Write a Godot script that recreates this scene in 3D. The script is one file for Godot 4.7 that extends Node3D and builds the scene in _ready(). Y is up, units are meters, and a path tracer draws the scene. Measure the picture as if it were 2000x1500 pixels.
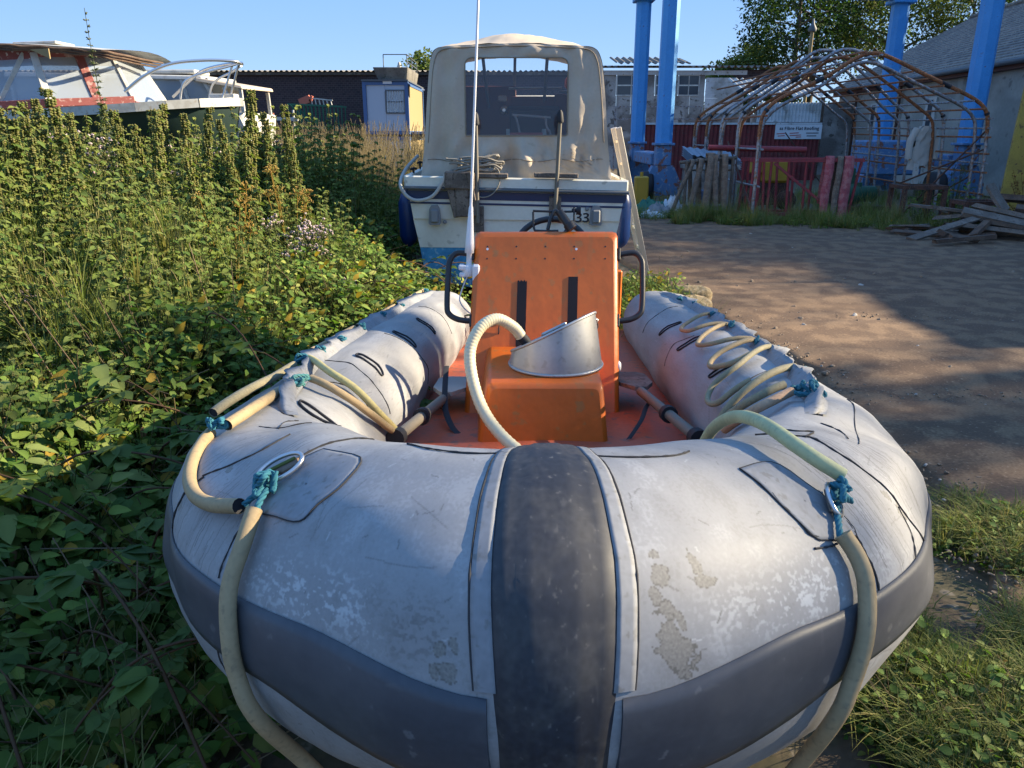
extends Node3D
# A weathered grey inflatable boat ashore in a boatyard; overgrown bank on one side, a dirt track and yard clutter on the other.

var M := {}
var rng := RandomNumberGenerator.new()
var O := Vector3.ZERO          # base of the thing that is being built; shapes are given in world metres and stored relative to it
var taken := {}
const V0 := Vector3.ZERO
const UP := Vector3.UP

class MB:
	var st := SurfaceTool.new()
	var o := Vector3.ZERO
	func _init(off := Vector3.ZERO) -> void:
		o = off
		st.begin(Mesh.PRIMITIVE_TRIANGLES)
	func smooth(on: bool) -> void:
		st.set_smooth_group(0 if on else -1)
	func col(c: Color) -> void:
		st.set_color(c)
	func v(p: Vector3, uv := Vector2.ZERO) -> void:
		st.set_uv(uv)
		st.add_vertex(p - o)
	func tri(a: Vector3, b: Vector3, c: Vector3) -> void:
		v(a); v(b, Vector2(1, 0)); v(c, Vector2(1, 1))
	func quad(a: Vector3, b: Vector3, c: Vector3, d: Vector3) -> void:
		v(a); v(b, Vector2(1, 0)); v(c, Vector2(1, 1))
		v(a); v(c, Vector2(1, 1)); v(d, Vector2(0, 1))
	# rows of points -> smooth sheet
	func grid(rows: Array, wrap := false, uvs: Array = []) -> void:
		smooth(true)
		var nr := rows.size()
		for i in nr - 1:
			var ra: PackedVector3Array = rows[i]
			var rb: PackedVector3Array = rows[i + 1]
			var n := ra.size()
			for j in (n if wrap else n - 1):
				var k := (j + 1) % n
				var ua := Vector2(float(i) / (nr - 1), float(j) / n)
				var ub := Vector2(float(i) / (nr - 1), float(j + 1) / n)
				var uc := Vector2(float(i + 1) / (nr - 1), float(j + 1) / n)
				var ud := Vector2(float(i + 1) / (nr - 1), float(j) / n)
				if uvs.size():
					ua = uvs[i][j]; ub = uvs[i][j + 1]; uc = uvs[i + 1][j + 1]; ud = uvs[i + 1][j]
				v(ra[j], ua); v(ra[k], ub); v(rb[k], uc)
				v(ra[j], ua); v(rb[k], uc); v(rb[j], ud)
	func fan(ring: PackedVector3Array) -> void:
		smooth(false)
		var c := Vector3.ZERO
		for p in ring:
			c += p
		c /= ring.size()
		for i in ring.size():
			tri(c, ring[i], ring[(i + 1) % ring.size()])
	func tube(path: PackedVector3Array, r, sides := 8, caps := true, flat := 1.0) -> void:
		var rows := []
		var n := path.size()
		var t: Vector3 = (path[1] - path[0]).normalized()
		var up := Vector3.UP if absf(t.y) < 0.9 else Vector3.RIGHT
		var x := t.cross(up).normalized()
		var acc := 0.0
		var uvs := []
		for i in n:
			var tt: Vector3 = (path[mini(i + 1, n - 1)] - path[maxi(i - 1, 0)]).normalized()
			x = (x - tt * x.dot(tt)).normalized()
			var y := tt.cross(x)
			var rr: float = r[i] if r is Array or r is PackedFloat32Array else r
			if i > 0:
				acc += path[i].distance_to(path[i - 1])
			var row := PackedVector3Array()
			var urow := []
			for k in sides:
				var a := TAU * k / sides
				row.append(path[i] + x * cos(a) * rr + y * sin(a) * rr * flat)
				urow.append(Vector2(acc, float(k) / sides))
			urow.append(Vector2(acc, 1))
			rows.append(row)
			uvs.append(urow)
		grid(rows, true, uvs)
		if caps:
			fan(rows[0]); fan(rows[n - 1])
	func rod(a: Vector3, b: Vector3, r: float, sides := 8) -> void:
		tube(PackedVector3Array([a, b]), r, sides)
	func box(c: Vector3, s: Vector3, b := Basis(), bev := 0.0) -> void:
		smooth(false)
		var h := s * 0.5
		if bev <= 0.0:
			var q := []
			for i in 8:
				q.append(c + b * Vector3(h.x * (1 if i & 1 else -1), h.y * (1 if i & 2 else -1), h.z * (1 if i & 4 else -1)))
			for f in [[0, 2, 3, 1], [4, 5, 7, 6], [0, 1, 5, 4], [2, 6, 7, 3], [0, 4, 6, 2], [1, 3, 7, 5]]:
				quad(q[f[0]], q[f[1]], q[f[2]], q[f[3]])
			return
		var g := func(sx: int, sy: int, sz: int, ax: int) -> Vector3:
			var e := h - Vector3(bev, bev, bev)
			e[ax] = h[ax]
			return c + b * Vector3(sx * e.x, sy * e.y, sz * e.z)
		for s1 in [-1, 1]:
			quad(g.call(s1, -1, -1, 0), g.call(s1, 1, -1, 0), g.call(s1, 1, 1, 0), g.call(s1, -1, 1, 0))
			quad(g.call(-1, s1, -1, 1), g.call(1, s1, -1, 1), g.call(1, s1, 1, 1), g.call(-1, s1, 1, 1))
			quad(g.call(-1, -1, s1, 2), g.call(1, -1, s1, 2), g.call(1, 1, s1, 2), g.call(-1, 1, s1, 2))
			for s2 in [-1, 1]:
				quad(g.call(s1, s2, -1, 0), g.call(s1, s2, 1, 0), g.call(s1, s2, 1, 1), g.call(s1, s2, -1, 1))
				quad(g.call(s1, -1, s2, 0), g.call(s1, 1, s2, 0), g.call(s1, 1, s2, 2), g.call(s1, -1, s2, 2))
				quad(g.call(-1, s1, s2, 1), g.call(1, s1, s2, 1), g.call(1, s1, s2, 2), g.call(-1, s1, s2, 2))
				for s3 in [-1, 1]:
					tri(g.call(s1, s2, s3, 0), g.call(s1, s2, s3, 1), g.call(s1, s2, s3, 2))
	# a bar of rectangular section from a to b; side is the direction of its width
	func bar(a: Vector3, b: Vector3, w: float, t: float, side := Vector3.RIGHT, bev := 0.0) -> void:
		var z := (b - a).normalized()
		var x := (side - z * side.dot(z)).normalized()
		box((a + b) * 0.5, Vector3(w, t, a.distance_to(b)), Basis(x, z.cross(x), z), bev)
	func lathe(c: Vector3, prof: Array, sides := 16, b := Basis()) -> void:
		var rows := []
		for p in prof:
			var row := PackedVector3Array()
			for k in sides:
				var a := TAU * k / sides
				row.append(c + b * Vector3(p.x * cos(a), p.y, p.x * sin(a)))
			rows.append(row)
		grid(rows, true)
		fan(rows[0]); fan(rows[rows.size() - 1])
	# polygon (in the plane of x and y) pushed out along z
	func prism(c: Vector3, poly: PackedVector2Array, depth: float, b := Basis()) -> void:
		smooth(false)
		var ix := Geometry2D.triangulate_polygon(poly)
		var f := []
		var k := []
		for p in poly:
			f.append(c + b * Vector3(p.x, p.y, depth * 0.5))
			k.append(c + b * Vector3(p.x, p.y, -depth * 0.5))
		for i in range(0, ix.size(), 3):
			tri(f[ix[i]], f[ix[i + 1]], f[ix[i + 2]])
			tri(k[ix[i]], k[ix[i + 2]], k[ix[i + 1]])
		for i in poly.size():
			var j := (i + 1) % poly.size()
			quad(f[i], f[j], k[j], k[i])
	# corrugated sheet: from corner c, along x (waves across) and y, waves stand out along n
	func corrugated(c: Vector3, x: Vector3, y: Vector3, n: Vector3, pitch: float, amp: float, per := 6) -> void:
		var w := x.length()
		var m := int(w / pitch) * per
		var a := PackedVector3Array()
		var b2 := PackedVector3Array()
		for i in m + 1:
			var q := c + x * (float(i) / m) + n * amp * sin(TAU * i / per)
			a.append(q); b2.append(q + y)
		grid([a, b2])
	func done() -> ArrayMesh:
		st.generate_normals()
		st.index()
		return st.commit()

func mb() -> MB:
	return MB.new(O)

func numbered(called: String) -> String:
	var n: int = taken.get(called, 0)
	taken[called] = n + 1
	return called if n == 0 else "%s_%03d" % [called, n]

func thing(called: String, label: String, category: String, at := V0, group := "", kind := "") -> Node3D:
	var o := Node3D.new()
	o.name = numbered(called)
	add_child(o)
	o.position = at
	O = at
	o.set_meta("label", label)
	o.set_meta("category", category)
	if group:
		o.set_meta("group", group)
	if kind:
		o.set_meta("kind", kind)
	return o

func part(parent: Node3D, called: String, m, mat: Material, label := "") -> MeshInstance3D:
	var o := MeshInstance3D.new()
	o.name = called
	o.mesh = m.done() if m is MB else m
	o.material_override = mat
	parent.add_child(o, true)
	if label:
		o.set_meta("label", label)
	return o

func solo(called: String, label: String, category: String, m, mat: Material, at := V0, group := "", kind := "") -> MeshInstance3D:
	var o := MeshInstance3D.new()
	o.name = numbered(called)
	o.mesh = m.done() if m is MB else m
	o.material_override = mat
	add_child(o)
	o.position = at
	if label:
		o.set_meta("label", label)
	if category:
		o.set_meta("category", category)
	if group:
		o.set_meta("group", group)
	if kind:
		o.set_meta("kind", kind)
	return o

func again(src: Node3D, at: Vector3, turn := 0.0, label := "", size := 1.0) -> Node3D:
	var r: Node3D = src.duplicate()
	var called: String = src.get_meta("base") if src.has_meta("base") else String(src.name)
	r.name = numbered(called)
	add_child(r)
	r.position = at
	r.rotation.y = turn
	r.scale = Vector3.ONE * size
	if label:
		r.set_meta("label", label)
	return r

func cr(pts: Array, per := 8) -> PackedVector3Array:
	var out := PackedVector3Array()
	var n := pts.size()
	for i in n - 1:
		var p0: Vector3 = pts[maxi(i - 1, 0)]
		var p1: Vector3 = pts[i]
		var p2: Vector3 = pts[i + 1]
		var p3: Vector3 = pts[mini(i + 2, n - 1)]
		for k in per:
			out.append(p1.cubic_interpolate(p2, p0, p3, float(k) / per))
	out.append(pts[n - 1])
	return out

func V(x: float, y: float, z: float) -> Vector3:
	return Vector3(x, y, z)

# ------------------------------------------------------------------ materials
func lin(r: float, g: float, b: float) -> Color:
	return Color(r, g, b).linear_to_srgb()

func noise(sd: int, freq: float, oct := 4, kind := FastNoiseLite.TYPE_SIMPLEX_SMOOTH) -> FastNoiseLite:
	var n := FastNoiseLite.new()
	n.seed = sd
	n.frequency = freq
	n.noise_type = kind
	n.fractal_octaves = oct
	return n

func seamless(sd: int, freq: float, size := 256, oct := 4) -> Image:
	return noise(sd, freq, oct).get_seamless_image(size, size)

# colours laid over each other by two noises: base, patches where noise a > ta, specks where noise b > tb
func blotch(sd: int, base: Color, patch: Color, ta: float, soft: float, speck: Color, tb: float, fa := 0.01, fb := 0.06, grain := 0.12, size := 256) -> ImageTexture:
	var a := seamless(sd, fa, size)
	var b := seamless(sd + 1, fb, size)
	var c := seamless(sd + 2, 0.15, size, 2)
	var im := Image.create(size, size, false, Image.FORMAT_RGB8)
	for y in size:
		for x in size:
			var na := a.get_pixel(x, y).r
			var nb := b.get_pixel(x, y).r
			var nc := c.get_pixel(x, y).r
			var q := base.lerp(patch, smoothstep(ta - soft, ta + soft, na * 0.8 + nb * 0.2))
			q = q.lerp(speck, smoothstep(tb - 0.03, tb + 0.03, nb))
			var g := 1.0 + grain * (nc - 0.5) * 2.0 + grain * (nb - 0.5)
			im.set_pixel(x, y, Color(q.r * g, q.g * g, q.b * g).linear_to_srgb())
	return ImageTexture.create_from_image(im)

func plain(called: String, c: Color, rough := 0.8, metal := 0.0) -> StandardMaterial3D:
	var m := StandardMaterial3D.new()
	m.resource_name = called
	m.albedo_color = c.linear_to_srgb()
	m.roughness = rough
	m.metallic = metal
	M[called] = m
	return m

func textured(called: String, t: Texture2D, scale: float, rough := 0.8, metal := 0.0, bump: Texture2D = null, depth := 0.0) -> StandardMaterial3D:
	var m := plain(called, Color(1, 1, 1), rough, metal)
	m.albedo_texture = t
	m.uv1_triplanar = true
	m.uv1_world_triplanar = true
	m.uv1_scale = Vector3.ONE * scale
	if bump:
		m.heightmap_enabled = true
		m.heightmap_texture = bump
		m.heightmap_scale = depth
	return m

func tint(called: String, from: String, c: Color) -> StandardMaterial3D:
	var m: StandardMaterial3D = M[from].duplicate()
	m.resource_name = called
	m.albedo_color = c.linear_to_srgb()
	M[called] = m
	return m

func _ready() -> void:
	rng.seed = 7
	var cam := Camera3D.new()
	cam.name = "camera"
	cam.fov = 53.13
	cam.near = 0.05
	cam.far = 900.0
	add_child(cam)
	cam.position = V(0, 1.65, 0)
	cam.rotation_degrees = V(-18, 0, 0)
	cam.current = true

	var sky_mat := ProceduralSkyMaterial.new()
	sky_mat.sky_top_color = lin(0.070, 0.158, 0.338)
	sky_mat.sky_horizon_color = lin(0.208, 0.292, 0.372)
	sky_mat.sky_curve = 0.075
	sky_mat.ground_bottom_color = lin(0.10, 0.085, 0.065)
	sky_mat.ground_horizon_color = lin(0.20, 0.19, 0.17)
	sky_mat.sun_angle_max = 1.0
	# faint high wisps
	var wisp := Image.create(512, 256, false, Image.FORMAT_RGBA8)
	var wn := noise(900, 0.012, 5)
	for y in 256:
		for x in 512:
			var th := TAU * x / 512.0
			var k := wn.get_noise_3d(cos(th) * 60.0, y * 2.4, sin(th) * 60.0)
			wisp.set_pixel(x, y, Color(1, 1, 1, smoothstep(0.08, 0.55, k) * 0.5))
	sky_mat.sky_cover = ImageTexture.create_from_image(wisp)
	sky_mat.sky_cover_modulate = Color(1, 1, 1, 0.10)
	var sky := Sky.new()
	sky.sky_material = sky_mat
	var env := Environment.new()
	env.background_mode = Environment.BG_SKY
	env.sky = sky
	env.background_energy_multiplier = 1.0
	env.tonemap_mode = Environment.TONE_MAPPER_LINEAR
	env.tonemap_exposure = 3.15
	env.sdfgi_enabled = true
	env.ssao_enabled = true
	env.ssil_enabled = true
	var we := WorldEnvironment.new()
	we.name = "environment"
	we.environment = env
	add_child(we)

	# the sun stands low behind the yard buildings, to the right of and beyond the boats
	var sun := DirectionalLight3D.new()
	sun.name = "sun"
	sun.light_color = Color(1.0, 0.93, 0.80)
	sun.light_energy = 1.6
	sun.light_angular_distance = 0.5
	sun.shadow_enabled = true
	add_child(sun)
	var el := deg_to_rad(25.0)
	var to_sun := V(0.9945 * cos(el), sin(el), -0.1045 * cos(el)).normalized()
	sun.look_at_from_position(to_sun * 50.0, V0, UP)

	materials()
	build_ground()
	build_buildings()
	build_yard()
	build_trees()
	build_inflatable()
	build_cabin_boat()
	build_far_boats()
	build_plants()

func materials() -> void:
	var grain := ImageTexture.create_from_image(seamless(3, 0.05))
	var rough_grain := ImageTexture.create_from_image(seamless(5, 0.012, 256, 6))
	var weave_im := Image.create(128, 128, false, Image.FORMAT_RGB8)
	for y in 128:
		for x in 128:
			var q := 0.5 + 0.25 * sin(TAU * x / 4.0) + 0.25 * sin(TAU * y / 4.0)
			weave_im.set_pixel(x, y, Color(q, q, q))
	# soil, track
	textured("soil", blotch(11, Color(0.105, 0.072, 0.043), Color(0.085, 0.070, 0.034), 0.5, 0.12, Color(0.16, 0.13, 0.09), 0.72, 0.012, 0.05, 0.25), 0.6, 0.95, 0, rough_grain, 2.0)
	textured("dirt", blotch(21, Color(0.105, 0.060, 0.033), Color(0.18, 0.110, 0.060), 0.52, 0.16, Color(0.27, 0.20, 0.135), 0.82, 0.008, 0.09, 0.30, 1024), 0.33, 0.95, 0, rough_grain, 0.5)
	# boat yard materials
	textured("blue_paint", blotch(31, Color(0.048, 0.265, 0.60), Color(0.056, 0.285, 0.63), 0.5, 0.2, Color(0.10, 0.12, 0.26), 0.88, 0.01, 0.03, 0.08), 0.5, 0.5, 0.0)
	textured("blue_worn", blotch(34, Color(0.085, 0.19, 0.36), Color(0.22, 0.09, 0.065), 0.64, 0.05, Color(0.20, 0.28, 0.38), 0.74, 0.012, 0.03, 0.15), 0.9, 0.7, 0.0)
	textured("galvanised", blotch(37, Color(0.30, 0.31, 0.33), Color(0.20, 0.17, 0.16), 0.58, 0.08, Color(0.26, 0.10, 0.04), 0.70, 0.02, 0.04, 0.15), 1.4, 0.5, 0.6)
	textured("rust", blotch(41, Color(0.24, 0.085, 0.03), Color(0.15, 0.06, 0.03), 0.5, 0.15, Color(0.36, 0.16, 0.07), 0.66, 0.02, 0.07, 0.2), 1.4, 0.9, 0.0)
	textured("dark_rust", blotch(44, Color(0.055, 0.028, 0.022), Color(0.09, 0.04, 0.025), 0.5, 0.15, Color(0.12, 0.06, 0.04), 0.7, 0.02, 0.07, 0.2), 1.4, 0.9, 0.0)
	textured("render", blotch(47, Color(0.36, 0.35, 0.31), Color(0.26, 0.255, 0.225), 0.55, 0.15, Color(0.2, 0.19, 0.17), 0.78, 0.006, 0.03, 0.08), 0.18, 0.95)
	textured("slate", blotch(51, Color(0.125, 0.108, 0.10), Color(0.20, 0.17, 0.145), 0.5, 0.12, Color(0.30, 0.255, 0.20), 0.70, 0.02, 0.07, 0.35), 0.25, 0.85)
	textured("asbestos", blotch(54, Color(0.20, 0.185, 0.16), Color(0.12, 0.11, 0.10), 0.5, 0.15, Color(0.08, 0.08, 0.06), 0.72, 0.01, 0.05, 0.2), 0.4, 0.95)
	textured("white_board", blotch(57, Color(0.55, 0.57, 0.58), Color(0.34, 0.34, 0.32), 0.6, 0.15, Color(0.25, 0.24, 0.22), 0.78, 0.008, 0.03, 0.1), 0.3, 0.7)
	textured("stained_board", blotch(60, Color(0.36, 0.35, 0.33), Color(0.18, 0.165, 0.15), 0.52, 0.2, Color(0.12, 0.11, 0.10), 0.72, 0.008, 0.03, 0.15), 0.3, 0.85)
	textured("red_sheet", blotch(63, Color(0.20, 0.028, 0.028), Color(0.14, 0.022, 0.022), 0.5, 0.15, Color(0.12, 0.05, 0.04), 0.75, 0.012, 0.04, 0.15), 0.5, 0.75)
	textured("yellow_board", blotch(66, Color(0.50, 0.34, 0.065), Color(0.42, 0.28, 0.06), 0.5, 0.15, Color(0.22, 0.13, 0.05), 0.76, 0.01, 0.04, 0.1), 0.5, 0.7)
	textured("old_wood", blotch(69, Color(0.115, 0.092, 0.074), Color(0.18, 0.147, 0.12), 0.5, 0.15, Color(0.07, 0.055, 0.045), 0.70, 0.015, 0.05, 0.22), 1.2, 0.95)
	textured("brown_wood", blotch(72, Color(0.085, 0.052, 0.035), Color(0.13, 0.085, 0.057), 0.5, 0.15, Color(0.05, 0.035, 0.03), 0.70, 0.015, 0.05, 0.22), 1.2, 0.95)
	textured("pink_strap", blotch(75, Color(0.36, 0.07, 0.085), Color(0.46, 0.16, 0.16), 0.5, 0.15, Color(0.22, 0.05, 0.05), 0.72, 0.02, 0.06, 0.15), 1.5, 0.95)
	textured("brown_strap", blotch(78, Color(0.165, 0.115, 0.085), Color(0.24, 0.185, 0.14), 0.5, 0.15, Color(0.10, 0.07, 0.05), 0.72, 0.02, 0.06, 0.15), 1.5, 0.95)
	textured("red_paint", blotch(81, Color(0.30, 0.032, 0.040), Color(0.24, 0.028, 0.034), 0.5, 0.15, Color(0.14, 0.05, 0.04), 0.74, 0.02, 0.06, 0.15), 1.0, 0.6)
	textured("stone", blotch(84, Color(0.27, 0.19, 0.095), Color(0.20, 0.15, 0.08), 0.5, 0.15, Color(0.36, 0.28, 0.17), 0.68, 0.02, 0.06, 0.25), 1.5, 0.95, 0, rough_grain, 2.0)
	textured("bark", blotch(87, Color(0.07, 0.055, 0.04), Color(0.10, 0.08, 0.06), 0.5, 0.15, Color(0.12, 0.11, 0.08), 0.7, 0.02, 0.06, 0.25), 0.7, 0.95)
	textured("gelcoat", blotch(90, Color(0.66, 0.64, 0.55), Color(0.58, 0.555, 0.465), 0.55, 0.15, Color(0.42, 0.40, 0.33), 0.82, 0.008, 0.03, 0.05), 0.5, 0.35)
	textured("antifoul", blotch(93, Color(0.03, 0.19, 0.36), Color(0.05, 0.25, 0.42), 0.5, 0.15, Color(0.16, 0.33, 0.45), 0.70, 0.01, 0.05, 0.15), 0.9, 0.75)
	textured("orange", blotch(96, Color(0.62, 0.128, 0.010), Color(0.56, 0.114, 0.009), 0.5, 0.2, Color(0.40, 0.14, 0.03), 0.80, 0.008, 0.05, 0.06), 0.9, 0.42, 0.0, grain, 0.12)
	textured("orange_deck", blotch(99, Color(0.50, 0.10, 0.035), Color(0.40, 0.09, 0.045), 0.5, 0.2, Color(0.22, 0.09, 0.06), 0.74, 0.008, 0.05, 0.1), 0.9, 0.6)
	textured("aluminium", blotch(102, Color(0.52, 0.51, 0.49), Color(0.44, 0.43, 0.41), 0.5, 0.2, Color(0.36, 0.34, 0.31), 0.80, 0.01, 0.05, 0.06), 1.4, 0.46, 0.75)
	textured("canvas", blotch(105, Color(0.47, 0.395, 0.305), Color(0.435, 0.365, 0.28), 0.55, 0.2, Color(0.37, 0.305, 0.23), 0.88, 0.008, 0.04, 0.05), 0.6, 0.85)
	textured("hose_buff", blotch(108, Color(0.37, 0.27, 0.145), Color(0.32, 0.235, 0.125), 0.5, 0.2, Color(0.22, 0.17, 0.10), 0.74, 0.02, 0.08, 0.12), 2.2, 0.75)
	textured("hose_lemon", blotch(111, Color(0.58, 0.49, 0.19), Color(0.52, 0.43, 0.18), 0.5, 0.2, Color(0.36, 0.30, 0.16), 0.74, 0.02, 0.08, 0.12), 2.2, 0.7)
	textured("hose_green", blotch(114, Color(0.46, 0.46, 0.24), Color(0.40, 0.40, 0.21), 0.5, 0.2, Color(0.30, 0.30, 0.18), 0.74, 0.02, 0.08, 0.12), 2.2, 0.7)
	textured("hose_olive", blotch(117, Color(0.25, 0.22, 0.13), Color(0.30, 0.255, 0.155), 0.5, 0.2, Color(0.18, 0.15, 0.10), 0.74, 0.02, 0.08, 0.15), 2.2, 0.8)
	textured("red_flaking", blotch(120, Color(0.20, 0.052, 0.046), Color(0.42, 0.34, 0.30), 0.72, 0.05, Color(0.45, 0.40, 0.36), 0.82, 0.02, 0.05, 0.12), 1.2, 0.75)
	textured("weathered_white", blotch(123, Color(0.45, 0.45, 0.425), Color(0.35, 0.34, 0.31), 0.56, 0.12, Color(0.34, 0.29, 0.23), 0.78, 0.015, 0.05, 0.08), 0.8, 0.6)
	plain("pvc_dark", Color(0.030, 0.034, 0.048), 0.55)
	plain("seam", Color(0.035, 0.034, 0.036), 0.9)
	plain("black", Color(0.012, 0.012, 0.016), 0.7)
	plain("black_velcro", Color(0.006, 0.006, 0.012), 0.95)
	plain("rail_black", Color(0.022, 0.018, 0.017), 0.45)
	plain("white_plastic", Color(0.72, 0.70, 0.70), 0.4)
	plain("cream_hose", Color(0.66, 0.58, 0.38), 0.45)
	plain("steel", Color(0.55, 0.55, 0.55), 0.28, 0.9)
	plain("teal_rope", Color(0.025, 0.145, 0.19), 0.85)
	plain("sea_rope", Color(0.08, 0.24, 0.23), 0.85)
	plain("grey_rope", Color(0.26, 0.235, 0.195), 0.9)
	plain("navy", Color(0.006, 0.024, 0.080), 0.35)
	plain("fender_blue", Color(0.004, 0.028, 0.125), 0.35)
	plain("grey_plastic", Color(0.20, 0.205, 0.21), 0.6)
	plain("lettering", Color(0.01, 0.012, 0.02), 0.5)
	plain("lettering_red", Color(0.40, 0.06, 0.05), 0.6)
	plain("lettering_grey", Color(0.10, 0.10, 0.11), 0.6)
	plain("moss", Color(0.10, 0.12, 0.03), 0.95)
	plain("pole_brown", Color(0.16, 0.14, 0.11), 0.6)
	plain("dark_inside", Color(0.10, 0.082, 0.075), 0.8)
	plain("mahogany", Color(0.17, 0.055, 0.04), 0.6)
	plain("orange_vest", Color(0.75, 0.12, 0.01), 0.8)
	plain("crate_red", Color(0.45, 0.10, 0.09), 0.7)
	plain("green_paint", Color(0.012, 0.115, 0.065), 0.6)
	plain("salmon_paint", Color(0.44, 0.12, 0.075), 0.7)
	plain("pale_blue", Color(0.36, 0.42, 0.50), 0.7)
	plain("frame_blue", Color(0.05, 0.11, 0.25), 0.6)
	plain("ochre", Color(0.27, 0.20, 0.095), 0.8)
	plain("tarp_green", Color(0.02, 0.13, 0.085), 0.7)
	plain("litter_white", Color(0.62, 0.64, 0.66), 0.8)
	plain("machine_green", Color(0.015, 0.075, 0.04), 0.6)
	plain("machine_yellow", Color(0.42, 0.25, 0.02), 0.6)
	plain("gutter", Color(0.09, 0.10, 0.11), 0.6)
	plain("fascia", Color(0.11, 0.045, 0.035), 0.8)
	plain("cloth_pale", Color(0.42, 0.40, 0.36), 0.95)
	var pane := plain("pane", Color(0.50, 0.58, 0.66), 0.06)
	pane.transparency = BaseMaterial3D.TRANSPARENCY_ALPHA
	pane.albedo_color.a = 0.32
	var vinyl := plain("vinyl", Color(0.42, 0.42, 0.52), 0.08)
	vinyl.transparency = BaseMaterial3D.TRANSPARENCY_ALPHA
	vinyl.albedo_color.a = 0.07
	var milky := plain("milky_pane", Color(0.36, 0.40, 0.44), 0.2)
	milky.transparency = BaseMaterial3D.TRANSPARENCY_ALPHA
	milky.albedo_color.a = 0.5
	plain("dark_glass", Color(0.05, 0.06, 0.075), 0.12)
	# brick courses far too small to tell apart at this distance
	var bim := Image.create(256, 256, false, Image.FORMAT_RGB8)
	var bn := noise(140, 0.9, 1)
	for y in 256:
		for x in 256:
			var row := y / 16
			var bx := (x + (row % 2) * 16) / 32
			var joint: bool = y % 16 < 2 or (x + (row % 2) * 16) % 32 < 2
			var k := 0.5 + 0.5 * bn.get_noise_2d(bx * 3.1, row * 7.7)
			var c := Color(0.028, 0.022, 0.026).lerp(Color(0.062, 0.040, 0.042), k)
			if joint:
				c = Color(0.10, 0.085, 0.08)
			bim.set_pixel(x, y, c.linear_to_srgb())
	textured("brick", ImageTexture.create_from_image(bim), 0.55, 0.95)
	M.canvas.heightmap_enabled = true
	M.canvas.heightmap_texture = rough_grain
	M.canvas.heightmap_scale = 0.6
	# foliage
	for a in [["leaf", 0.7], ["leaf_soft", 0.8], ["grass", 0.8]]:
		var m := plain(a[0], Color(1, 1, 1), a[1])
		m.vertex_color_use_as_albedo = true
		m.backlight_enabled = true
		m.metallic_specular = 0.35
		m.backlight = lin(0.75, 0.80, 0.45)
	var ve := plain("speckled", Color(1, 1, 1), 0.9)
	ve.vertex_color_use_as_albedo = true
	textured("pvc_band", blotch(131, Color(0.050, 0.054, 0.066), Color(0.070, 0.073, 0.082), 0.55, 0.2, Color(0.13, 0.13, 0.135), 0.88, 0.012, 0.05, 0.12), 1.6, 0.5)
	textured("pvc_stem", blotch(134, Color(0.020, 0.022, 0.030), Color(0.050, 0.048, 0.048), 0.56, 0.16, Color(0.10, 0.095, 0.088), 0.82, 0.02, 0.09, 0.3), 1.8, 0.6)
	textured("pvc_pale", blotch(137, Color(0.245, 0.25, 0.262), Color(0.205, 0.21, 0.222), 0.55, 0.2, Color(0.14, 0.135, 0.125), 0.74, 0.02, 0.08, 0.16), 1.6, 0.7)
	textured("bare_cloth", blotch(141, Color(0.215, 0.20, 0.18), Color(0.17, 0.158, 0.14), 0.5, 0.2, Color(0.12, 0.11, 0.095), 0.75, 0.02, 0.1, 0.2), 5.0, 0.95)
	textured("hose_pink", blotch(144, Color(0.50, 0.32, 0.20), Color(0.44, 0.27, 0.16), 0.5, 0.2, Color(0.30, 0.2, 0.13), 0.74, 0.02, 0.08, 0.15), 2.2, 0.8)
	tint("canvas_dark", "canvas", Color(0.55, 0.53, 0.5))
	plain("ladder_metal", Color(0.58, 0.56, 0.52), 0.45, 0.6)
	plain("dark_hull", Color(0.012, 0.030, 0.026), 0.5)
	var dusk := plain("dusk_pane", Color(0.34, 0.42, 0.50), 0.1)
	dusk.transparency = BaseMaterial3D.TRANSPARENCY_ALPHA
	dusk.albedo_color.a = 0.5
	tint("pink_faded", "pink_strap", Color(1.0, 1.15, 1.1))
	plain("blue_grey", Color(0.20, 0.24, 0.30), 0.6)
	textured("clod", blotch(147, Color(0.17, 0.125, 0.085), Color(0.22, 0.165, 0.115), 0.5, 0.15, Color(0.28, 0.22, 0.16), 0.7, 0.02, 0.07, 0.2), 3.0, 0.95)
	plain("chips", Color(0.36, 0.33, 0.29), 0.9)

# ------------------------------------------------------------------ inflatable boat
# spine of the buoyancy tube: a = 0 at the nose, +-1 where the straight sides begin, then metres astern; positive to starboard as seen from the bow camera
func spine(a: float) -> Vector3:
	var g := absf(a)
	var c := minf(g, 1.0) * PI / 2.0
	var t := 0.80 * pow(sin(c), 2.0 / 1.75)
	var s := 2.3 - 1.18 * pow(maxf(cos(c), 0.0), 2.0 / 1.75) + maxf(g - 1.0, 0.0)
	var q := clampf((2.3 - s) / 1.18, 0.0, 1.0)
	var y := 0.90 - 0.105 * s + (0.87 - (0.90 - 0.105 * 1.12)) * q * q
	return V(0.005 + 0.047 * s + signf(a) * t, y, -s)

func girth(a: float) -> float:
	var p := spine(a)
	var r := 0.24 + 0.045 * clampf((2.3 + p.z) / 1.18, 0.0, 1.0)
	var g := absf(a)
	if g > 4.2:
		r *= sqrt(maxf(1.0 - pow((g - 4.2) / 0.55, 2.0) * 0.78, 0.05))
	return r

func ribf(a: float) -> Array:
	var t := (spine(a + 0.002) - spine(a - 0.002)).normalized()
	var n := t.cross(UP).normalized()
	var b := n.cross(t).normalized()
	if b.y < 0.0:
		b = -b
	return [n, b]

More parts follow.
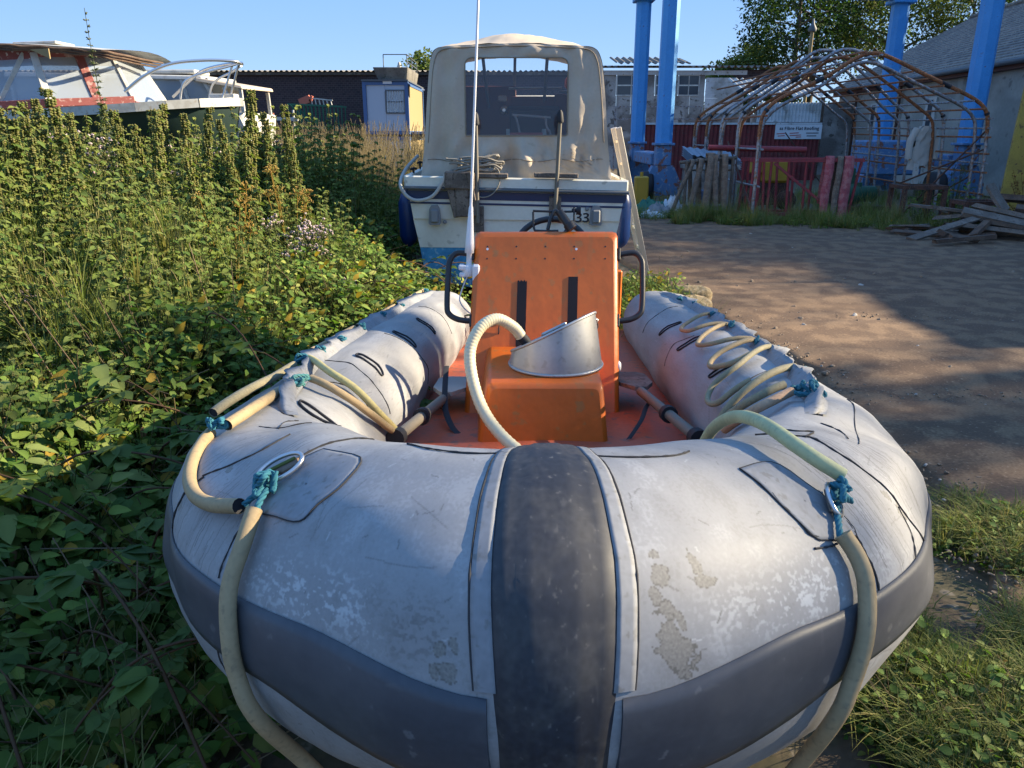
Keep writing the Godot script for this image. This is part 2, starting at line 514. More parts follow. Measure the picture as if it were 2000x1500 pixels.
var rib_noise := noise(77, 1.6, 3)
func skin(a: float, deg: float, off := 0.0) -> Vector3:
	var f := ribf(a)
	var ph := deg_to_rad(deg)
	var r := girth(a)
	var p := spine(a)
	# slack fabric: shallow dents and creases round the shoulders
	var w := exp(-pow((absf(a) - 0.62) / 0.22, 2.0))
	var d := rib_noise.get_noise_3d(p.x * 0.9, ph * 0.7, p.z * 0.9) * 0.012
	d += w * 0.010 * sin(ph * 5.0 + a * 17.0)
	return p + (f[0] * cos(ph) + f[1] * sin(ph)) * (r + d + off)

func lay(a: float) -> float:
	# most of the picture goes to the bow, where the wear shows
	var g := absf(a)
	return 0.5 + signf(a) * (0.37 * g if g < 1.0 else 0.37 + 0.13 * (g - 1.0) / 3.75)

func stem_half(ph: float) -> float:
	return lerpf(0.042, 0.068, clampf(ph / 110.0, 0.0, 1.0))

func on_skin(pts: Array, off: float, per := 6, taut := false) -> PackedVector3Array:
	var c := []
	for q in pts:
		c.append(V(q[0], q[1], 0))
	var out := PackedVector3Array()
	for q in cr(c, per):
		if taut:
			var f := ribf(q.x)
			var ph := deg_to_rad(q.y)
			out.append(spine(q.x) + (f[0] * cos(ph) + f[1] * sin(ph)) * (girth(q.x) + off + 0.004))
		else:
			out.append(skin(q.x, q.y, off))
	return out

# a sheet glued onto the tube between two edges, with its own thickness
func glued(aa: Array, lo: Array, hi: Array, t: float, cols := 8) -> MB:
	var m := mb()
	var rows := []
	for i in aa.size():
		var row := PackedVector3Array()
		row.append(skin(aa[i], lo[i], 0.001))
		for k in cols + 1:
			row.append(skin(aa[i], lerpf(lo[i], hi[i], float(k) / cols), t * (0.6 if k == 0 or k == cols else 1.0)))
		row.append(skin(aa[i], hi[i], 0.001))
		rows.append(row)
	m.grid(rows)
	m.fan(rows[0])
	m.fan(rows[rows.size() - 1])
	return m

func rope_run(m: MB, path: PackedVector3Array, r: float) -> void:
	# three strands laid round each other
	for k in 3:
		var q := PackedVector3Array()
		var d := 0.0
		for i in path.size():
			if i > 0:
				d += path[i].distance_to(path[i - 1])
			var t := (path[mini(i + 1, path.size() - 1)] - path[maxi(i - 1, 0)]).normalized()
			var x := t.cross(UP if absf(t.y) < 0.9 else Vector3.RIGHT).normalized()
			var y := t.cross(x)
			var a := TAU * k / 3.0 + d / (r * 7.0) * TAU
			q.append(path[i] + (x * cos(a) + y * sin(a)) * r * 0.5)
		m.tube(q, r * 0.62, 6)

func knot(m: MB, c: Vector3, size: float, r: float, sd: int) -> void:
	var g := RandomNumberGenerator.new()
	g.seed = sd
	var pts := []
	for k in 11:
		var d := V(g.randf_range(-1, 1), g.randf_range(-0.6, 0.9), g.randf_range(-1, 1)).normalized()
		pts.append(c + d * size * g.randf_range(0.55, 1.0))
	rope_run(m, cr(pts, 10), r)

func tube_texture() -> ImageTexture:
	# worn grey fabric: faint bloom, grime, scuffs and scratches, and places where the coating has flaked off the cloth
	var w := 2048
	var h := 768
	var n1 := noise(201, 0.004, 3)
	var n2 := noise(202, 0.018, 4)
	var n3 := noise(203, 0.22, 2)
	var n4 := noise(204, 0.035, 4)
	var n5 := noise(205, 0.09, 3)
	# flakes: [a, degrees, half width in a, half height in degrees]
	var flakes := [[0.087, 43, 0.009, 3.2], [0.12, 46, 0.005, 3.2], [0.126, 40, 0.008, 2.0], [0.08, 38.5, 0.005, 2.6], [0.09, 34, 0.006, 3.2], [0.092, 24, 0.015, 8.0], [0.085, 50, 0.005, 1.4], [0.10, 30, 0.004, 3.0], [-0.088, 24, 0.006, 2.6], [-0.080, 17.5, 0.008, 3.0], [-0.092, 17, 0.004, 2.0], [-0.076, 25, 0.004, 2.2], [0.445, 46, 0.006, 3.0], [0.46, 38, 0.008, 4.0], [0.36, 62, 0.006, 1.5], [-0.50, 34, 0.008, 2.4], [-0.46, 58, 0.006, 2.0]]
	var im := Image.create(w, h, false, Image.FORMAT_RGB8)
	for y in h:
		var deg := 360.0 * y / h
		for x in w:
			var a := n1.get_noise_2d(x, y)
			var b := n2.get_noise_2d(x, y * 0.8)
			var f := n3.get_noise_2d(x, y)
			var d := n4.get_noise_2d(x * 1.2, y * 0.6 + 300.0)
			var k := 0.268 + 0.03 * a + 0.02 * b + 0.022 * f
			var c := Color(k * 0.99, k * 0.985, k * 0.99)
			var bl := smoothstep(0.14, 0.5, b + a * 0.6 + f * 0.5)
			c = c.lerp(Color(0.43, 0.435, 0.44), bl * 0.22)
			var gr := smoothstep(0.24, 0.62, d + f * 0.8 - a * 0.4)
			c = c.lerp(Color(0.13, 0.125, 0.115), gr * 0.30)
			if deg > 8.0 and deg < 62.0:
				var u := (float(x) / w - 0.5) / 0.37
				var m := n5.get_noise_2d(x * 0.8, y * 1.6) * 0.7 + f * 0.6
				# chalky rubbed patches above the band, dark scuffs by the stem
				var ch := exp(-pow((deg - 30.0) / 9.0, 2.0)) * exp(-pow((absf(u - 0.02) - 0.22) / 0.10, 2.0))
				c = c.lerp(Color(0.50, 0.51, 0.51), smoothstep(0.10, 0.34, m + b * 0.4) * ch * 0.75)
				var sc := exp(-pow((deg - 27.0) / 11.0, 2.0)) * exp(-pow((u + 0.11) / 0.05, 2.0))
				c = c.lerp(Color(0.12, 0.115, 0.11), smoothstep(0.14, 0.36, m - b * 0.3) * sc * 0.7)
			im.set_pixel(x, y, c.linear_to_srgb())
	var g := RandomNumberGenerator.new()
	g.seed = 31
	var stroke := func(px: float, py: float, an: float, ln: float, c: Color, op: float, curl: float) -> void:
		for k in int(ln * 1.5):
			an += g.randf_range(-curl, curl)
			px += cos(an) * 0.67
			py += sin(an) * 0.67
			var ix := posmod(int(px), w)
			var iy := posmod(int(py), h)
			im.set_pixel(ix, iy, im.get_pixel(ix, iy).lerp(c.linear_to_srgb(), op * g.randf_range(0.5, 1.0)))
	for i in 1500:
		stroke.call(g.randf_range(0, w), g.randf_range(0, h), g.randf_range(0, TAU), g.randf_range(2, 9), Color(0.12, 0.115, 0.11) if g.randf() < 0.7 else Color(0.46, 0.47, 0.47), 0.6, 0.15)
	for i in 170:
		stroke.call(g.randf_range(0, w), g.randf_range(0, h), g.randf_range(0, TAU), g.randf_range(14, 60), Color(0.14, 0.135, 0.13), 0.45, 0.04)
	# long rubbed streaks round both shoulders
	for i in 150:
		var sg := -1.0 if i % 3 == 0 else 1.0
		stroke.call(lay(sg * g.randf_range(0.34, 0.56)) * w, g.randf_range(18, 82) / 360.0 * h, PI / 2 + g.randf_range(-0.16, 0.16), g.randf_range(12, 70), Color(0.09, 0.085, 0.085), g.randf_range(0.15, 0.7), 0.03)
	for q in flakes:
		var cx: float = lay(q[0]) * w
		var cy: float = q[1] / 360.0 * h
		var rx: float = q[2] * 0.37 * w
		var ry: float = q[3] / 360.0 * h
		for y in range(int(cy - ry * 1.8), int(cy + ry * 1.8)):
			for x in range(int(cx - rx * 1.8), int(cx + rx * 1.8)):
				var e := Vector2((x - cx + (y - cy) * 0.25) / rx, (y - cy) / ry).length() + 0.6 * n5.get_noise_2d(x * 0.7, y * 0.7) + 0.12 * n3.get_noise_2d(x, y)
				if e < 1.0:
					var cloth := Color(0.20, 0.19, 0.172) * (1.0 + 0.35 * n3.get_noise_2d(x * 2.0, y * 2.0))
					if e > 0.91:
						cloth = Color(0.12, 0.112, 0.10)  # dark rim: edge dirt and the shade of the lip, both painted in
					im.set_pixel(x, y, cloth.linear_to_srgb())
	return ImageTexture.create_from_image(im)

func build_inflatable() -> void:
	var boat := thing("inflatable_boat", "grey inflatable boat with orange console and hose-covered grab lines, bow forward", "boat", V(0.17, 0, -3.5))
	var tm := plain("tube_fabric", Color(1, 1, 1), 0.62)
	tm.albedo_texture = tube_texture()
	tm.heightmap_enabled = true
	tm.heightmap_texture = ImageTexture.create_from_image(seamless(9, 0.1))
	tm.heightmap_scale = 0.06
	# buoyancy tube
	var m := mb()
	var rows := []
	var uvs := []
	var a := -4.74
	while a < 4.745:
		var row := PackedVector3Array()
		var ur := []
		for k in 56:
			row.append(skin(a, 360.0 * k / 56))
			ur.append(Vector2(lay(a), float(k) / 56))
		ur.append(Vector2(lay(a), 1.0))
		rows.append(row)
		uvs.append(ur)
		a += 0.02 if absf(a) < 1.0 else 0.05
	m.grid(rows, true, uvs)
	m.fan(rows[0]); m.fan(rows[rows.size() - 1])
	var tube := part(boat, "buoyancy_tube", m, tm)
	# rubbing band round the bow and the sides
	var steps := {}
	for sg in [-1.0, 1.0]:
		var aa := []
		var lo := []
		var hi := []
		var q := 0.05
		while q < 4.2:
			aa.append(q * sg)
			var up := 12.0 + 10.0 * smoothstep(0.05, 0.22, q) - 4.0 * smoothstep(0.4, 0.8, q)
			hi.append(up)
			lo.append(-24.0 + 22.0 * smoothstep(0.05, 0.28, q) - 4.0 * smoothstep(0.4, 0.8, q))
			q += 0.02 if q < 1.0 else 0.1
		part(boat, "rubbing_band", glued(aa, lo, hi, 0.006), M.pvc_band)
		# pale tapes either side of the bow strip
		var rws := []
		m = mb()
		for k in 34:
			var ph := lerpf(118.0, 14.0, k / 33.0)
			var ta := []
			for e in 5:
				ta.append(sg * (stem_half(ph) - 0.0025 + 0.0165 * e / 4.0))
			var row := PackedVector3Array([skin(ta[0], ph, 0.0), skin(ta[0], ph, 0.0045)])
			for j in range(1, 4):
				row.append(skin(ta[j], ph, 0.0045 - 0.0005 * j))
			row.append(skin(ta[4], ph, 0.0025)); row.append(skin(ta[4], ph, 0.0))
			rws.append(row)
		m.grid(rws)
		m.fan(rws[33])
		part(boat, "edge_tape", m, M.pvc_pale)
	# thick moulded strip down the stem, with two raised ribs
	m = mb()
	rows = []
	for k in 60:
		var ph := lerpf(124.0, -88.0, k / 59.0)
		var row := PackedVector3Array()
		for j in 15:
			var t := lerpf(-1.0, 1.0, j / 14.0)
			var hgt := 0.0 if j == 0 or j == 14 else 0.007 + 0.003 * smoothstep(0.5, 0.42, absf(t)) + 0.0015 * smoothstep(0.86, 0.8, absf(t))
			row.append(skin(t * stem_half(ph), ph, hgt))
		rows.append(row)
	m.grid(rows)
	m.fan(rows[0]); m.fan(rows[59])
	part(boat, "stem_strip", m, M.pvc_stem)
	# glued seams and cracked tape edges
	var seams := [
		[[-0.49, 49], [-0.465, 60], [-0.445, 75], [-0.45, 87]], [[-0.515, 4], [-0.53, 16], [-0.505, 34], [-0.485, 49]],
		[[-0.335, 24], [-0.34, 37], [-0.335, 45]], [[-0.345, 73], [-0.34, 85], [-0.33, 96], [-0.325, 106]],
		[[-0.23, 100], [-0.18, 95], [-0.12, 95], [-0.061, 99]], [[-0.58, 82], [-0.55, 93], [-0.545, 106]],
		[[-1.055, 92], [-1.105, 112], [-1.125, 130], [-1.12, 148], [-1.13, 165]], [[-1.41, 83], [-1.405, 103], [-1.345, 125], [-1.32, 144], [-1.295, 164]],
		[[-0.675, 125], [-0.53, 119]], [[-2.13, 100], [-2.13, 144], [-2.205, 166], [-2.15, 181]],
		[[0.062, 99], [0.135, 93], [0.18, 91], [0.215, 94]], [[0.255, 75], [0.25, 62], [0.255, 53], [0.26, 46], [0.285, 45], [0.315, 44], [0.325, 42]],
		[[0.325, 53], [0.325, 41], [0.325, 31], [0.325, 22]], [[0.39, 101], [0.41, 92], [0.435, 84], [0.435, 72], [0.45, 56], [0.465, 40], [0.485, 25], [0.525, 4]],
		[[0.525, 109], [0.47, 94], [0.485, 87], [0.43, 85]], [[0.46, 40], [0.455, 30], [0.425, 22]], [[0.905, 65], [0.7, 74], [0.52, 69]],
		[[1.095, 142], [1.155, 120], [1.25, 90]], [[1.035, 150], [0.99, 128], [0.935, 97]], [[2.23, 166], [2.28, 140], [2.2, 117]],
		[[0.255, 42], [0.28, 41], [0.31, 41], [0.32, 39]], [[-0.34, 0], [-0.345, -14], [-0.35, -28]], [[0.30, 2], [0.315, -12], [0.33, -26]],
		[[-3.2, 95], [-3.2, 125], [-3.18, 160]], [[3.2, 95], [3.2, 125], [3.18, 160]], [[0.083, 112], [0.0765, 80], [0.069, 50], [0.060, 14]], [[-0.083, 112], [-0.0765, 80], [-0.069, 50], [-0.060, 14]],
		[[-0.62, 104], [-0.60, 96], [-0.55, 90]], [[0.58, 90], [0.56, 80], [0.52, 74]],
	]
	for s in seams:
		m = mb()
		var p := on_skin(s, 0.0012, 7)
		var rr := []
		for i in p.size():
			rr.append((0.0013 if s.size() > 3 else 0.0008) + 0.0013 * absf(rib_noise.get_noise_1d(i * 21.0 + s[0][1] * 3.0)) * 2.0)
		m.tube(p, rr, 5)
		part(tube, "seam", m, M.seam)
	# fitting patches with their towing rings
	for pt in [[[-0.325, 83], [-0.25, 82], [-0.235, 69], [-0.245, 58], [-0.255, 51], [-0.29, 50], [-0.33, 51], [-0.34, 69]], [[0.24, 77], [0.295, 77], [0.315, 64], [0.325, 53], [0.325, 41], [0.28, 43], [0.26, 46], [0.25, 58]]]:
		m = mb()
		var ring := []
		for q in pt:
			ring.append(V(q[0], q[1], 0))
		ring.append(ring[0])
		var edge := cr(ring, 4)
		var mid := V0
		for q in edge:
			mid += q / edge.size()
		var rws := []
		for f in [[1.0, 0.0005], [0.99, 0.0025], [0.9, 0.0034], [0.6, 0.0034], [0.3, 0.0034], [0.02, 0.0034]]:
			var row := PackedVector3Array()
			for q in edge:
				var w := mid.lerp(q, f[0])
				row.append(skin(w.x, w.y, f[1]))
			rws.append(row)
		m.grid(rws)
		var patch := part(boat, "fitting_patch", m, M.pvc_pale)
		m = mb()
		var loop := []
		for q in edge:
			loop.append(skin(q.x, q.y, 0.002))
		m.tube(PackedVector3Array(loop), 0.0014, 5, false)
		part(patch, "patch_edge", m, M.seam)
	for rg in [[-0.335, 66, 0.036, 1], [0.315, 54, 0.026, 2]]:
		m = mb()
		var c := skin(rg[0], rg[1], 0.018)
		var n := (c - spine(rg[0])).normalized()
		var e := (skin(rg[0] + 0.02, rg[1] + 9.0, 0.018) - c)
		e = (e - n * e.dot(n)).normalized()
		var g := n.cross(e)
		var loop := PackedVector3Array()
		for k in 33:
			var th := TAU * k / 32
			loop.append(c + e * cos(th) * rg[2] * 1.25 + g * sin(th) * rg[2] * 0.72 + n * 0.006 * sin(th))
		m.tube(loop, 0.0042, 8, false)
		var ringp := part(boat, "towing_ring", m, M.steel)
		m = mb()
		m.box(c + g * rg[2] * 0.1 - n * 0.006, V(rg[2] * 1.9, 0.006, rg[2] * 0.62), Basis(e, n, g), 0.002)
		part(ringp, "ring_tab", m, M.brown_strap, "cracked tab grown with moss")
		m = mb()
		m.box(c + g * rg[2] * 0.30 - n * 0.001, V(rg[2] * 1.7, 0.006, rg[2] * 0.2), Basis(e, n, g), 0.002)
		part(ringp, "moss", m, M.moss)
	# grab loops on the inner faces of the tube
	for lp in [[-2.75, 126], [-2.2, 121], [-1.52, 119], [2.69, 129], [2.12, 126], [1.45, 123], [-0.73, 122]]:
		m = mb()
		var loop := PackedVector3Array()
		for k in 29:
			var th := TAU * k / 28
			var dx := cos(th)
			var dy := sin(th)
			loop.append(skin(lp[0] + 0.026 * signf(dx) * pow(absf(dx), 0.6) + 0.03 * dy, lp[1] + 16.0 * signf(dy) * pow(absf(dy), 0.6), 0.004))
		m.tube(loop, 0.0038, 6, false)
		part(boat, "grab_loop", m, M.black)
	# fin that the grab lines are tied to
	for run in [[[-0.66, 99], [-0.85, 96], [-1.155, 84], [-1.53, 75], [-1.9, 74], [-2.6, 74], [-3.3, 75], [-4.3, 82]], [[0.62, 95], [0.85, 94], [1.195, 82], [1.7, 74], [2.2, 73], [2.8, 75], [3.3, 78], [4.2, 86]]]:
		m = mb()
		var base := on_skin(run, 0.0, 10)
		var mid := on_skin(run, 0.028, 10)
		var top := on_skin(run, 0.045, 10)
		rows = []
		for i in base.size():
			var wob := 0.012 * sin(i * 0.55) + 0.008 * sin(i * 1.3)
			var low := clampf(minf(i, base.size() - 1 - i) / 7.0, 0.06, 1.0)
			mid[i] = base[i].lerp(mid[i], low)
			top[i] = base[i].lerp(top[i], low)
			wob *= low
			var side := (base[i] - spine(0.0)) * V(1, 0, 0)
			side = V(signf(side.x), 0, 0)
			rows.append(PackedVector3Array([base[i] - side * 0.03, mid[i] + side * (wob - 0.006), top[i] + side * (wob * 1.6 + 0.012), mid[i] + side * (wob + 0.006), base[i] + side * 0.03]))
		m.grid(rows)
		part(boat, "lacing_fin", m, M.pvc_pale)
	# rope sleeves of cut hose: [points on the tube, radius, material, lift]
	var hoses := [
		[[[-0.85, 96], [-0.71, 89], [-0.62, 79], [-0.585, 69]], 0.0138, "hose_buff", 0.0], [[[-0.6, 61], [-0.56, 53], [-0.505, 46], [-0.445, 43], [-0.39, 44], [-0.335, 48]], 0.0138, "hose_buff", 0.0],
		[[[-1.39, 70], [-1.125, 103], [-1.075, 128], [-1.1, 153], [-1.245, 177]], 0.0125, "hose_lemon", 0.006], [[[-0.975, 102], [-0.95, 123], [-0.985, 140], [-1.095, 161], [-1.215, 175]], 0.0125, "hose_buff", 0.004],
		[[[-1.25, 70], [-0.98, 73], [-0.85, 66], [-0.79, 55]], 0.0135, "hose_olive", 0.004],
		[[[0.335, 59], [0.32, 69], [0.325, 81], [0.36, 97], [0.42, 114], [0.50, 134], [0.60, 156]], 0.0135, "hose_green", 0.012],
		[[[2.7, 76], [2.455, 106], [2.375, 121], [2.29, 123], [2.2, 114], [2.27, 78]], 0.0095, "hose_buff", 0.008], [[[2.27, 78], [2.095, 98], [1.945, 120], [1.86, 124], [1.76, 110], [1.79, 78]], 0.010, "hose_buff", 0.008],
		[[[1.77, 77], [1.63, 102], [1.545, 127], [1.46, 131], [1.36, 117], [1.43, 96]], 0.0105, "hose_buff", 0.008], [[[1.6, 74], [1.30, 114], [1.265, 143], [1.20, 152], [1.09, 145], [1.06, 120]], 0.0105, "hose_olive", 0.012],
		[[[1.145, 84], [1.05, 111], [1.01, 134], [1.005, 158]], 0.0125, "hose_olive", 0.005], [[[0.90, 107], [0.88, 124], [0.91, 140], [0.99, 158]], 0.0125, "hose_olive", 0.004], [[[0.80, 107], [0.74, 122], [0.76, 138], [0.86, 154]], 0.0135, "hose_pink", 0.004],
		[[[-4.2, 68], [-3.7, 62], [-3.2, 68]], 0.012, "hose_buff", 0.012], [[[-3.1, 68], [-2.65, 58], [-2.2, 68]], 0.013, "hose_buff", 0.012], [[[-2.15, 68], [-1.8, 55], [-1.5, 68]], 0.014, "hose_buff", 0.012],
		[[[3.3, 72], [3.0, 60], [2.75, 70]], 0.011, "hose_buff", 0.010],
	]
	for hs in hoses:
		m = mb()
		m.tube(on_skin(hs[0], hs[1] + 0.006 + hs[3], 8, true), hs[1], 12, false)
		var path := on_skin(hs[0], hs[1] + 0.006 + hs[3], 8, true)
		var bores := []
		for e in [[path[0], path[1]], [path[path.size() - 1], path[path.size() - 2]]]:
			var d: Vector3 = (e[1] - e[0]).normalized()
			bores.append([e[0] + d * 0.004, e[0] + d * 0.02])
		var sl := part(boat, "hose_sleeve", m, M[hs[2]])
		for e in bores:
			m = mb()
			m.rod(e[0], e[1], hs[1] * 0.97, 12)
			part(sl, "bore", m, M.black)
	# the long sleeve that hangs in a bight below the bow
	m = mb()
	var bight := []
	for q in [[-0.31, 49], [-0.302, 38], [-0.297, 25], [-0.29, 12], [-0.285, -1], [-0.275, -16]]:
		bight.append(skin(q[0], q[1], 0.022))
	bight += [V(-0.33, 0.58, -1.06), V(-0.15, 0.50, -0.90), V(0.06, 0.47, -0.84), V(0.28, 0.50, -0.89), V(0.46, 0.58, -1.04)]
	for q in [[0.262, -14], [0.268, 0], [0.278, 14], [0.287, 27], [0.29, 35], [0.286, 43]]:
		bight.append(skin(q[0], q[1], 0.022))
	m.tube(cr(bight, 8), 0.0138, 14)
	part(boat, "hose_sleeve", m, M.hose_buff, "long buff hose sleeve hanging in a bight below the bow")
	# lashings of polypropylene rope
	var knots := [[-4.1, 74, 1], [-3.7, 72, 1], [-3.15, 74, 1], [-2.65, 75, 1], [-2.15, 76, 1], [-1.8, 75, 1], [-1.5, 75, 1.1], [-1.29, 74, 1.5], [-0.9, 100, 1.7], [-0.59, 66, 1.15], [-0.325, 58, 1.4],
		[3.4, 86, 0.8], [3.15, 76, 0.8], [2.65, 75, 0.9], [2.22, 75, 1], [1.75, 75, 1.1], [1.56, 72, 1.1], [1.12, 80, 1.4], [0.85, 100, 1.5], [0.76, 98, 2.2], [0.32, 55, 1.35]]
	var ki := 0
	for k in knots:
		m = mb()
		ki += 1
		knot(m, skin(k[0], k[1], 0.028), 0.021 * k[2], 0.0055, 40 + ki)
		part(boat, "rope_knot", m, M.sea_rope if ki == 9 else M.teal_rope)
	for rp in [[[[-0.325, 57], [-0.33, 53], [-0.335, 49]], 0.018], [[[-0.32, 57], [-0.315, 52], [-0.31, 49]], 0.016], [[[0.32, 53], [0.305, 49], [0.29, 44], [0.286, 41]], 0.014], [[[0.335, 59], [0.33, 57], [0.32, 54]], 0.02],
			[[[-1.25, 70], [-1.5, 68], [-1.9, 66]], 0.03], [[[-0.9, 100], [-0.95, 101], [-0.985, 103]], 0.03], [[[-0.85, 98], [-0.88, 99], [-0.9, 100]], 0.03]]:
		m = mb()
		rope_run(m, on_skin(rp[0], rp[1], 8), 0.0055)
		part(boat, "lashing", m, M.teal_rope)
	# hull under the tubes
	m = mb()
	rows = []
	for i in 20:
		var s := lerpf(1.35, 6.1, i / 19.0)
		var k := clampf((s - 1.35) / 1.4, 0.0, 1.0)
		var w := 0.72 * sqrt(k) + 0.01
		var y := 0.90 - 0.105 * s - 0.12
		var keel := lerpf(y, 0.02, pow(k, 0.8))
		var x := 0.005 + 0.047 * s
		rows.append(PackedVector3Array([V(x - w, y, -s), V(x - w * 0.85, maxf(y - 0.22, keel + 0.10), -s), V(x, keel, -s), V(x + w * 0.85, maxf(y - 0.22, keel + 0.10), -s), V(x + w, y, -s)]))
	m.grid(rows)
	m.fan(rows[19])
	part(boat, "hull", m, M.grey_plastic)
	m = mb()
	rows = []
	for i in 14:
		var s := lerpf(1.5, 6.08, i / 13.0)
		var w := 0.70 * sqrt(clampf((s - 1.4) / 1.2, 0.0, 1.0))
		var y := 0.90 - 0.105 * s - 0.12
		rows.append(PackedVector3Array([V(0.005 + 0.047 * s - w, y, -s), V(0.005 + 0.047 * s, y + 0.02, -s), V(0.005 + 0.047 * s + w, y, -s)]))
	m.grid(rows)
	part(boat, "deck", m, M.orange_deck)
	m = mb()
	m.box(V(0.29, 0.42, -6.05), V(1.16, 0.42, 0.06), Basis(), 0.01)
	part(boat, "transom", m, M.orange)
	# loose lashing straps by the side decks
	for sp in [[V(-0.299, 0.646, -3.354), V(-0.297, 0.578, -3.227), V(-0.286, 0.526, -3.104), V(-0.252, 0.495, -2.989), V(-0.214, 0.477, -2.931)], [V(0.607, 0.576, -3.121), V(0.568, 0.553, -3.061), V(0.529, 0.533, -2.949), V(0.464, 0.499, -2.833)]]:
		m = mb()
		var path := cr(sp, 8)
		rows = []
		for p in path:
			rows.append(PackedVector3Array([p + V(-0.012, 0, 0.006), p + V(0, 0.002, 0), p + V(0.012, 0, -0.006)]))
		m.grid(rows)
		part(boat, "strap", m, M.black)
	# ---- steering console
	var cn := part(boat, "console", console_shell(V(0.135, 0.40, -3.26), V(0.163, 1.215, -3.64)), M.orange)
	var face := V(0.149, 0.81, -3.45)
	var up := (V(0.163, 1.215, -3.64) - V(0.135, 0.40, -3.26)).normalized()
	var nf := Vector3.RIGHT.cross(up).normalized()
	var on_face := func(x: float, h: float, o: float) -> Vector3:
		return V(0.135, 0.40, -3.26) + up * h + Vector3.RIGHT * x + nf * o
	for r in [0.83, 0.772]:
		for i in 5:
			m = mb()
			m.lathe(on_face.call(-0.275 + i * 0.135 + (0.01 if i == 4 else 0.0), r, -0.001), [Vector2(0.0042, 0), Vector2(0.0042, 0.0016)], 10, Basis(Vector3.RIGHT, nf, Vector3.RIGHT.cross(nf)))
			part(cn, "screw_hole", m, M.black)
	for fl in [[-0.275, 0.83], [0.14, 0.83]]:
		m = mb()
		m.lathe(on_face.call(fl[0], fl[1] - 0.012, -0.001), [Vector2(0.006, 0), Vector2(0.006, 0.0014)], 8, Basis(Vector3.RIGHT, nf, Vector3.RIGHT.cross(nf)))
		part(cn, "filler_spot", m, M.white_plastic)
	for vs in [[-0.108, 0.30, 0.665], [0.128, 0.36, 0.685]]:
		m = mb()
		var w := 0.022
		var poly := PackedVector2Array()
		for k in 9:
			poly.append(Vector2(lerpf(-w, w, k / 8.0), vs[2] - 0.44 + (0.006 * sin(k * 2.4) if vs[0] < 0 else 0.0)))
		for k in 12:
			poly.append(Vector2(w + (0.0025 * sin(k * 3.1) if vs[0] < 0 else 0.0), lerpf(vs[2] - 0.44, vs[1] - 0.44, (k + 1) / 12.0)))
		poly.append(Vector2(-w, vs[1] - 0.44))
		m.prism(on_face.call(vs[0], 0.44, 0.0010), poly, 0.004, Basis(Vector3.RIGHT, up, nf))
		part(cn, "hook_tape", m, M.black_velcro)
	for eb in [-0.20, 0.235]:
		m = mb()
		var c: Vector3 = on_face.call(eb, 0.478, 0.012)
		m.lathe(c - nf * 0.012, [Vector2(0.014, 0), Vector2(0.014, 0.004), Vector2(0.005, 0.006), Vector2(0.005, 0.022), Vector2(0.009, 0.026), Vector2(0.004, 0.03)], 10, Basis(Vector3.RIGHT, nf, Vector3.RIGHT.cross(nf)))
		var ey := part(cn, "eye_bolt", m, M.steel)
		m = mb()
		m.tube(cr([c, c + V(0.01 * signf(eb), -0.03, 0.01), c + V(-0.012, -0.06, 0.015), c + V(-0.03, -0.08, 0.0)], 6), 0.003, 6)
		part(ey, "shock_cord", m, M.black)
	for sg in [-1.0, 1.0]:
		m = mb()
		var e: float = 0.338 * sg
		var q := []
		for p in [[0.0, 0.80], [0.075, 0.81], [0.11, 0.78], [0.118, 0.725], [0.118, 0.56], [0.105, 0.515], [0.06, 0.49], [-0.005, 0.482]]:
			q.append(on_face.call(e + sg * p[0], p[1], -0.035))
		m.tube(cr(q, 8), 0.0135, 12)
		var rl := part(cn, "grab_rail", m, M.rail_black)
		m = mb()
		for h in [0.80, 0.482]:
			m.box(on_face.call(e + sg * 0.004, h, -0.035), V(0.012, 0.06, 0.05), Basis(Vector3.RIGHT, up, nf), 0.003)
		part(rl, "rail_foot", m, M.rail_black)
	m = mb()
	m.lathe(on_face.call(0.338, 0.27, -0.04), [Vector2(0.022, 0), Vector2(0.026, 0.006), Vector2(0.026, 0.016), Vector2(0.018, 0.022)], 14, Basis(V(0, -1, 0), V(1, 0, 0), V(0, 0, 1)))
	part(cn, "white_button", m, M.white_plastic)
	# step box in front of the console
	m = mb()
	var bx := [V(-0.145, 0.44, -2.79), V(0.385, 0.44, -2.79), V(0.358, 0.722, -2.86), V(-0.098, 0.722, -2.86)]
	frustum(m, bx, [V(-0.16, 0.42, -3.30), V(0.40, 0.42, -3.30), V(0.372, 0.722, -3.44), V(-0.112, 0.722, -3.44)], 0.02)
	part(boat, "step_box", m, M.orange)
	# steering wheel behind the console top
	m = mb()
	var wc := V(0.20, 1.09, -3.86)
	var wl := PackedVector3Array()
	var wu := V(0, 0.82, -0.57).normalized()
	for k in 41:
		var th := TAU * k / 40
		wl.append(wc + Vector3.RIGHT * cos(th) * 0.185 + wu * sin(th) * 0.185)
	m.tube(wl, 0.0155, 10, false)
	var whl := part(boat, "steering_wheel", m, M.rail_black)
	m = mb()
	for k in 3:
		var th := TAU * (k + 0.25) / 3.0 + 0.5
		m.rod(wc, wc + Vector3.RIGHT * cos(th) * 0.18 + wu * sin(th) * 0.18, 0.009)
	m.rod(wc, wc + V(0, -0.10, 0.14), 0.02)
	part(whl, "spoke", m, M.rail_black)
	m = mb()
	m.tube(cr([V(0.10, 1.30, -3.72), V(0.105, 1.225, -3.70), V(0.13, 1.215, -3.69), V(0.22, 1.215, -3.69)], 6), 0.006, 6)
	m.tube(cr([V(0.10, 1.305, -3.72), V(0.20, 1.30, -3.74), V(0.285, 1.30, -3.74)], 6), 0.006, 6)
	m.tube(cr([V(0.17, 1.22, -3.70), V(0.185, 1.27, -3.72), V(0.21, 1.305, -3.74), V(0.235, 1.26, -3.72), V(0.26, 1.25, -3.70)], 6), 0.009, 7)
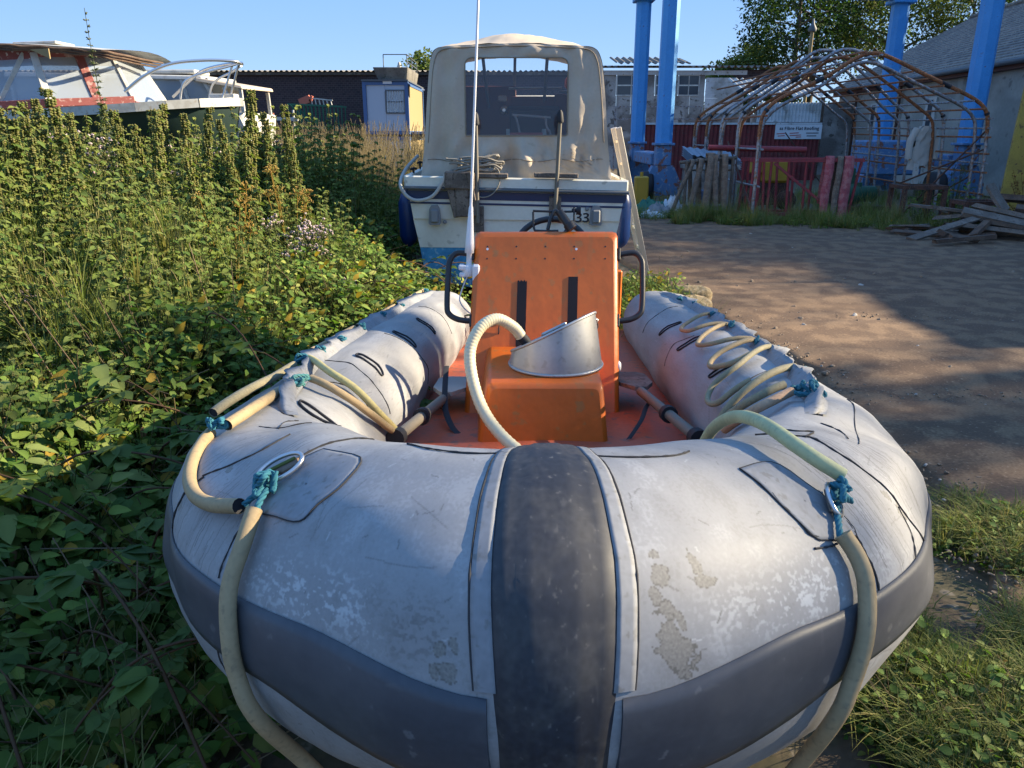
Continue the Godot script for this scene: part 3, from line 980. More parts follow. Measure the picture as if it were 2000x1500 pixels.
	m.rod(V(0.225, 1.30, -3.72), V(0.275, 1.232, -3.68), 0.02, 10)
	m.rod(V(0.265, 1.25, -3.68), V(0.285, 1.225, -3.67), 0.027, 10)
	m.rod(V(0.295, 1.32, -3.73), V(0.295, 1.26, -3.71), 0.005, 6)
	part(boat, "lamp_bracket", m, M.rail_black)
	m = mb()
	m.lathe(V(0.285, 1.305, -3.74), [Vector2(0.010, 0), Vector2(0.010, 0.02), Vector2(0.022, 0.034), Vector2(0.022, 0.042)], 12, Basis(V(0, -1, 0), V(1, 0, 0), V(0, 0, 1)))
	part(boat, "horn", m, M.black)
	# whip aerial on its ratchet mount
	var fb := V(-0.202, 1.07, -3.60)
	m = mb()
	m.lathe(fb, [Vector2(0.013, 0), Vector2(0.013, 0.05), Vector2(0.022, 0.055), Vector2(0.020, 0.10), Vector2(0.010, 0.26), Vector2(0.0065, 0.27), Vector2(0.0065, 0.30), Vector2(0.0055, 1.2), Vector2(0.003, 2.5)], 12, Basis(V(1, -0.05, 0), V(0.050, 1, -0.05).normalized(), V(0, 0.05, 1)))
	var whip := part(boat, "whip_aerial", m, M.white_plastic)
	m = mb()
	m.lathe(fb + V(-0.005, -0.055, 0), [Vector2(0.02, 0), Vector2(0.026, 0.006), Vector2(0.026, 0.05), Vector2(0.02, 0.056)], 12)
	m.box(fb + V(-0.028, -0.012, 0.0), V(0.04, 0.026, 0.05), Basis(), 0.006)
	m.box(fb + V(-0.028, -0.047, 0.0), V(0.034, 0.022, 0.045), Basis(), 0.006)
	m.box(fb + V(0.035, -0.05, 0.01), V(0.035, 0.11, 0.07), Basis(), 0.008)
	part(whip, "mount", m, M.white_plastic)
	m = mb()
	m.tube(cr([fb + V(-0.01, -0.06, 0), fb + V(-0.035, -0.12, 0.01), fb + V(-0.045, -0.17, 0.02), fb + V(-0.01, -0.22, 0.02), fb + V(0.05, -0.25, 0.03)], 6), 0.0035, 6)
	part(whip, "cable", m, M.white_plastic)

	# ---- things lying in the boat
	build_cowl()
	for pd in [["paddle", "wooden paddle with pale blade beside the console, strapped down in the boat", [V(-0.40, 0.645, -2.50), V(-0.295, 0.535, -3.25)], V(-0.27, 0.47, -3.72), "cloth_pale"],
			["paddle", "dark paddle with grey blade strapped under the orange-lit tube", [V(0.65, 0.635, -2.52), V(0.575, 0.56, -3.25)], V(0.565, 0.49, -3.75), "old_wood"]]:
		var t := thing(pd[0], pd[1], "paddle", pd[2][0])
		m = mb()
		m.rod(pd[2][0], pd[2][1], 0.021, 12)
		part(t, "shaft", m, M.pole_brown)
		m = mb()
		var d: Vector3 = (pd[3] - pd[2][1]).normalized()
		var sx := d.cross(UP).normalized()
		var bl := PackedVector2Array([Vector2(-0.025, 0), Vector2(0.025, 0), Vector2(0.075, 0.12), Vector2(0.085, 0.36), Vector2(0.05, 0.42), Vector2(-0.05, 0.42), Vector2(-0.085, 0.36), Vector2(-0.075, 0.12)])
		m.prism(pd[2][1] + UP * 0.012, bl, 0.018, Basis(sx, d, sx.cross(d)))
		part(t, "blade", m, M[pd[4]])
		m = mb()
		m.rod(pd[2][0].lerp(pd[2][1], 0.42), pd[2][0].lerp(pd[2][1], 0.47), 0.034, 14)
		part(t, "collar", m, M.black)
		m = mb()
		m.rod(pd[2][0].lerp(pd[2][1], -0.05), pd[2][0].lerp(pd[2][1], 0.01), 0.034, 14)
		part(t, "grip", m, M.black)

func frustum(m: MB, f: Array, k: Array, bev: float) -> void:
	# rounded box between a front quad and a back quad (both bottom-left, bottom-right, top-right, top-left)
	var rows := []
	var cf: Vector3 = (f[0] + f[1] + f[2] + f[3]) / 4.0
	var ck: Vector3 = (k[0] + k[1] + k[2] + k[3]) / 4.0
	var d := (ck - cf).normalized()
	var lay := [[f, bev, 0.0, 2.2], [f, bev, 0.0, 1.0], [f, bev * 0.35, bev * 0.35, 1.0], [f, 0.0, bev, 1.0], [k, 0.0, -bev, 1.0], [k, bev * 0.35, -bev * 0.35, 1.0], [k, bev, 0.0, 1.0]]
	for l in lay:
		var c := (l[0][0] + l[0][1] + l[0][2] + l[0][3]) as Vector3 / 4.0
		var ring := PackedVector3Array()
		for i in 4:
			var p: Vector3 = l[0][i]
			var pa: Vector3 = l[0][(i + 3) % 4]
			var pb: Vector3 = l[0][(i + 1) % 4]
			var ea := (pa - p).normalized()
			var eb := (pb - p).normalized()
			var q: Vector3 = p + (ea + eb) * l[1] + d * l[2]
			var rr := bev
			ring.append(q + ea * rr); ring.append(q + (ea + eb) * rr * 0.3); ring.append(q + eb * rr)
		rows.append(ring)
	rows.remove_at(0)
	m.grid(rows, true)
	m.fan(rows[0]); m.fan(rows[rows.size() - 1])

func console_shell(b: Vector3, t: Vector3) -> MB:
	var m := mb()
	frustum(m, [b + V(-0.355, 0, 0), b + V(0.355, 0, 0), t + V(0.335, 0, 0), t + V(-0.335, 0, 0)], [b + V(-0.345, 0, -0.62), b + V(0.345, 0, -0.62), t + V(0.335, -0.02, -0.16), t + V(-0.335, -0.02, -0.16)], 0.024)
	return m

func build_cowl() -> void:
	var c := V(0.185, 0.7225, -3.12)
	var t := thing("metal_cowl", "dull aluminium cowl with slanting lid and cream hose, resting on the orange step box", "cowl", c)
	# tapered drum, cut off by a slanting lid
	var m := mb()
	var rows := []
	var lean := Basis(V(0, 0, 1), deg_to_rad(-4.0))
	var cut := func(th: float, f: float) -> Vector3:
		var rb := 0.195
		var x := cos(th)
		var hgt := lerpf(0.035, 0.225, 0.5 + 0.5 * (x * 0.86 + sin(th) * 0.51))
		var r := rb - 0.30 * hgt * f * 0.55
		return c + V(r * x, 0.012 + hgt * f, r * 0.95 * sin(th))
	for f in [0.0, 0.03, 0.25, 0.5, 0.75, 0.97, 1.0]:
		var row := PackedVector3Array()
		for k in 48:
			row.append(cut.call(TAU * k / 48, f))
		rows.append(row)
	m.grid(rows, true)
	part(t, "drum", m, M.aluminium)
	m = mb()
	var rim := PackedVector3Array()
	var bot := PackedVector3Array()
	for k in 49:
		rim.append(cut.call(TAU * k / 48, 1.0))
		bot.append(cut.call(TAU * k / 48, 0.0) - V(0, 0.005, 0))
	m.tube(rim, 0.006, 8, false)
	m.tube(bot, 0.007, 8, false)
	part(t, "rim", m, M.aluminium)
	m = mb()
	var lid := PackedVector3Array()
	var mid := V0
	for k in 48:
		mid += rim[k] / 48.0
	for k in 48:
		lid.append(mid.lerp(rim[k], 0.99) + V(-0.003, 0.005, 0))
	m.fan(lid)
	var lp := part(t, "lid", m, M.aluminium)
	var ln := (rim[14] - rim[2]).cross(rim[34] - rim[2]).normalized()
	if ln.y < 0.0:
		ln = -ln
	var lx := (V(1, 0, 0) - ln * ln.x).normalized()
	m = mb()
	m.box(mid + ln * 0.012 + lx * 0.0, V(0.11, 0.012, 0.13), Basis(lx, ln, lx.cross(ln)), 0.004)
	part(lp, "lid_plate", m, M.aluminium)
	m = mb()
	m.box(mid + ln * 0.010 - lx * 0.13 + V(0, 0, 0.05), V(0.05, 0.01, 0.05), Basis(lx, ln, lx.cross(ln)), 0.003)
	part(lp, "lid_plate", m, M.steel)
	m = mb()
	var jc := mid - lx * 0.125 + ln * 0.012 + V(0, 0, 0.06)
	m.tube(cr([jc, jc + V(-0.005, 0.02, 0.0), jc + V(-0.035, 0.055, 0.01)], 5), 0.022, 12)
	part(t, "hose_socket", m, M.black)
	# ribbed cream hose
	m = mb()
	var pts := cr([jc + V(-0.025, 0.045, 0.008), jc + V(-0.055, 0.085, 0.02), jc + V(-0.12, 0.125, 0.05), jc + V(-0.185, 0.10, 0.09), jc + V(-0.225, 0.02, 0.13), jc + V(-0.215, -0.08, 0.19), jc + V(-0.17, -0.18, 0.28), jc + V(-0.09, -0.25, 0.39), jc + V(0.03, -0.30, 0.52), jc + V(0.12, -0.32, 0.60)], 22)
	var rr := []
	for i in pts.size():
		rr.append(0.0225 + (0.0016 if i % 3 == 0 else 0.0))
	m.tube(pts, rr, 14)
	part(t, "ribbed_hose", m, M.cream_hose)

func build_ground() -> void:
	var n := noise(301, 0.25, 3)
	var m := MB.new()
	var xs := [-300.0, -120.0, -50.0, -25.0]
	var zs := [60.0, 20.0, 8.0]
	for i in 61:
		xs.append(lerpf(-12.0, 18.0, i / 60.0))
	xs += [30.0, 60.0, 120.0, 300.0]
	for i in 71:
		zs.append(lerpf(4.0, -24.0, i / 70.0))
	zs += [-30.0, -45.0, -80.0, -160.0, -400.0]
	var rows := []
	for z in zs:
		var row := PackedVector3Array()
		for x in xs:
			row.append(V(x, n.get_noise_2d(x, z) * 0.03 - 0.03, z))
		rows.append(row)
	m.grid(rows)
	solo("ground", "", "", m, M.soil, V0, "", "structure")
	# the dirt track, rutted by lorries, crossing from beside the boats to the right
	m = MB.new()
	var tn := noise(302, 0.9, 4)
	rows = []
	for i in 151:
		var z := lerpf(1.5, -16.5, i / 150.0)
		var row := PackedVector3Array()
		var lo := 1.75 - 0.06 * z + 0.25 * n.get_noise_2d(3.0, z * 2.0)
		if z < -6.0:
			lo = lerpf(2.1, 1.4, clampf((-6.0 - z) / 5.0, 0.0, 1.0))
		var far := 20.0
		for k in 111:
			var x := lerpf(lo, far, pow(k / 110.0, 1.25))
			# ruts run across the picture, along the track
			var across := z + 0.11 * x
			var rut := 0.012 * sin(across * 3.1 + 1.5 * n.get_noise_2d(x * 0.5, z)) + 0.003 * sin(x * 22.0 + across * 8.0) * smoothstep(0.5, 0.9, sin(across * 3.1 + 0.5))
			var h := 0.012 + rut + tn.get_noise_2d(x * 0.35, z * 3.4) * 0.02 + tn.get_noise_2d(x * 2.0, z * 7.0) * 0.005
			var edge := smoothstep(0.0, 0.4, x - lo) * smoothstep(-16.5, -15.6, z)
			row.append(V(x, maxf(0.006, h * edge + 0.018 * edge + 0.004) if edge > 0.02 else -0.05, z))
		rows.append(row)
	m.grid(rows)
	solo("dirt_track", "", "", m, M.dirt, V0, "", "structure")

# ------------------------------------------------------------------ buildings
func window_unit(parent: Node3D, c: Vector3, w: float, h: float, cols: int, rows: int, frame: String, glass: String, d := 0.06) -> void:
	var wn := mb()
	wn.bar(c + V(-w / 2, -h / 2, 0), c + V(w / 2, -h / 2, 0), d, d, UP)
	wn.bar(c + V(-w / 2, h / 2, 0), c + V(w / 2, h / 2, 0), d, d, UP)
	for s in [-0.5, 0.5]:
		wn.bar(c + V(w * s, -h / 2 + d / 2, 0), c + V(w * s, h / 2 - d / 2, 0), d, d)
	var f := part(parent, "window", wn, M[frame])
	for i in cols:
		for j in rows:
			var p := mb()
			p.box(c + V((i + 0.5) * w / cols - w / 2, (j + 0.5) * h / rows - h / 2, -0.01), V(w / cols - 0.05, h / rows - 0.05, 0.01))
			part(f, "pane", p, M[glass])
	var b := mb()
	for i in range(1, cols):
		b.bar(c + V(i * w / cols - w / 2, -h / 2 + d / 2, 0), c + V(i * w / cols - w / 2, h / 2 - d / 2, 0), 0.045, 0.045)
	for j in range(1, rows):
		b.bar(c + V(-w / 2 + d / 2, j * h / rows - h / 2, 0.003), c + V(w / 2 - d / 2, j * h / rows - h / 2, 0.003), 0.04, 0.045, UP)
	if cols > 1 or rows > 1:
		part(f, "glazing_bar", b, M[frame])

func build_buildings() -> void:
	var b := thing("brick_warehouse", "long dark brick warehouse with corrugated eaves across the back of the yard", "warehouse", V(-18, 0, -50))
	var m := mb()
	m.box(V(-19, 2.4, -46.15), V(46, 4.8, 0.3))
	m.box(V(3.85, 2.4, -53), V(0.3, 4.8, 13.4))
	m.box(V(-41.85, 2.4, -53), V(0.3, 4.8, 13.4))
	part(b, "wall", m, M.brick)
	m = mb()
	m.corrugated(V(-42.2, 4.98, -45.6), V(46.5, 0, 0), V(0, 0.55, -8.5), V(0, 1, 0), 0.30, 0.05, 6)
	m.corrugated(V(-42.2, 5.53, -54.1), V(46.5, 0, 0), V(0, -0.55, -8.5), V(0, 1, 0), 0.30, 0.05, 6)
	part(b, "roof", m, M.asbestos)
	m = mb()
	m.box(V(-19, 4.87, -45.85), V(46.2, 0.14, 0.08))
	part(b, "fascia", m, M.asbestos)
	# stacked site offices
	b = thing("site_office", "pale site office cabin in blue steel frame with barred window, stacked upstairs", "cabin", V(-5.7, 0, -40))
	m = mb()
	for lv in [[0.0, 1.55], [1.66, 3.92]]:
		for x in [-6.66, -4.76]:
			for z in [-37.05, -43.2]:
				m.box(V(x, (lv[0] + lv[1]) / 2, z), V(0.16, lv[1] - lv[0], 0.16))
		for y in [lv[0] + 0.07, lv[1] - 0.08]:
			for z in [-37.05, -43.2]:
				m.box(V(-5.71, y, z), V(1.74, 0.15, 0.13))
			for x in [-6.66, -4.76]:
				m.box(V(x, y, -40.1), V(0.13, 0.15, 5.9))
	part(b, "steel_frame", m, M.frame_blue)
	for q in [[V(-6.15, 2.79, -37.06), V(0.84, 1.98, 0.05)], [V(-5.28, 2.19, -37.06), V(0.88, 0.78, 0.05)], [V(-5.28, 3.67, -37.06), V(0.88, 0.22, 0.05)], [V(-5.71, 0.8, -37.06), V(1.74, 1.2, 0.05)]]:
		m = mb()
		m.box(q[0], q[1])
		part(b, "wall_panel", m, M.pale_blue)
	m = mb()
	m.box(V(-4.75, 2.75, -40.1), V(0.05, 2.0, 5.9))
	m.box(V(-4.75, 0.8, -40.1), V(0.05, 1.2, 5.9))
	m.box(V(-6.67, 2.75, -40.1), V(0.05, 2.0, 5.9))
	part(b, "side_panel", m, M.ochre)
	window_unit(b, V(-5.28, 3.06, -37.02), 0.86, 0.96, 1, 2, "gutter", "pane")
	m = mb()
	for k in 7:
		m.box(V(-5.62 + k * 0.115, 3.06, -37.0), V(0.02, 0.9, 0.02))
	part(b, "window_bar", m, M.pale_blue)
	m = mb()
	m.box(V(-5.28, 3.06, -37.3), V(0.8, 0.9, 0.03))
	part(b, "blind", m, M.weathered_white)
	m = mb()
	m.box(V(-5.71, 3.96, -40.1), V(2.1, 0.06, 6.4))
	part(b, "roof", m, M.gutter)
	m = mb()
	m.box(V(-5.6, 3.87, -36.97), V(0.4, 0.11, 0.02))
	part(b, "name_plate", m, M.litter_white)
	m = mb()
	m.bar(V(-4.62, 3.86, -37.4), V(-4.05, 3.60, -37.4), 0.05, 1.2, UP)
	m.bar(V(-4.3, 1.72, -37.6), V(-4.6, 1.72, -43.0), 0.7, 0.1)
	part(b, "awning", m, M.blue_worn)
	# concrete trough with a railing on the roof
	b = thing("roof_tank", "grey concrete water tank with railing on top of the site office", "tank", V(-5.4, 3.98, -38.5))
	m = mb()
	frustum(m, [V(-6.05, 3.995, -37.3), V(-4.75, 3.995, -37.3), V(-4.66, 4.52, -37.1), V(-6.25, 4.52, -37.1)], [V(-6.05, 3.995, -41.0), V(-4.75, 3.995, -41.0), V(-4.66, 4.52, -41.2), V(-6.25, 4.52, -41.2)], 0.03)
	part(b, "trough", m, M.asbestos)
	m = mb()
	for q in [[V(-5.78, 4.5, -37.3), V(-5.78, 5.06, -37.3)], [V(-4.72, 4.5, -37.3), V(-4.72, 5.06, -37.3)], [V(-5.78, 5.06, -37.3), V(-4.72, 5.06, -37.3)], [V(-4.72, 5.06, -37.3), V(-4.72, 5.0, -41.0)], [V(-4.72, 4.5, -41.0), V(-4.72, 5.0, -41.0)], [V(-4.72, 4.5, -39.0), V(-4.72, 5.02, -39.0)], [V(-4.72, 4.76, -37.3), V(-4.72, 4.74, -41.0)]]:
		m.rod(q[0], q[1], 0.022, 6)
	part(b, "railing", m, M.gutter)
	m = mb()
	m.lathe(V(-5.1, 4.5, -37.5), [Vector2(0.10, 0), Vector2(0.08, 0.12), Vector2(0.07, 0.2), Vector2(0.04, 0.26)], 10)
	part(b, "vent_pot", m, M.cloth_pale)
	# green lattice gangway and salmon frame stacked by the brick wall
	b = thing("green_gangway", "green steel lattice gangway on a plinth before the dark brick wall", "gangway", V(-10.1, 0, -42))
	for z in [-42.0, -42.9]:
		for k in 15:
			m = mb()
			m.rod(V(-11.45 + k * 0.19, 2.0, z), V(-11.5 + k * 0.195, 3.12 - 0.008 * k, z), 0.03, 6)
			part(b, "bar", m, M.green_paint)
	m = mb()
	for z in [-42.0, -42.9]:
		m.bar(V(-11.55, 3.14, z), V(-8.7, 3.02, z), 0.07, 0.07, UP)
		m.bar(V(-11.5, 1.97, z), V(-8.75, 1.95, z), 0.07, 0.07, UP)
		m.bar(V(-11.4, 3.1, z + 0.05), V(-10.2, 2.0, z + 0.05), 0.06, 0.05, UP)
	part(b, "rail", m, M.green_paint)
	m = mb()
	m.box(V(-10.1, 0.96, -42.45), V(2.7, 1.9, 0.9))
	part(b, "plinth", m, M.brown_wood)
	b = thing("salmon_crate", "salmon and white ribbed crate lying on the green lattice gangway", "crate", V(-10.0, 3.1, -42.4))
	m = mb()
	m.bar(V(-10.95, 3.20, -42.2), V(-10.4, 3.42, -42.2), 0.25, 0.35, V(0, 0, 1))
	m.bar(V(-10.4, 3.42, -42.2), V(-10.3, 3.38, -42.2), 0.25, 0.3, V(0, 0, 1))
	part(b, "hood", m, M.salmon_paint)
	for k in 6:
		m = mb()
		m.rod(V(-10.3 + k * 0.2, 3.10, -42.15), V(-10.35 + k * 0.2, 3.43 - k * 0.02, -42.15), 0.03, 6)
		part(b, "rib", m, M.weathered_white)
	m = mb()
	m.bar(V(-10.45, 3.44, -42.15), V(-9.25, 3.32, -42.15), 0.06, 0.06, UP)
	part(b, "rail", m, M.weathered_white)
	# white shed with windows
	b = thing("white_shed", "white and grey boarded shed with broken windows and corrugated roof behind the blue hoist", "shed", V(8, 0, -43))
	m = mb()
	m.box(V(8.2, 1.3, -40.2), V(8.0, 2.6, 0.2))
	m.box(V(4.3, 2.3, -43), V(0.2, 4.5, 5.4))
	part(b, "wall", m, M.stained_board)
	for k in 7:
		m = mb()
		m.box(V(4.75 + k * 0.72, 3.02, -40.15), V(0.70, 0.86, 0.06))
		part(b, "board", m, M.stained_board)
	for k in 4:
		m = mb()
		m.box(V([4.72, 6.78, 8.0, 9.25][k], 3.93, -40.15), V([0.70, 0.34, 0.16, 0.30][k], 0.96, 0.06))
		part(b, "board", m, M.stained_board)
	for w in [[5.82, 1.42, 2], [7.45, 0.9, 1], [8.62, 1.0, 2]]:
		window_unit(b, V(w[0], 3.93, -40.12), w[1], 0.92, w[2], 2, "weathered_white", "dark_glass")
	m = mb()
	m.box(V(7.8, 4.50, -40.1), V(7.2, 0.20, 0.10))
	part(b, "fascia", m, M.white_board)
	for k in 7:
		m = mb()
		var w := 1.9 if k < 4 else 1.9 - (k - 3) * 0.1
		m.box(V(9.45 + w / 2, 2.75 + k * 0.235, -40.12), V(w - 0.01, 0.228, 0.05))
		part(b, "weatherboard", m, M.white_board)
	m = mb()
	m.prism(V(11.6, 4.2, -40.15), PackedVector2Array([Vector2(-1.2, 0.45), Vector2(0.1, -0.5), Vector2(1.0, -0.5), Vector2(1.0, 0.45)]), 0.12)
	part(b, "brick_gable", m, M.brick)
	m = mb()
	m.corrugated(V(4.1, 4.74, -39.7), V(8.4, 0, 0), V(0, 0.45, -6.0), V(0, 1, 0), 0.30, 0.06, 6)
	part(b, "roof", m, M.asbestos)
	m = mb()
	m.corrugated(V(5.0, 4.90, -39.75), V(3.6, 0, 0), V(0, 0.5, -3.0), V(0, 1, 0), 0.30, 0.06, 6)
	part(b, "roof_patch", m, M.asbestos)
	m = mb()
	m.box(V(6.9, 2.35, -38.6), V(4.2, 0.06, 0.06)); m.box(V(6.9, 2.9, -38.6), V(4.2, 0.05, 0.05))
	for k in 4:
		m.box(V(4.9 + k * 1.35, 1.4, -38.6), V(0.06, 3.0, 0.06))
	part(b, "balcony_rail", m, M.galvanised)
	# lean-to with translucent corrugated roof
	b = thing("lean_to", "open lean-to with pale corrugated roof beyond the bare tube frame", "lean-to", V(10.6, 0, -33))
	m = mb()
	m.corrugated(V(9.0, 3.05, -31.2), V(3.1, 0, 0), V(-0.2, 0.75, -2.4), V(0, 1, 0), 0.24, 0.05, 6)
	part(b, "roof", m, M.weathered_white)
	m = mb()
	for x in [9.1, 11.9]:
		m = mb()
		m.box(V(x, 1.5, -31.3), V(0.12, 3.0, 0.12))
		part(b, "post", m, M.brown_wood)
	m = mb()
	m.box(V(12.5, 1.45, -34.4), V(4.4, 2.9, 0.1))
	part(b, "back_wall", m, M.stained_board)
	# red corrugated fence with white panel and roofing banner
	b = thing("red_fence", "dark red corrugated sheet fence behind the tube frame", "fence", V(8.1, 0, -30))
	for k in 7:
		m = mb()
		m.corrugated(V(4.9 + k * 0.93, 0.0, -30.0 + 0.01 * (k % 2)), V(0.94, 0, 0), V(0, 2.0, 0), V(0, 0, 1), 0.155, 0.025, 6)
		part(b, "sheet", m, M.red_sheet)
	m = mb()
	m.box(V(8.15, 2.03, -30.0), V(6.6, 0.07, 0.14))
	part(b, "capping", m, M.white_board)
	m = mb()
	m.corrugated(V(9.05, 2.09, -30.05), V(2.35, 0, 0), V(0, 0.68, 0), V(0, 0, 1), 0.12, 0.02, 6)
	part(b, "white_panel", m, M.white_board)
	b = thing("roofing_banner", "white roofing banner with black heading fixed to the red fence", "sign", V(10.6, 1.48, -29.9))
	m = mb()
	m.box(V(10.60, 1.74, -29.93), V(1.72, 0.50, 0.02))
	part(b, "board", m, M.litter_white)
	var tx := TextMesh.new()
	tx.text = "ss Fibre Flat Roofing"
	tx.font = font("Droid Sans", 700)
	tx.font_size = 32
	tx.pixel_size = 0.0047
	tx.depth = 0.004
	var t1 := part(b, "heading", tx, M.lettering)
	t1.position = V(10.62, 1.86, -29.915) - O
	m = mb()
	for q in [[9.95, 1.68, 0.3], [9.98, 1.60, 0.26], [10.45, 1.70, 0.34], [10.5, 1.62, 0.42], [10.62, 1.56, 0.2]]:
		m.box(V(q[0], q[1], -29.916), V(q[2], 0.03, 0.004), Basis(V(0, 0, 1), 0.06))
	part(b, "red_print", m, M.lettering_red)
	m = mb()
	for q in [[11.12, 1.70, 0.46], [11.1, 1.60, 0.36]]:
		m.box(V(q[0], q[1], -29.916), V(q[2], 0.035, 0.004))
	part(b, "black_print", m, M.lettering_grey)
	# grey rendered building with slate roof along the right of the yard
	b = thing("rendered_building", "grey rendered building with slate roof and rusty downpipes along the yard", "building", V(17, 0, -24))
	var n0 := V(12.25, 0, -8.0)
	var n1 := V(14.6, 0, -36.5)
	var dir := (n1 - n0).normalized()
	var rt := V(-dir.z, 0, dir.x)
	var ln := n0.distance_to(n1)
	var bs := Basis(rt, UP, -dir)
	m = mb()
	m.box(n0 + dir * ln / 2 + rt * 0.15 + V(0, 1.8, 0), V(0.3, 3.6, ln), bs)
	m.box(n0 + dir * ln / 2 + rt * 10.2 + V(0, 1.8, 0), V(0.3, 3.6, ln), bs)
	for e in [0.15, ln - 0.15]:
		m.prism(n0 + dir * e + rt * 5.2, PackedVector2Array([Vector2(-4.9, 0), Vector2(4.9, 0), Vector2(4.9, 3.6), Vector2(0, 6.2), Vector2(-4.9, 3.6)]), 0.28, bs)
	part(b, "wall", m, M.render)
	# courses of slates, each a stepped strip along the slope
	for cs in 26:
		m = mb()
		var f0 := cs / 26.0
		var f1 := (cs + 1.15) / 26.0
		var a := n0 - dir * 0.3 + rt * lerpf(-0.35, 5.2, f0) + V(0, lerpf(3.52, 6.42, f0) + 0.03, 0)
		var c := n0 - dir * 0.3 + rt * lerpf(-0.35, 5.2, f1) + V(0, lerpf(3.52, 6.42, f1), 0)
		var l := dir * (ln + 0.6)
		m.smooth(false)
		m.quad(a, a + l, c + l, c)
		m.quad(a, a + l, a + l - V(0, 0.045, 0), a - V(0, 0.045, 0))
		part(b, "slate_course", m, M.slate)
	m = mb()
	m.smooth(false)
	var ra := n0 - dir * 0.3 + rt * 5.2 + V(0, 6.42, 0)
	var rb := n0 - dir * 0.3 + rt * 10.75 + V(0, 3.52, 0)
	var ll := dir * (ln + 0.6)
	m.quad(ra, ra + ll, rb + ll, rb)
	part(b, "back_slope", m, M.slate)
	m = mb()
	m.rod(n0 - dir * 0.3 + rt * 5.2 + V(0, 6.46, 0), n1 + dir * 0.3 + rt * 5.2 + V(0, 6.46, 0), 0.10, 8)
	part(b, "ridge", m, M.asbestos)
	m = mb()
	m.rod(n0 - rt * 0.36 + V(0, 3.46, 0) - dir * 0.3, n1 - rt * 0.36 + V(0, 3.46, 0) + dir * 0.3, 0.075, 10)
	part(b, "gutter", m, M.gutter)
	m = mb()
	m.box(n0 + dir * ln / 2 - rt * 0.12 + V(0, 3.40, 0), V(0.20, 0.22, ln + 0.5), bs)
	part(b, "eaves_board", m, M.fascia)
	for f in [0.46, 0.57, 0.75, 0.91]:
		m = mb()
		m.rod(n0.lerp(n1, f) - rt * 0.10 + V(0, 0.1, 0), n0.lerp(n1, f) - rt * 0.10 + V(0, 3.4, 0), 0.05, 8)
		part(b, "downpipe", m, M.dark_rust)
	for f in [0.66, 0.84]:
		var c := n0.lerp(n1, f) - rt * 0.02 + V(0, 2.3, 0)
		m = mb()
		m.box(c, V(0.08, 1.0, 0.8), bs, 0.01)
		var wf := part(b, "window", m, M.weathered_white)
		m = mb()
		m.box(c - rt * 0.045, V(0.02, 0.86, 0.32), bs)
		part(wf, "pane", m, M.dark_glass)

# ------------------------------------------------------------------ hoist, tube frame and clutter on the far side of the track
func arch_path(x0: float, x1: float, xa: float, ya: float, z: float, ev: float, d: float) -> PackedVector3Array:
	return cr([V(x0, 0, z), V(x0, ev * 0.55, z), V(x0, ev - 0.22, z), V(x0 + 0.10, ev + 0.05, z), V(x0 + 0.38, ev + 0.27, z), V(lerpf(x0, xa, 0.55), lerpf(ev, ya, 0.58), z), V(xa - 0.32, ya - 0.08, z), V(xa, ya, z), V(xa + 0.34, ya - 0.09, z), V(lerpf(xa, x1, 0.5), lerpf(ya, ev, 0.43), z), V(x1 - 0.38, ev + 0.25, z), V(x1 - 0.09, ev + 0.03, z), V(x1, ev - 0.25, z), V(x1 + d, ev * 0.5, z), V(x1 + d * 1.4, 0, z)], 5)

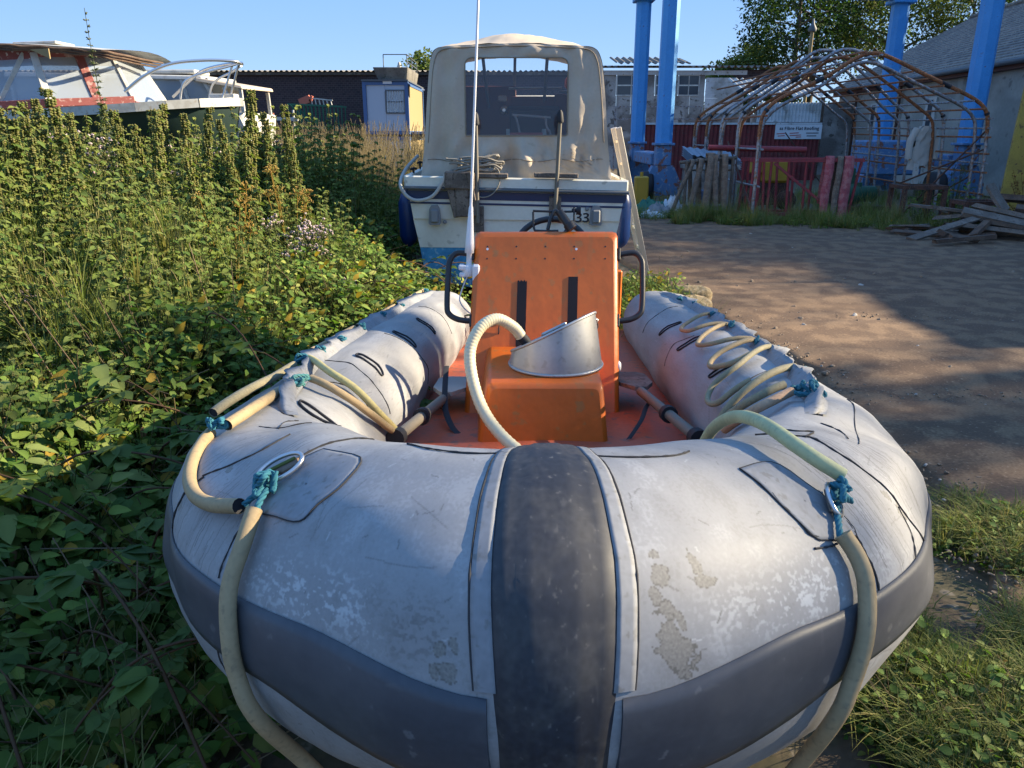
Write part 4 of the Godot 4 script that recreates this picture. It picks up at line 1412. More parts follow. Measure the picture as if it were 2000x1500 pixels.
func build_yard() -> void:
	var m: MB
	# blue boat hoist
	var h := thing("boat_hoist", "bright blue steel boat hoist on four tall legs", "hoist", V(7.5, 0, -22.2))
	var legs := [[V(3.80, 0, -20.2), 0.40, 6.6], [V(3.72, 0, -23.9), 0.40, 5.22], [V(11.45, 0, -20.2), 0.46, 6.6], [V(11.15, 0, -24.3), 0.44, 5.22]]
	for i in 4:
		var L: Array = legs[i]
		var c: Vector3 = L[0]
		var w: float = L[1] / 2
		# chamfered box column
		var poly := PackedVector2Array([Vector2(-w, -w * 0.5), Vector2(-w * 0.5, -w), Vector2(w * 0.9, -w), Vector2(w, -w * 0.9), Vector2(w, w * 0.5), Vector2(w * 0.5, w), Vector2(-w * 0.5, w), Vector2(-w, w * 0.5)])
		m = mb()
		m.prism(c + V(0, (L[2] + 1.45) / 2, 0), poly, L[2] - 1.45, Basis(V(1, 0, 0), V(0, 0, 1), V(0, -1, 0)).orthonormalized())
		part(h, "leg", m, M.blue_paint)
		m = mb()
		m.box(c + V(0, 1.42, 0), V(w * 2.5, 0.06, w * 2.5), Basis(), 0.01)
		m.box(c + V(0, 1.15, 0), V(w * 1.9, 0.5, w * 1.9), Basis(), 0.02)
		part(h, "socket", m, M.blue_worn)
		m = mb()
		m.prism(c + V(0, 0, 0), PackedVector2Array([Vector2(-0.48, 0), Vector2(-0.30, 0), Vector2(-0.22, 0.17), Vector2(0.22, 0.17), Vector2(0.30, 0), Vector2(0.48, 0), Vector2(0.48, 0.45), Vector2(0.26, 0.90), Vector2(-0.26, 0.90), Vector2(-0.48, 0.45)]), 0.34)
		part(h, "foot", m, M.blue_worn)
		m = mb()
		m.box(c + V(0, L[2] + 0.03, 0), V(w * 2.9, 0.10, w * 2.9), Basis(), 0.02)
		part(h, "cap", m, M.blue_paint)
	m = mb()
	m.bar(V(3.5, 5.60, -23.9), V(11.5, 5.60, -24.3), 0.55, 0.45, UP)
	m.bar(V(3.5, 6.95, -20.2), V(11.9, 6.95, -20.2), 0.55, 0.45, UP)
	part(h, "crossbeam", m, M.blue_paint)
	for q in [[V(3.78, 1.05, -20.5), V(3.8, 1.05, -23.6)], [V(11.4, 1.0, -20.5), V(11.2, 1.0, -24.0)]]:
		m = mb()
		m.bar(q[0], q[1], 0.45, 0.30, V(1, 0, 0), 0.02)
		part(h, "side_rail", m, M.blue_worn)
	m = mb()
	m.box(V(10.4, 1.05, -22.3), V(1.3, 0.9, 1.6), Basis(), 0.04)
	part(h, "engine_box", m, M.blue_worn)
	for i in [1, 0, 2]:
		m = mb()
		m.lathe(legs[i][0] + V(-0.22 if i < 2 else -0.5, 0.72 if i == 1 else 0.38, 0.0), [Vector2(0.12, 0), Vector2(0.36, 0.02), Vector2(0.38, 0.08), Vector2(0.38, 0.24), Vector2(0.36, 0.30), Vector2(0.12, 0.32)], 20, Basis(V(0, -1, 0), V(-1, 0, 0), V(0, 0, -1)))
		part(h, "tyre", m, M.brown_strap if i == 1 else M.black)
	# bare arched frame of steel tubes
	var fr := thing("tube_frame", "bare arched frame of rusty and galvanised tubes, cover gone", "frame", V(7.0, 0, -18.4))
	var zs := [-15.2, -16.85, -18.45, -20.05, -21.6]
	for i in 5:
		var z: float = zs[i]
		var dx: float = (-15.2 - z) * 0.035
		var xa: float = [6.62, 6.8, 6.95, 7.0, 7.05][i]
		var ya: float = [3.06, 3.28, 3.42, 3.32, 3.32][i]
		m = mb()
		var p := arch_path(4.66 + dx, 8.92 + dx, xa, ya, z, 2.05, 0.06)
		m.tube(p.slice(8, 62), 0.036, 8)
		part(fr, "arch", m, [M.rust, M.galvanised, M.galvanised, M.rust, M.rust][i])
		for s in [[0, 9], [61, p.size()]]:
			m = mb()
			m.tube(p.slice(s[0], s[1]), 0.034, 8)
			part(fr, "upright", m, M.galvanised)
		if i < 5:
			m = mb()
			var p2 := arch_path(4.74 + dx, 8.80 + dx, xa - 0.04, ya - 0.14, z - 0.16, 1.93, 0.05)
			m.tube(p2.slice(6, p2.size()), 0.032, 8)
			part(fr, "arch", m, M.galvanised if i != 1 else M.rust)
		for k in [14, 24, 46, 56]:
			m = mb()
			m.tube(PackedVector3Array([p[k], p[k + 1]]), 0.046, 8)
			part(fr, "clamp", m, M.black)
	for q in [[0.0, 0.70, 0, 2, "galvanised"], [0.0, 1.38, 0, 4, "galvanised"], [0.02, 1.98, 0, 4, "rust"], [0.55, 2.42, 0, 4, "rust"], [1.15, 2.80, 0, 4, "rust"]]:
		m = mb()
		m.rod(V(4.70 + q[0], q[1], zs[q[2]] + 0.15), V(4.70 + q[0] + 0.035 * (zs[q[2]] - zs[q[3]]), q[1], zs[q[3]] - 0.1), 0.021, 6)
		part(fr, "purlin", m, M[q[4]])
	for q in [[-1.6, 2.86, "rust"], [-1.0, 2.62, "rust"], [-0.40, 2.36, "galvanised"], [0.0, 2.05, "galvanised"], [0.03, 1.72, "rust"], [0.05, 1.42, "rust"], [0.07, 1.08, "rust"], [0.08, 0.68, "rust"], [-2.2, 3.14, "galvanised"], [-2.5, 3.2, "rust"], [-1.3, 2.74, "rust"], [-0.7, 2.5, "rust"], [-0.15, 2.22, "rust"], [0.02, 1.88, "galvanised"], [0.06, 1.25, "galvanised"], [-3.3, 3.02, "rust"], [-3.7, 2.84, "rust"]]:
		m = mb()
		m.tube(PackedVector3Array([V(8.90 + q[0], q[1] - 0.12, -15.05), V(8.96 + q[0], q[1] - 0.10, -18.4), V(8.90 + q[0] + 0.22, q[1] - 0.06, -21.7)]), 0.020, 6)
		part(fr, "purlin", m, M[q[2]])
	for q in [[V(9.0, 1.75, -15.3), V(7.7, 0.05, -15.6)], [V(8.98, 1.40, -15.2), V(7.6, 0.75, -15.5)], [V(7.2, 1.7, -21.3), V(8.2, 0.4, -21.0)], [V(4.72, 0.2, -15.4), V(4.72, 1.5, -17.6)], [V(8.9, 0.9, -15.4), V(8.1, 0.3, -15.7)]]:
		m = mb()
		m.rod(q[0], q[1], 0.018, 6)
		part(fr, "brace", m, M.dark_rust)
	# pale jacket hung on the frame
	var j := thing("hung_jacket", "pale old jacket hung on the side of the tube frame", "jacket", V(8.6, 0.6, -17.2))
	m = mb()
	var rows := []
	var jn := noise(520, 3.0, 3)
	for i in 12:
		var k := i / 11.0
		var row := PackedVector3Array()
		for a in 20:
			var th := TAU * a / 20
			var w := 0.20 + 0.05 * k - 0.12 * exp(-k * 9.0)
			row.append(V(8.72 + cos(th) * w, 1.82 - 0.85 * k - (0.05 * sin(th * 3.0) if i == 11 else 0.0), -17.1 + sin(th) * 0.10) + V(1, 0, 1) * jn.get_noise_2d(th * 0.9, k * 3.0) * 0.07)
		rows.append(row)
	m.grid(rows, true)
	m.fan(rows[0])
	part(j, "body", m, M.cloth_pale)
	for s in [-1.0, 1.0]:
		m = mb()
		m.tube(cr([V(8.72 + s * 0.15, 1.76, -17.1), V(8.72 + s * 0.27, 1.50, -17.08), V(8.72 + s * 0.27, 1.15, -17.06)], 5), [0.08, 0.085, 0.08, 0.075, 0.08, 0.075, 0.07, 0.075, 0.07, 0.075, 0.07], 9)
		part(j, "sleeve", m, M.cloth_pale)
	m = mb()
	m.box(V(8.62, 0.85, -17.0), V(0.12, 0.55, 0.015), Basis(V(0, 0, 1), 0.05))
	part(j, "tag", m, M.weathered_white)
	# red lattice trestle with straps thrown over it
	var t := thing("red_trestle", "red steel lattice trestle with straps thrown over its end", "trestle", V(5.8, 0, -16.2), "lattice trestles standing about the yard")
	m = mb()
	for z in [-16.0, -16.7]:
		m.bar(V(4.78, 1.16, z), V(7.05, 1.16, z), 0.07, 0.07, UP)
		m.bar(V(4.9, 0.10, z), V(6.9, 0.10, z), 0.06, 0.06, UP)
	m.rod(V(4.2, 1.38, -17.2), V(6.3, 1.34, -17.2), 0.06, 8)
	part(t, "rail", m, M.red_paint)
	for q in [[4.85, 4.82], [4.95, 4.95], [5.05, 5.12], [5.2, 5.2], [5.55, 5.6], [5.9, 5.92], [6.3, 6.3], [6.6, 6.55], [7.0, 6.85]]:
		for z in [-16.0, -16.7]:
			m = mb()
			m.rod(V(q[0], 1.14, z), V(q[1], 0.0, z), 0.027, 6)
			part(t, "bar", m, M.red_paint)
	m = mb()
	m.bar(V(5.25, 1.1, -15.97), V(6.4, 0.25, -15.97), 0.05, 0.04, UP)
	m.rod(V(4.75, 0.1, -16.0), V(4.75, 0.1, -16.7), 0.03)
	m.rod(V(6.95, 1.16, -16.0), V(6.95, 1.16, -16.7), 0.03)
	part(t, "brace", m, M.red_paint)
	for q in [[6.35, 0.17, "pink_strap", 0.14, "wide pink lifting strap hanging over the red trestle"], [6.56, 0.12, "brown_strap", 0.05, "narrow brown lifting strap hanging between two pink ones"], [6.74, 0.19, "pink_faded", 0.02, "faded pink lifting strap at the end of the red trestle"]]:
		var s := thing("lifting_strap", q[4], "strap", V(q[0], 0, -15.9), "straps hung over the red trestle")
		m = mb()
		strap(m, [V(q[0], 0.30, -16.15), V(q[0], 1.10, -16.10), V(q[0], 1.215, -16.02), V(q[0], 1.205, -15.96), V(q[0] - 0.02, 0.9, -15.91), V(q[0] - 0.05, 0.5, -15.90), V(q[0] - 0.06, q[3], -15.86)], V(1, 0, 0.1), q[1], 0.014)
		part(s, "webbing", m, M[q[2]])
	# brown straps and sacking over a rail, by the hoist leg
	var rail := thing("strap_rail", "low timber rail carrying old brown slings near the hoist foot", "rail", V(4.0, 0, -16.4))
	m = mb()
	m.rod(V(3.45, 1.10, -16.45), V(4.62, 1.20, -16.45), 0.035, 8)
	m.rod(V(3.6, 0, -16.45), V(3.6, 1.1, -16.45), 0.035, 8)
	m.rod(V(4.55, 0, -16.45), V(4.55, 1.18, -16.45), 0.035, 8)
	part(rail, "rail", m, M.old_wood)
	var bi := 0
	for q in [[3.70, 0.10, -0.42, 1.1], [3.88, 0.12, -0.22, 1.12], [4.08, 0.15, -0.10, 1.22], [4.16, 0.10, 0.06, 1.2], [4.36, 0.13, 0.02, 1.2]]:
		var s := thing("brown_sling", ["brown sling trailing out furthest towards the hoist foot", "frayed brown sling beside the outermost one", "widest brown sling looped over the middle of the rail", "narrow brown sling close against the widest one", "brown sling nearest the red trestle"][bi], "strap", V(q[0], 0, -16.3), "brown slings draped over the rail")
		m = mb()
		strap(m, [V(q[0] + 0.06, 0.25, -16.62), V(q[0], q[3] - 0.06, -16.56), V(q[0], q[3] + 0.055, -16.45), V(q[0], q[3] - 0.03, -16.36), V(q[0] + q[2] * 0.5, 0.6, -16.30), V(q[0] + q[2], 0.16 if bi % 2 else 0.02, -16.22)], V(1, 0, 0.25 * (bi - 2)), q[1], 0.02)
		part(s, "webbing", m, M.brown_strap)
		bi += 1
	# stack of grey sheets, block, drum, tarpaulins
	var st := thing("sheet_stack", "slanting stack of blue-grey roofing sheets beside the hoist leg", "stack", V(4.7, 0, -19.2))
	for k in 5:
		m = mb()
		m.corrugated(V(4.25, 0.98 + k * 0.05, -18.9), V(1.2, -0.12, 0), V(0, 0.18, -1.2), V(0, 1, 0), 0.16, 0.016, 6)
		part(st, "sheet", m, M.blue_grey)
	m = mb()
	m.box(V(4.8, 0.42, -19.4), V(1.1, 0.84, 1.0), Basis(), 0.02)
	m.box(V(4.8, 0.91, -19.4), V(1.2, 0.12, 1.1), Basis(), 0.02)
	part(st, "pallet_box", m, M.stained_board)
	var dr := thing("blue_drum", "small blue drum in the grass behind the brown slings", "drum", V(4.05, 0, -17.0))
	m = mb()
	m.lathe(V(3.98, 0, -16.95), [Vector2(0.15, 0), Vector2(0.16, 0.02), Vector2(0.16, 0.24), Vector2(0.165, 0.26), Vector2(0.16, 0.28), Vector2(0.16, 0.5), Vector2(0.15, 0.52)], 16)
	part(dr, "body", m, M.blue_worn)
	var tn := noise(530, 1.7, 3)
	for q in [[V(2.95, 0, -16.7), 0.55, 0.30, "tarp_green", "crumpled dark green tarpaulin at the foot of the blue hoist"], [V(3.42, 0, -16.75), 0.32, 0.34, "litter_white", "crumpled white sheeting beside the green tarpaulin"], [V(2.85, 0, -16.1), 0.36, 0.13, "litter_white", "torn white plastic lying before the green tarpaulin"], [V(3.05, 0, -16.35), 0.35, 0.24, "grey_plastic", "grey sack lying against the green tarpaulin"]]:
		var s := thing("tarpaulin", q[4], "tarpaulin", q[0], "crumpled sheeting by the hoist")
		m = mb()
		rows = []
		for i in 9:
			var row := PackedVector3Array()
			for a in 22:
				var th := TAU * a / 22
				var rr: float = q[1] * (i / 8.0) * (1.0 + 0.3 * tn.get_noise_2d(th * 0.8, q[1] * 20.0))
				var y: float = q[2] * (1.0 - pow(i / 8.0, 2.0)) * (1.0 + 0.9 * tn.get_noise_3d(cos(th) * i * 0.25, sin(th) * i * 0.25, q[2] * 30.0))
				row.append(q[0] + V(cos(th) * rr, y, sin(th) * rr * 0.6))
			rows.append(row)
		m.grid(rows, true)
		part(s, "sheet", m, M[q[3]])
	# machines behind the red trestle
	var mc := thing("green_pump", "dark green pump set on a skid beyond the red trestle", "pump", V(8.0, 0, -18.0))
	m = mb()
	m.box(V(8.0, 0.06, -18.0), V(0.95, 0.10, 0.5), Basis(), 0.01)
	part(mc, "skid", m, M.dark_rust)
	m = mb()
	m.lathe(V(7.65, 0.36, -18.0), [Vector2(0.10, 0), Vector2(0.22, 0.03), Vector2(0.24, 0.20), Vector2(0.18, 0.28), Vector2(0.18, 0.60), Vector2(0.10, 0.64)], 14, Basis(V(0, -1, 0), V(1, 0, 0), V(0, 0, 1)))
	part(mc, "casing", m, M.machine_green)
	m = mb()
	m.box(V(7.72, 0.55, -18.2), V(0.25, 0.75, 0.12), Basis(), 0.02)
	m.rod(V(7.85, 0.2, -17.9), V(7.85, 0.62, -17.9), 0.06)
	part(mc, "manifold", m, M.machine_green)
	mc = thing("yellow_machine", "rusty yellow machine seen between the red trestle bars", "machine", V(6.0, 0, -18.3))
	m = mb()
	m.box(V(6.0, 0.85, -18.3), V(0.6, 0.5, 0.5), Basis(), 0.05)
	m.box(V(5.6, 0.95, -18.3), V(0.25, 0.3, 0.4), Basis(), 0.03)
	part(mc, "bonnet", m, M.machine_yellow)
	m = mb()
	m.box(V(5.85, 0.35, -18.3), V(1.0, 0.5, 0.4), Basis(), 0.03)
	for x in [5.45, 6.25]:
		m.lathe(V(x, 0.22, -18.05), [Vector2(0.05, 0), Vector2(0.22, 0.02), Vector2(0.22, 0.12), Vector2(0.05, 0.14)], 16, Basis(V(1, 0, 0), V(0, 0, 1), V(0, -1, 0)))
	part(mc, "chassis", m, M.dark_rust)
	mc = thing("yellow_jerrycan", "yellow jerrycan behind the ladder and cruiser", "can", V(3.1, 0, -19.0))
	m = mb()
	m.box(V(3.1, 0.35, -19.0), V(0.32, 0.7, 0.3), Basis(), 0.03)
	m.rod(V(3.1, 0.68, -19.0), V(3.1, 0.8, -19.0), 0.04)
	part(mc, "body", m, M.machine_yellow)
	# rusty steel stands
	for q in [[V(7.65, 0, -14.9), 0.75, 0.68, "larger rusty steel stand behind, beside the green pump"], [V(8.05, 0, -13.6), 0.62, 0.50, "smaller rusty steel stand in front, by the timber pile"]]:
		var s := thing("steel_stand", q[3], "stand", q[0], "rusty steel stands")
		var w: float = q[1] / 2
		for sx in [-1, 1]:
			for sz in [-1, 1]:
				m = mb()
				m.box(q[0] + V(sx * w, q[2] / 2, sz * w * 0.7), V(0.075, q[2], 0.075), Basis(), 0.006)
				part(s, "leg", m, M.dark_rust)
		m = mb()
		for sx in [-1, 1]:
			m.bar(q[0] + V(sx * w, q[2] + 0.037, -w * 0.8), q[0] + V(sx * w, q[2] + 0.037, w * 0.8), 0.08, 0.07)
			m.bar(q[0] + V(-w + 0.04, q[2] + 0.034, sx * w * 0.7), q[0] + V(w - 0.04, q[2] + 0.034, sx * w * 0.7), 0.07, 0.08, UP)
		part(s, "top", m, M.dark_rust)
	# dead rust-coloured shrub is in build_plants; yellow hoarding
	var y := thing("yellow_hoarding", "yellow painted hoarding panel with faded black lettering leaning by the grey building", "sign", V(11.9, 0, -17.3))
	m = mb()
	m.prism(V(11.72, 1.34, -17.3), PackedVector2Array([Vector2(-1.02, -1.34), Vector2(1.1, -1.34), Vector2(1.1, 1.36), Vector2(-0.62, 1.36), Vector2(-0.70, 1.45), Vector2(-0.85, 1.44), Vector2(-0.93, 1.34)]), 0.06)
	part(y, "panel", m, M.yellow_board)
	var yy := 0
	for tt in [["D&", 0.0112, 11.34, 1.86], ["PILF", 0.0060, 11.34, 1.66]]:
		var tx := TextMesh.new()
		tx.text = tt[0]
		tx.font = font("Droid Sans", 400)
		tx.font_size = 24
		tx.pixel_size = tt[1]
		tx.depth = 0.004
		tx.horizontal_alignment = HORIZONTAL_ALIGNMENT_LEFT
		var o := part(y, "lettering", tx, M.lettering_grey)
		o.position = V(tt[2], tt[3], -17.266) - O
	# heap of broken timber: every baulk is its own thing
	var g := RandomNumberGenerator.new()
	g.seed = 88
	var big := [
		[V(6.35, 0.06, -12.35), V(7.55, 0.34, -12.75), 0.13, 0.04, "long pale plank sticking out of the timber heap over the grass"],
		[V(6.45, 0.09, -13.2), V(7.30, 0.06, -12.8), 0.14, 0.035, "tan splintered plank lying on the grass at the heap's end"],
		[V(6.5, 0.16, -13.4), V(7.1, 0.16, -13.3), 0.13, 0.03, "short pale plank beyond the tan splintered one"],
		[V(7.55, 0.42, -13.1), V(8.75, 0.14, -12.2), 0.20, 0.09, "weathered grey baulk sloping down the front of the timber heap"],
		[V(7.75, 0.50, -13.2), V(8.65, 0.26, -12.5), 0.17, 0.08, "weathered grey baulk lying along the top of the timber heap"],
		[V(7.35, 0.22, -12.7), V(8.5, 0.10, -12.1), 0.18, 0.07, "grey board low down the front of the timber heap"],
		[V(8.45, 0.46, -13.1), V(9.6, 0.30, -12.4), 0.20, 0.12, "brown squared beam at the thick end of the timber heap"],
		[V(8.35, 0.62, -13.6), V(9.4, 0.55, -13.2), 0.16, 0.10, "dark beam across the back of the timber heap"],
		[V(8.6, 0.28, -12.6), V(9.7, 0.16, -12.0), 0.20, 0.10, "brown beam beneath the squared one"],
		[V(7.95, 0.86, -13.2), V(8.15, 0.46, -12.95), 0.22, 0.05, "short grey board end standing up out of the heap"],
		[V(7.15, 0.30, -13.3), V(8.0, 0.40, -13.0), 0.14, 0.06, "grey plank half buried near the rusty stand"],
		[V(7.05, 0.46, -13.9), V(7.75, 0.40, -13.4), 0.12, 0.05, "narrow grey plank at the back of the heap"],
		[V(7.3, 0.12, -12.3), V(7.6, 0.30, -12.5), 0.12, 0.06, "stubby brown block end at the front of the heap"],
		[V(8.35, 0.20, -12.15), V(8.6, 0.06, -11.95), 0.14, 0.09, "reddish brick-sized offcut at the foot of the heap"],
	]
	for q in big:
		var s := thing("timber_baulk", q[4], "timber", (q[0] + q[1]) * V(0.5, 0, 0.5), "broken timber heap")
		m = mb()
		plank(m, q[0], q[1], q[2], q[3], g)
		part(s, "wood", m, M.old_wood if q[4].contains("grey") or q[4].contains("pale") else M.brown_wood)
	for k in 44:
		var c := V(g.randf_range(7.0, 10.2), 0, g.randf_range(-13.8, -12.0))
		var hgt := 0.34 * exp(-pow((c.x - 8.5) / 0.9, 2.0)) * g.randf_range(0.1, 1.0) + 0.04
		var an := g.randf_range(-0.9, 0.7)
		var l := g.randf_range(0.25, 0.75)
		var d := V(cos(an), g.randf_range(-0.22, 0.1), sin(an)) * l
		var s := thing("timber_offcut", "broken timber offcut jumbled in the heap under the larger baulks", "timber", c, "timber offcuts in the heap")
		m = mb()
		plank(m, c + V(0, hgt + 0.05, 0) - d, c + V(0, hgt + 0.05, 0) + d, g.randf_range(0.08, 0.16), g.randf_range(0.03, 0.08), g)
		part(s, "wood", m, [M.old_wood, M.brown_wood][k % 2])
	# stones near the ladder
	for q in [[V(1.62, 0.09, -7.0), 0.21, "squarish tan stone lying before the ladder foot"], [V(1.78, 0.12, -7.5), 0.17, "smaller tan stone perched behind the squarish one"], [V(1.35, 0.06, -6.9), 0.16, "flat tan stone half hidden in the weeds"]]:
		var s := thing("stone_block", q[2], "stone", q[0] * V(1, 0, 1), "stones by the ladder")
		m = mb()
		rock(m, q[0], q[1], int(q[1] * 1000))
		part(s, "stone", m, M.stone)
	# slim yellow pipe with a gull-like cap, standing behind the frame
	var pp := thing("flue_pipe", "thin yellow flue pipe rising behind the tube frame", "flue", V(13.5, 0, -36.8))
	m = mb()
	m.rod(V(13.2, 0, -36.9), V(13.2, 6.0, -36.9), 0.08, 8)
	part(pp, "pipe", m, M.ochre)
	m = mb()
	m.lathe(V(13.2, 5.95, -36.9), [Vector2(0.16, 0), Vector2(0.2, 0.1), Vector2(0.08, 0.3), Vector2(0.03, 0.5)], 10)
	part(pp, "cowl", m, M.gutter)

func strap(m: MB, pts: Array, side: Vector3, w: float, t: float) -> void:
	var path := cr(pts, 6)
	var rows := []
	side = side.normalized()
	for i in path.size():
		var d := (path[mini(i + 1, path.size() - 1)] - path[maxi(i - 1, 0)]).normalized()
		var n := d.cross(side).normalized() * t * 0.5
		var s := side * w * 0.5 * (1.0 + 0.06 * sin(i * 0.9))
		rows.append(PackedVector3Array([path[i] - s + n, path[i] + n * 1.6, path[i] + s + n, path[i] + s - n, path[i] - n * 0.5, path[i] - s - n]))
	m.grid(rows, true)
	m.fan(rows[0]); m.fan(rows[rows.size() - 1])

func plank(m: MB, a: Vector3, b: Vector3, w: float, t: float, g: RandomNumberGenerator) -> void:
	# sawn timber with broken, uneven ends
	var z := (b - a).normalized()
	var x := z.cross(UP).normalized()
	x = x.rotated(z, g.randf_range(-0.5, 0.5))
	var y := z.cross(x)
	m.smooth(false)
	var ring := func(c: Vector3, jag: float) -> Array:
		var o := []
		for q in [[-1, -1], [1, -1], [1, 1], [-1, 1]]:
			o.append(c + x * q[0] * w * 0.5 * g.randf_range(0.9, 1.05) + y * q[1] * t * 0.5 * g.randf_range(0.85, 1.1) + z * g.randf_range(-jag, jag))
		return o
	var rings := [ring.call(a, 0.05), ring.call(a.lerp(b, 0.5) + y * g.randf_range(-0.01, 0.01), 0.0), ring.call(b, 0.05)]
	for i in 2:
		for k in 4:
			var n := (k + 1) % 4
			m.quad(rings[i][k], rings[i][n], rings[i + 1][n], rings[i + 1][k])
	for e in [0, 2]:
		m.quad(rings[e][0], rings[e][1], rings[e][2], rings[e][3])

func rock(m: MB, c: Vector3, r: float, sd: int) -> void:
	var n := noise(sd, 0.9, 3)
	var rows := []
	for i in 11:
		var a := PI * i / 10.0
		var row := PackedVector3Array()
		for k in 16:
			var th := TAU * k / 16
			var d := V(sin(a) * cos(th), cos(a), sin(a) * sin(th))
			var sq := V(signf(d.x) * pow(absf(d.x), 0.55), signf(d.y) * pow(absf(d.y), 0.55), signf(d.z) * pow(absf(d.z), 0.55))
			row.append(c + sq * V(1.1, 0.62, 0.9) * r * (1.0 + 0.22 * n.get_noise_3d(d.x * 1.5, d.y * 1.5, d.z * 1.5)))
		rows.append(row)
	m.grid(rows, true)

# ------------------------------------------------------------------ foliage meshes
class LB:
	var v := PackedVector3Array()
	var n := PackedVector3Array()
	var c := PackedColorArray()
	var ix := PackedInt32Array()
	# one leaf folded along its midrib: base, direction, upward face, length, half width, droop along its length
	func leaf(p: Vector3, d: Vector3, up: Vector3, l: float, w: float, col: Color, droop := 0.3, fold := 0.25, broad := 0.4) -> void:
		d = d.normalized()
		var s := d.cross(up).normalized()
		var f := s.cross(d).normalized()
		var b := v.size()
		var ts := [0.0, broad * 0.55, broad + 0.12, 0.8, 1.0]
		var ws := [0.12, 0.86, 1.0, 0.5, 0.0]
		for i in 5:
			var t: float = ts[i]
			var q := p + d * l * t * (1.0 - 0.12 * droop * t) - f * droop * l * t * t * 0.6
			var ww: float = w * ws[i]
			v.append(q - s * ww + f * ww * fold); v.append(q); v.append(q + s * ww + f * ww * fold)
			var nn := (f + d * droop * t).normalized()
			n.append((nn + s * fold).normalized()); n.append(nn); n.append((nn - s * fold).normalized())
			var k := 1.0 + 0.12 * sin(i * 2.3 + l * 90.0)
			c.append(col * k); c.append(col * 1.12); c.append(col * (2.0 - k))
			if i > 0:
				var a := b + i * 3
				for o in [0, 1]:
					ix.append_array([a - 3 + o, a + o, a - 2 + o, a - 2 + o, a + o, a + 1 + o])
	# cheap leaf for far foliage: two triangles
	func chip(p: Vector3, d: Vector3, up: Vector3, l: float, w: float, col: Color) -> void:
		var s := d.cross(up).normalized() * w
		var f := s.cross(d).normalized()
		var b := v.size()
		v.append(p); v.append(p + d * l * 0.5 - s); v.append(p + d * l); v.append(p + d * l * 0.5 + s)
		for i in 4:
			n.append(f)
			c.append(col)
		ix.append_array([b, b + 1, b + 2, b, b + 2, b + 3])
	# blade of grass
	func blade(p: Vector3, lean: Vector3, l: float, w: float, col: Color, tip: Color, segs := 4) -> void:
		var s := lean.cross(Vector3.UP).normalized() * w
		var b := v.size()
		for i in segs + 1:
			var t := float(i) / segs
			var q := p + Vector3.UP * l * (t - 0.35 * t * t * lean.length()) + lean * l * t * t
			var ww := s * (1.0 - t * t * 0.97)
			v.append(q - ww); v.append(q + ww)
			var f := (lean.normalized() * -0.5 + Vector3.UP * 0.8).normalized()
			n.append(f); n.append(f)
			c.append(col.lerp(tip, t)); c.append(col.lerp(tip, t))
			if i > 0:
				var a := b + i * 2
				ix.append_array([a - 2, a, a - 1, a - 1, a, a + 1])
	func stem(a: Vector3, b2: Vector3, r0: float, r1: float, col: Color) -> void:
		var t := (b2 - a).normalized()
		var x := t.cross(Vector3.UP if absf(t.y) < 0.9 else Vector3.RIGHT).normalized()
		var y := t.cross(x)
		var b := v.size()
		for e in [[a, r0], [b2, r1]]:
			for k in 4:
				var an := TAU * k / 4.0
				var d := x * cos(an) + y * sin(an)
				v.append(e[0] + d * e[1]); n.append(d); c.append(col)
		for k in 4:
			var j := (k + 1) % 4
			ix.append_array([b + k, b + 4 + k, b + j, b + j, b + 4 + k, b + 4 + j])
	func bead(p: Vector3, r: float, col: Color) -> void:
		var b := v.size()
		for d in [Vector3.UP, Vector3.RIGHT, Vector3.BACK, Vector3.LEFT, Vector3.FORWARD, Vector3.DOWN]:
			v.append(p + d * r); n.append(d); c.append(col)
		for k in 4:
			var j := (k + 1) % 4
			ix.append_array([b, b + 1 + k, b + 1 + j, b + 5, b + 1 + j, b + 1 + k])
	func done() -> ArrayMesh:
		var a := []
		a.resize(Mesh.ARRAY_MAX)
		a[Mesh.ARRAY_VERTEX] = v
		a[Mesh.ARRAY_NORMAL] = n
		a[Mesh.ARRAY_COLOR] = c
		a[Mesh.ARRAY_INDEX] = ix
		var m := ArrayMesh.new()
		m.add_surface_from_arrays(Mesh.PRIMITIVE_TRIANGLES, a)
		return m

func rdir(g: RandomNumberGenerator, y0 := -1.0, y1 := 1.0) -> Vector3:
	var a := g.randf_range(0, TAU)
	var y := g.randf_range(y0, y1)
	var r := sqrt(maxf(1.0 - y * y, 0.0))
	return V(cos(a) * r, y, sin(a) * r)

func vary(g: RandomNumberGenerator, c: Color, k := 0.2) -> Color:
	var a := 1.0 + g.randf_range(-k, k)
	return Color(c.r * a * (1.0 + g.randf_range(-k, k) * 0.5), c.g * a, c.b * a * (1.0 + g.randf_range(-k, k)))

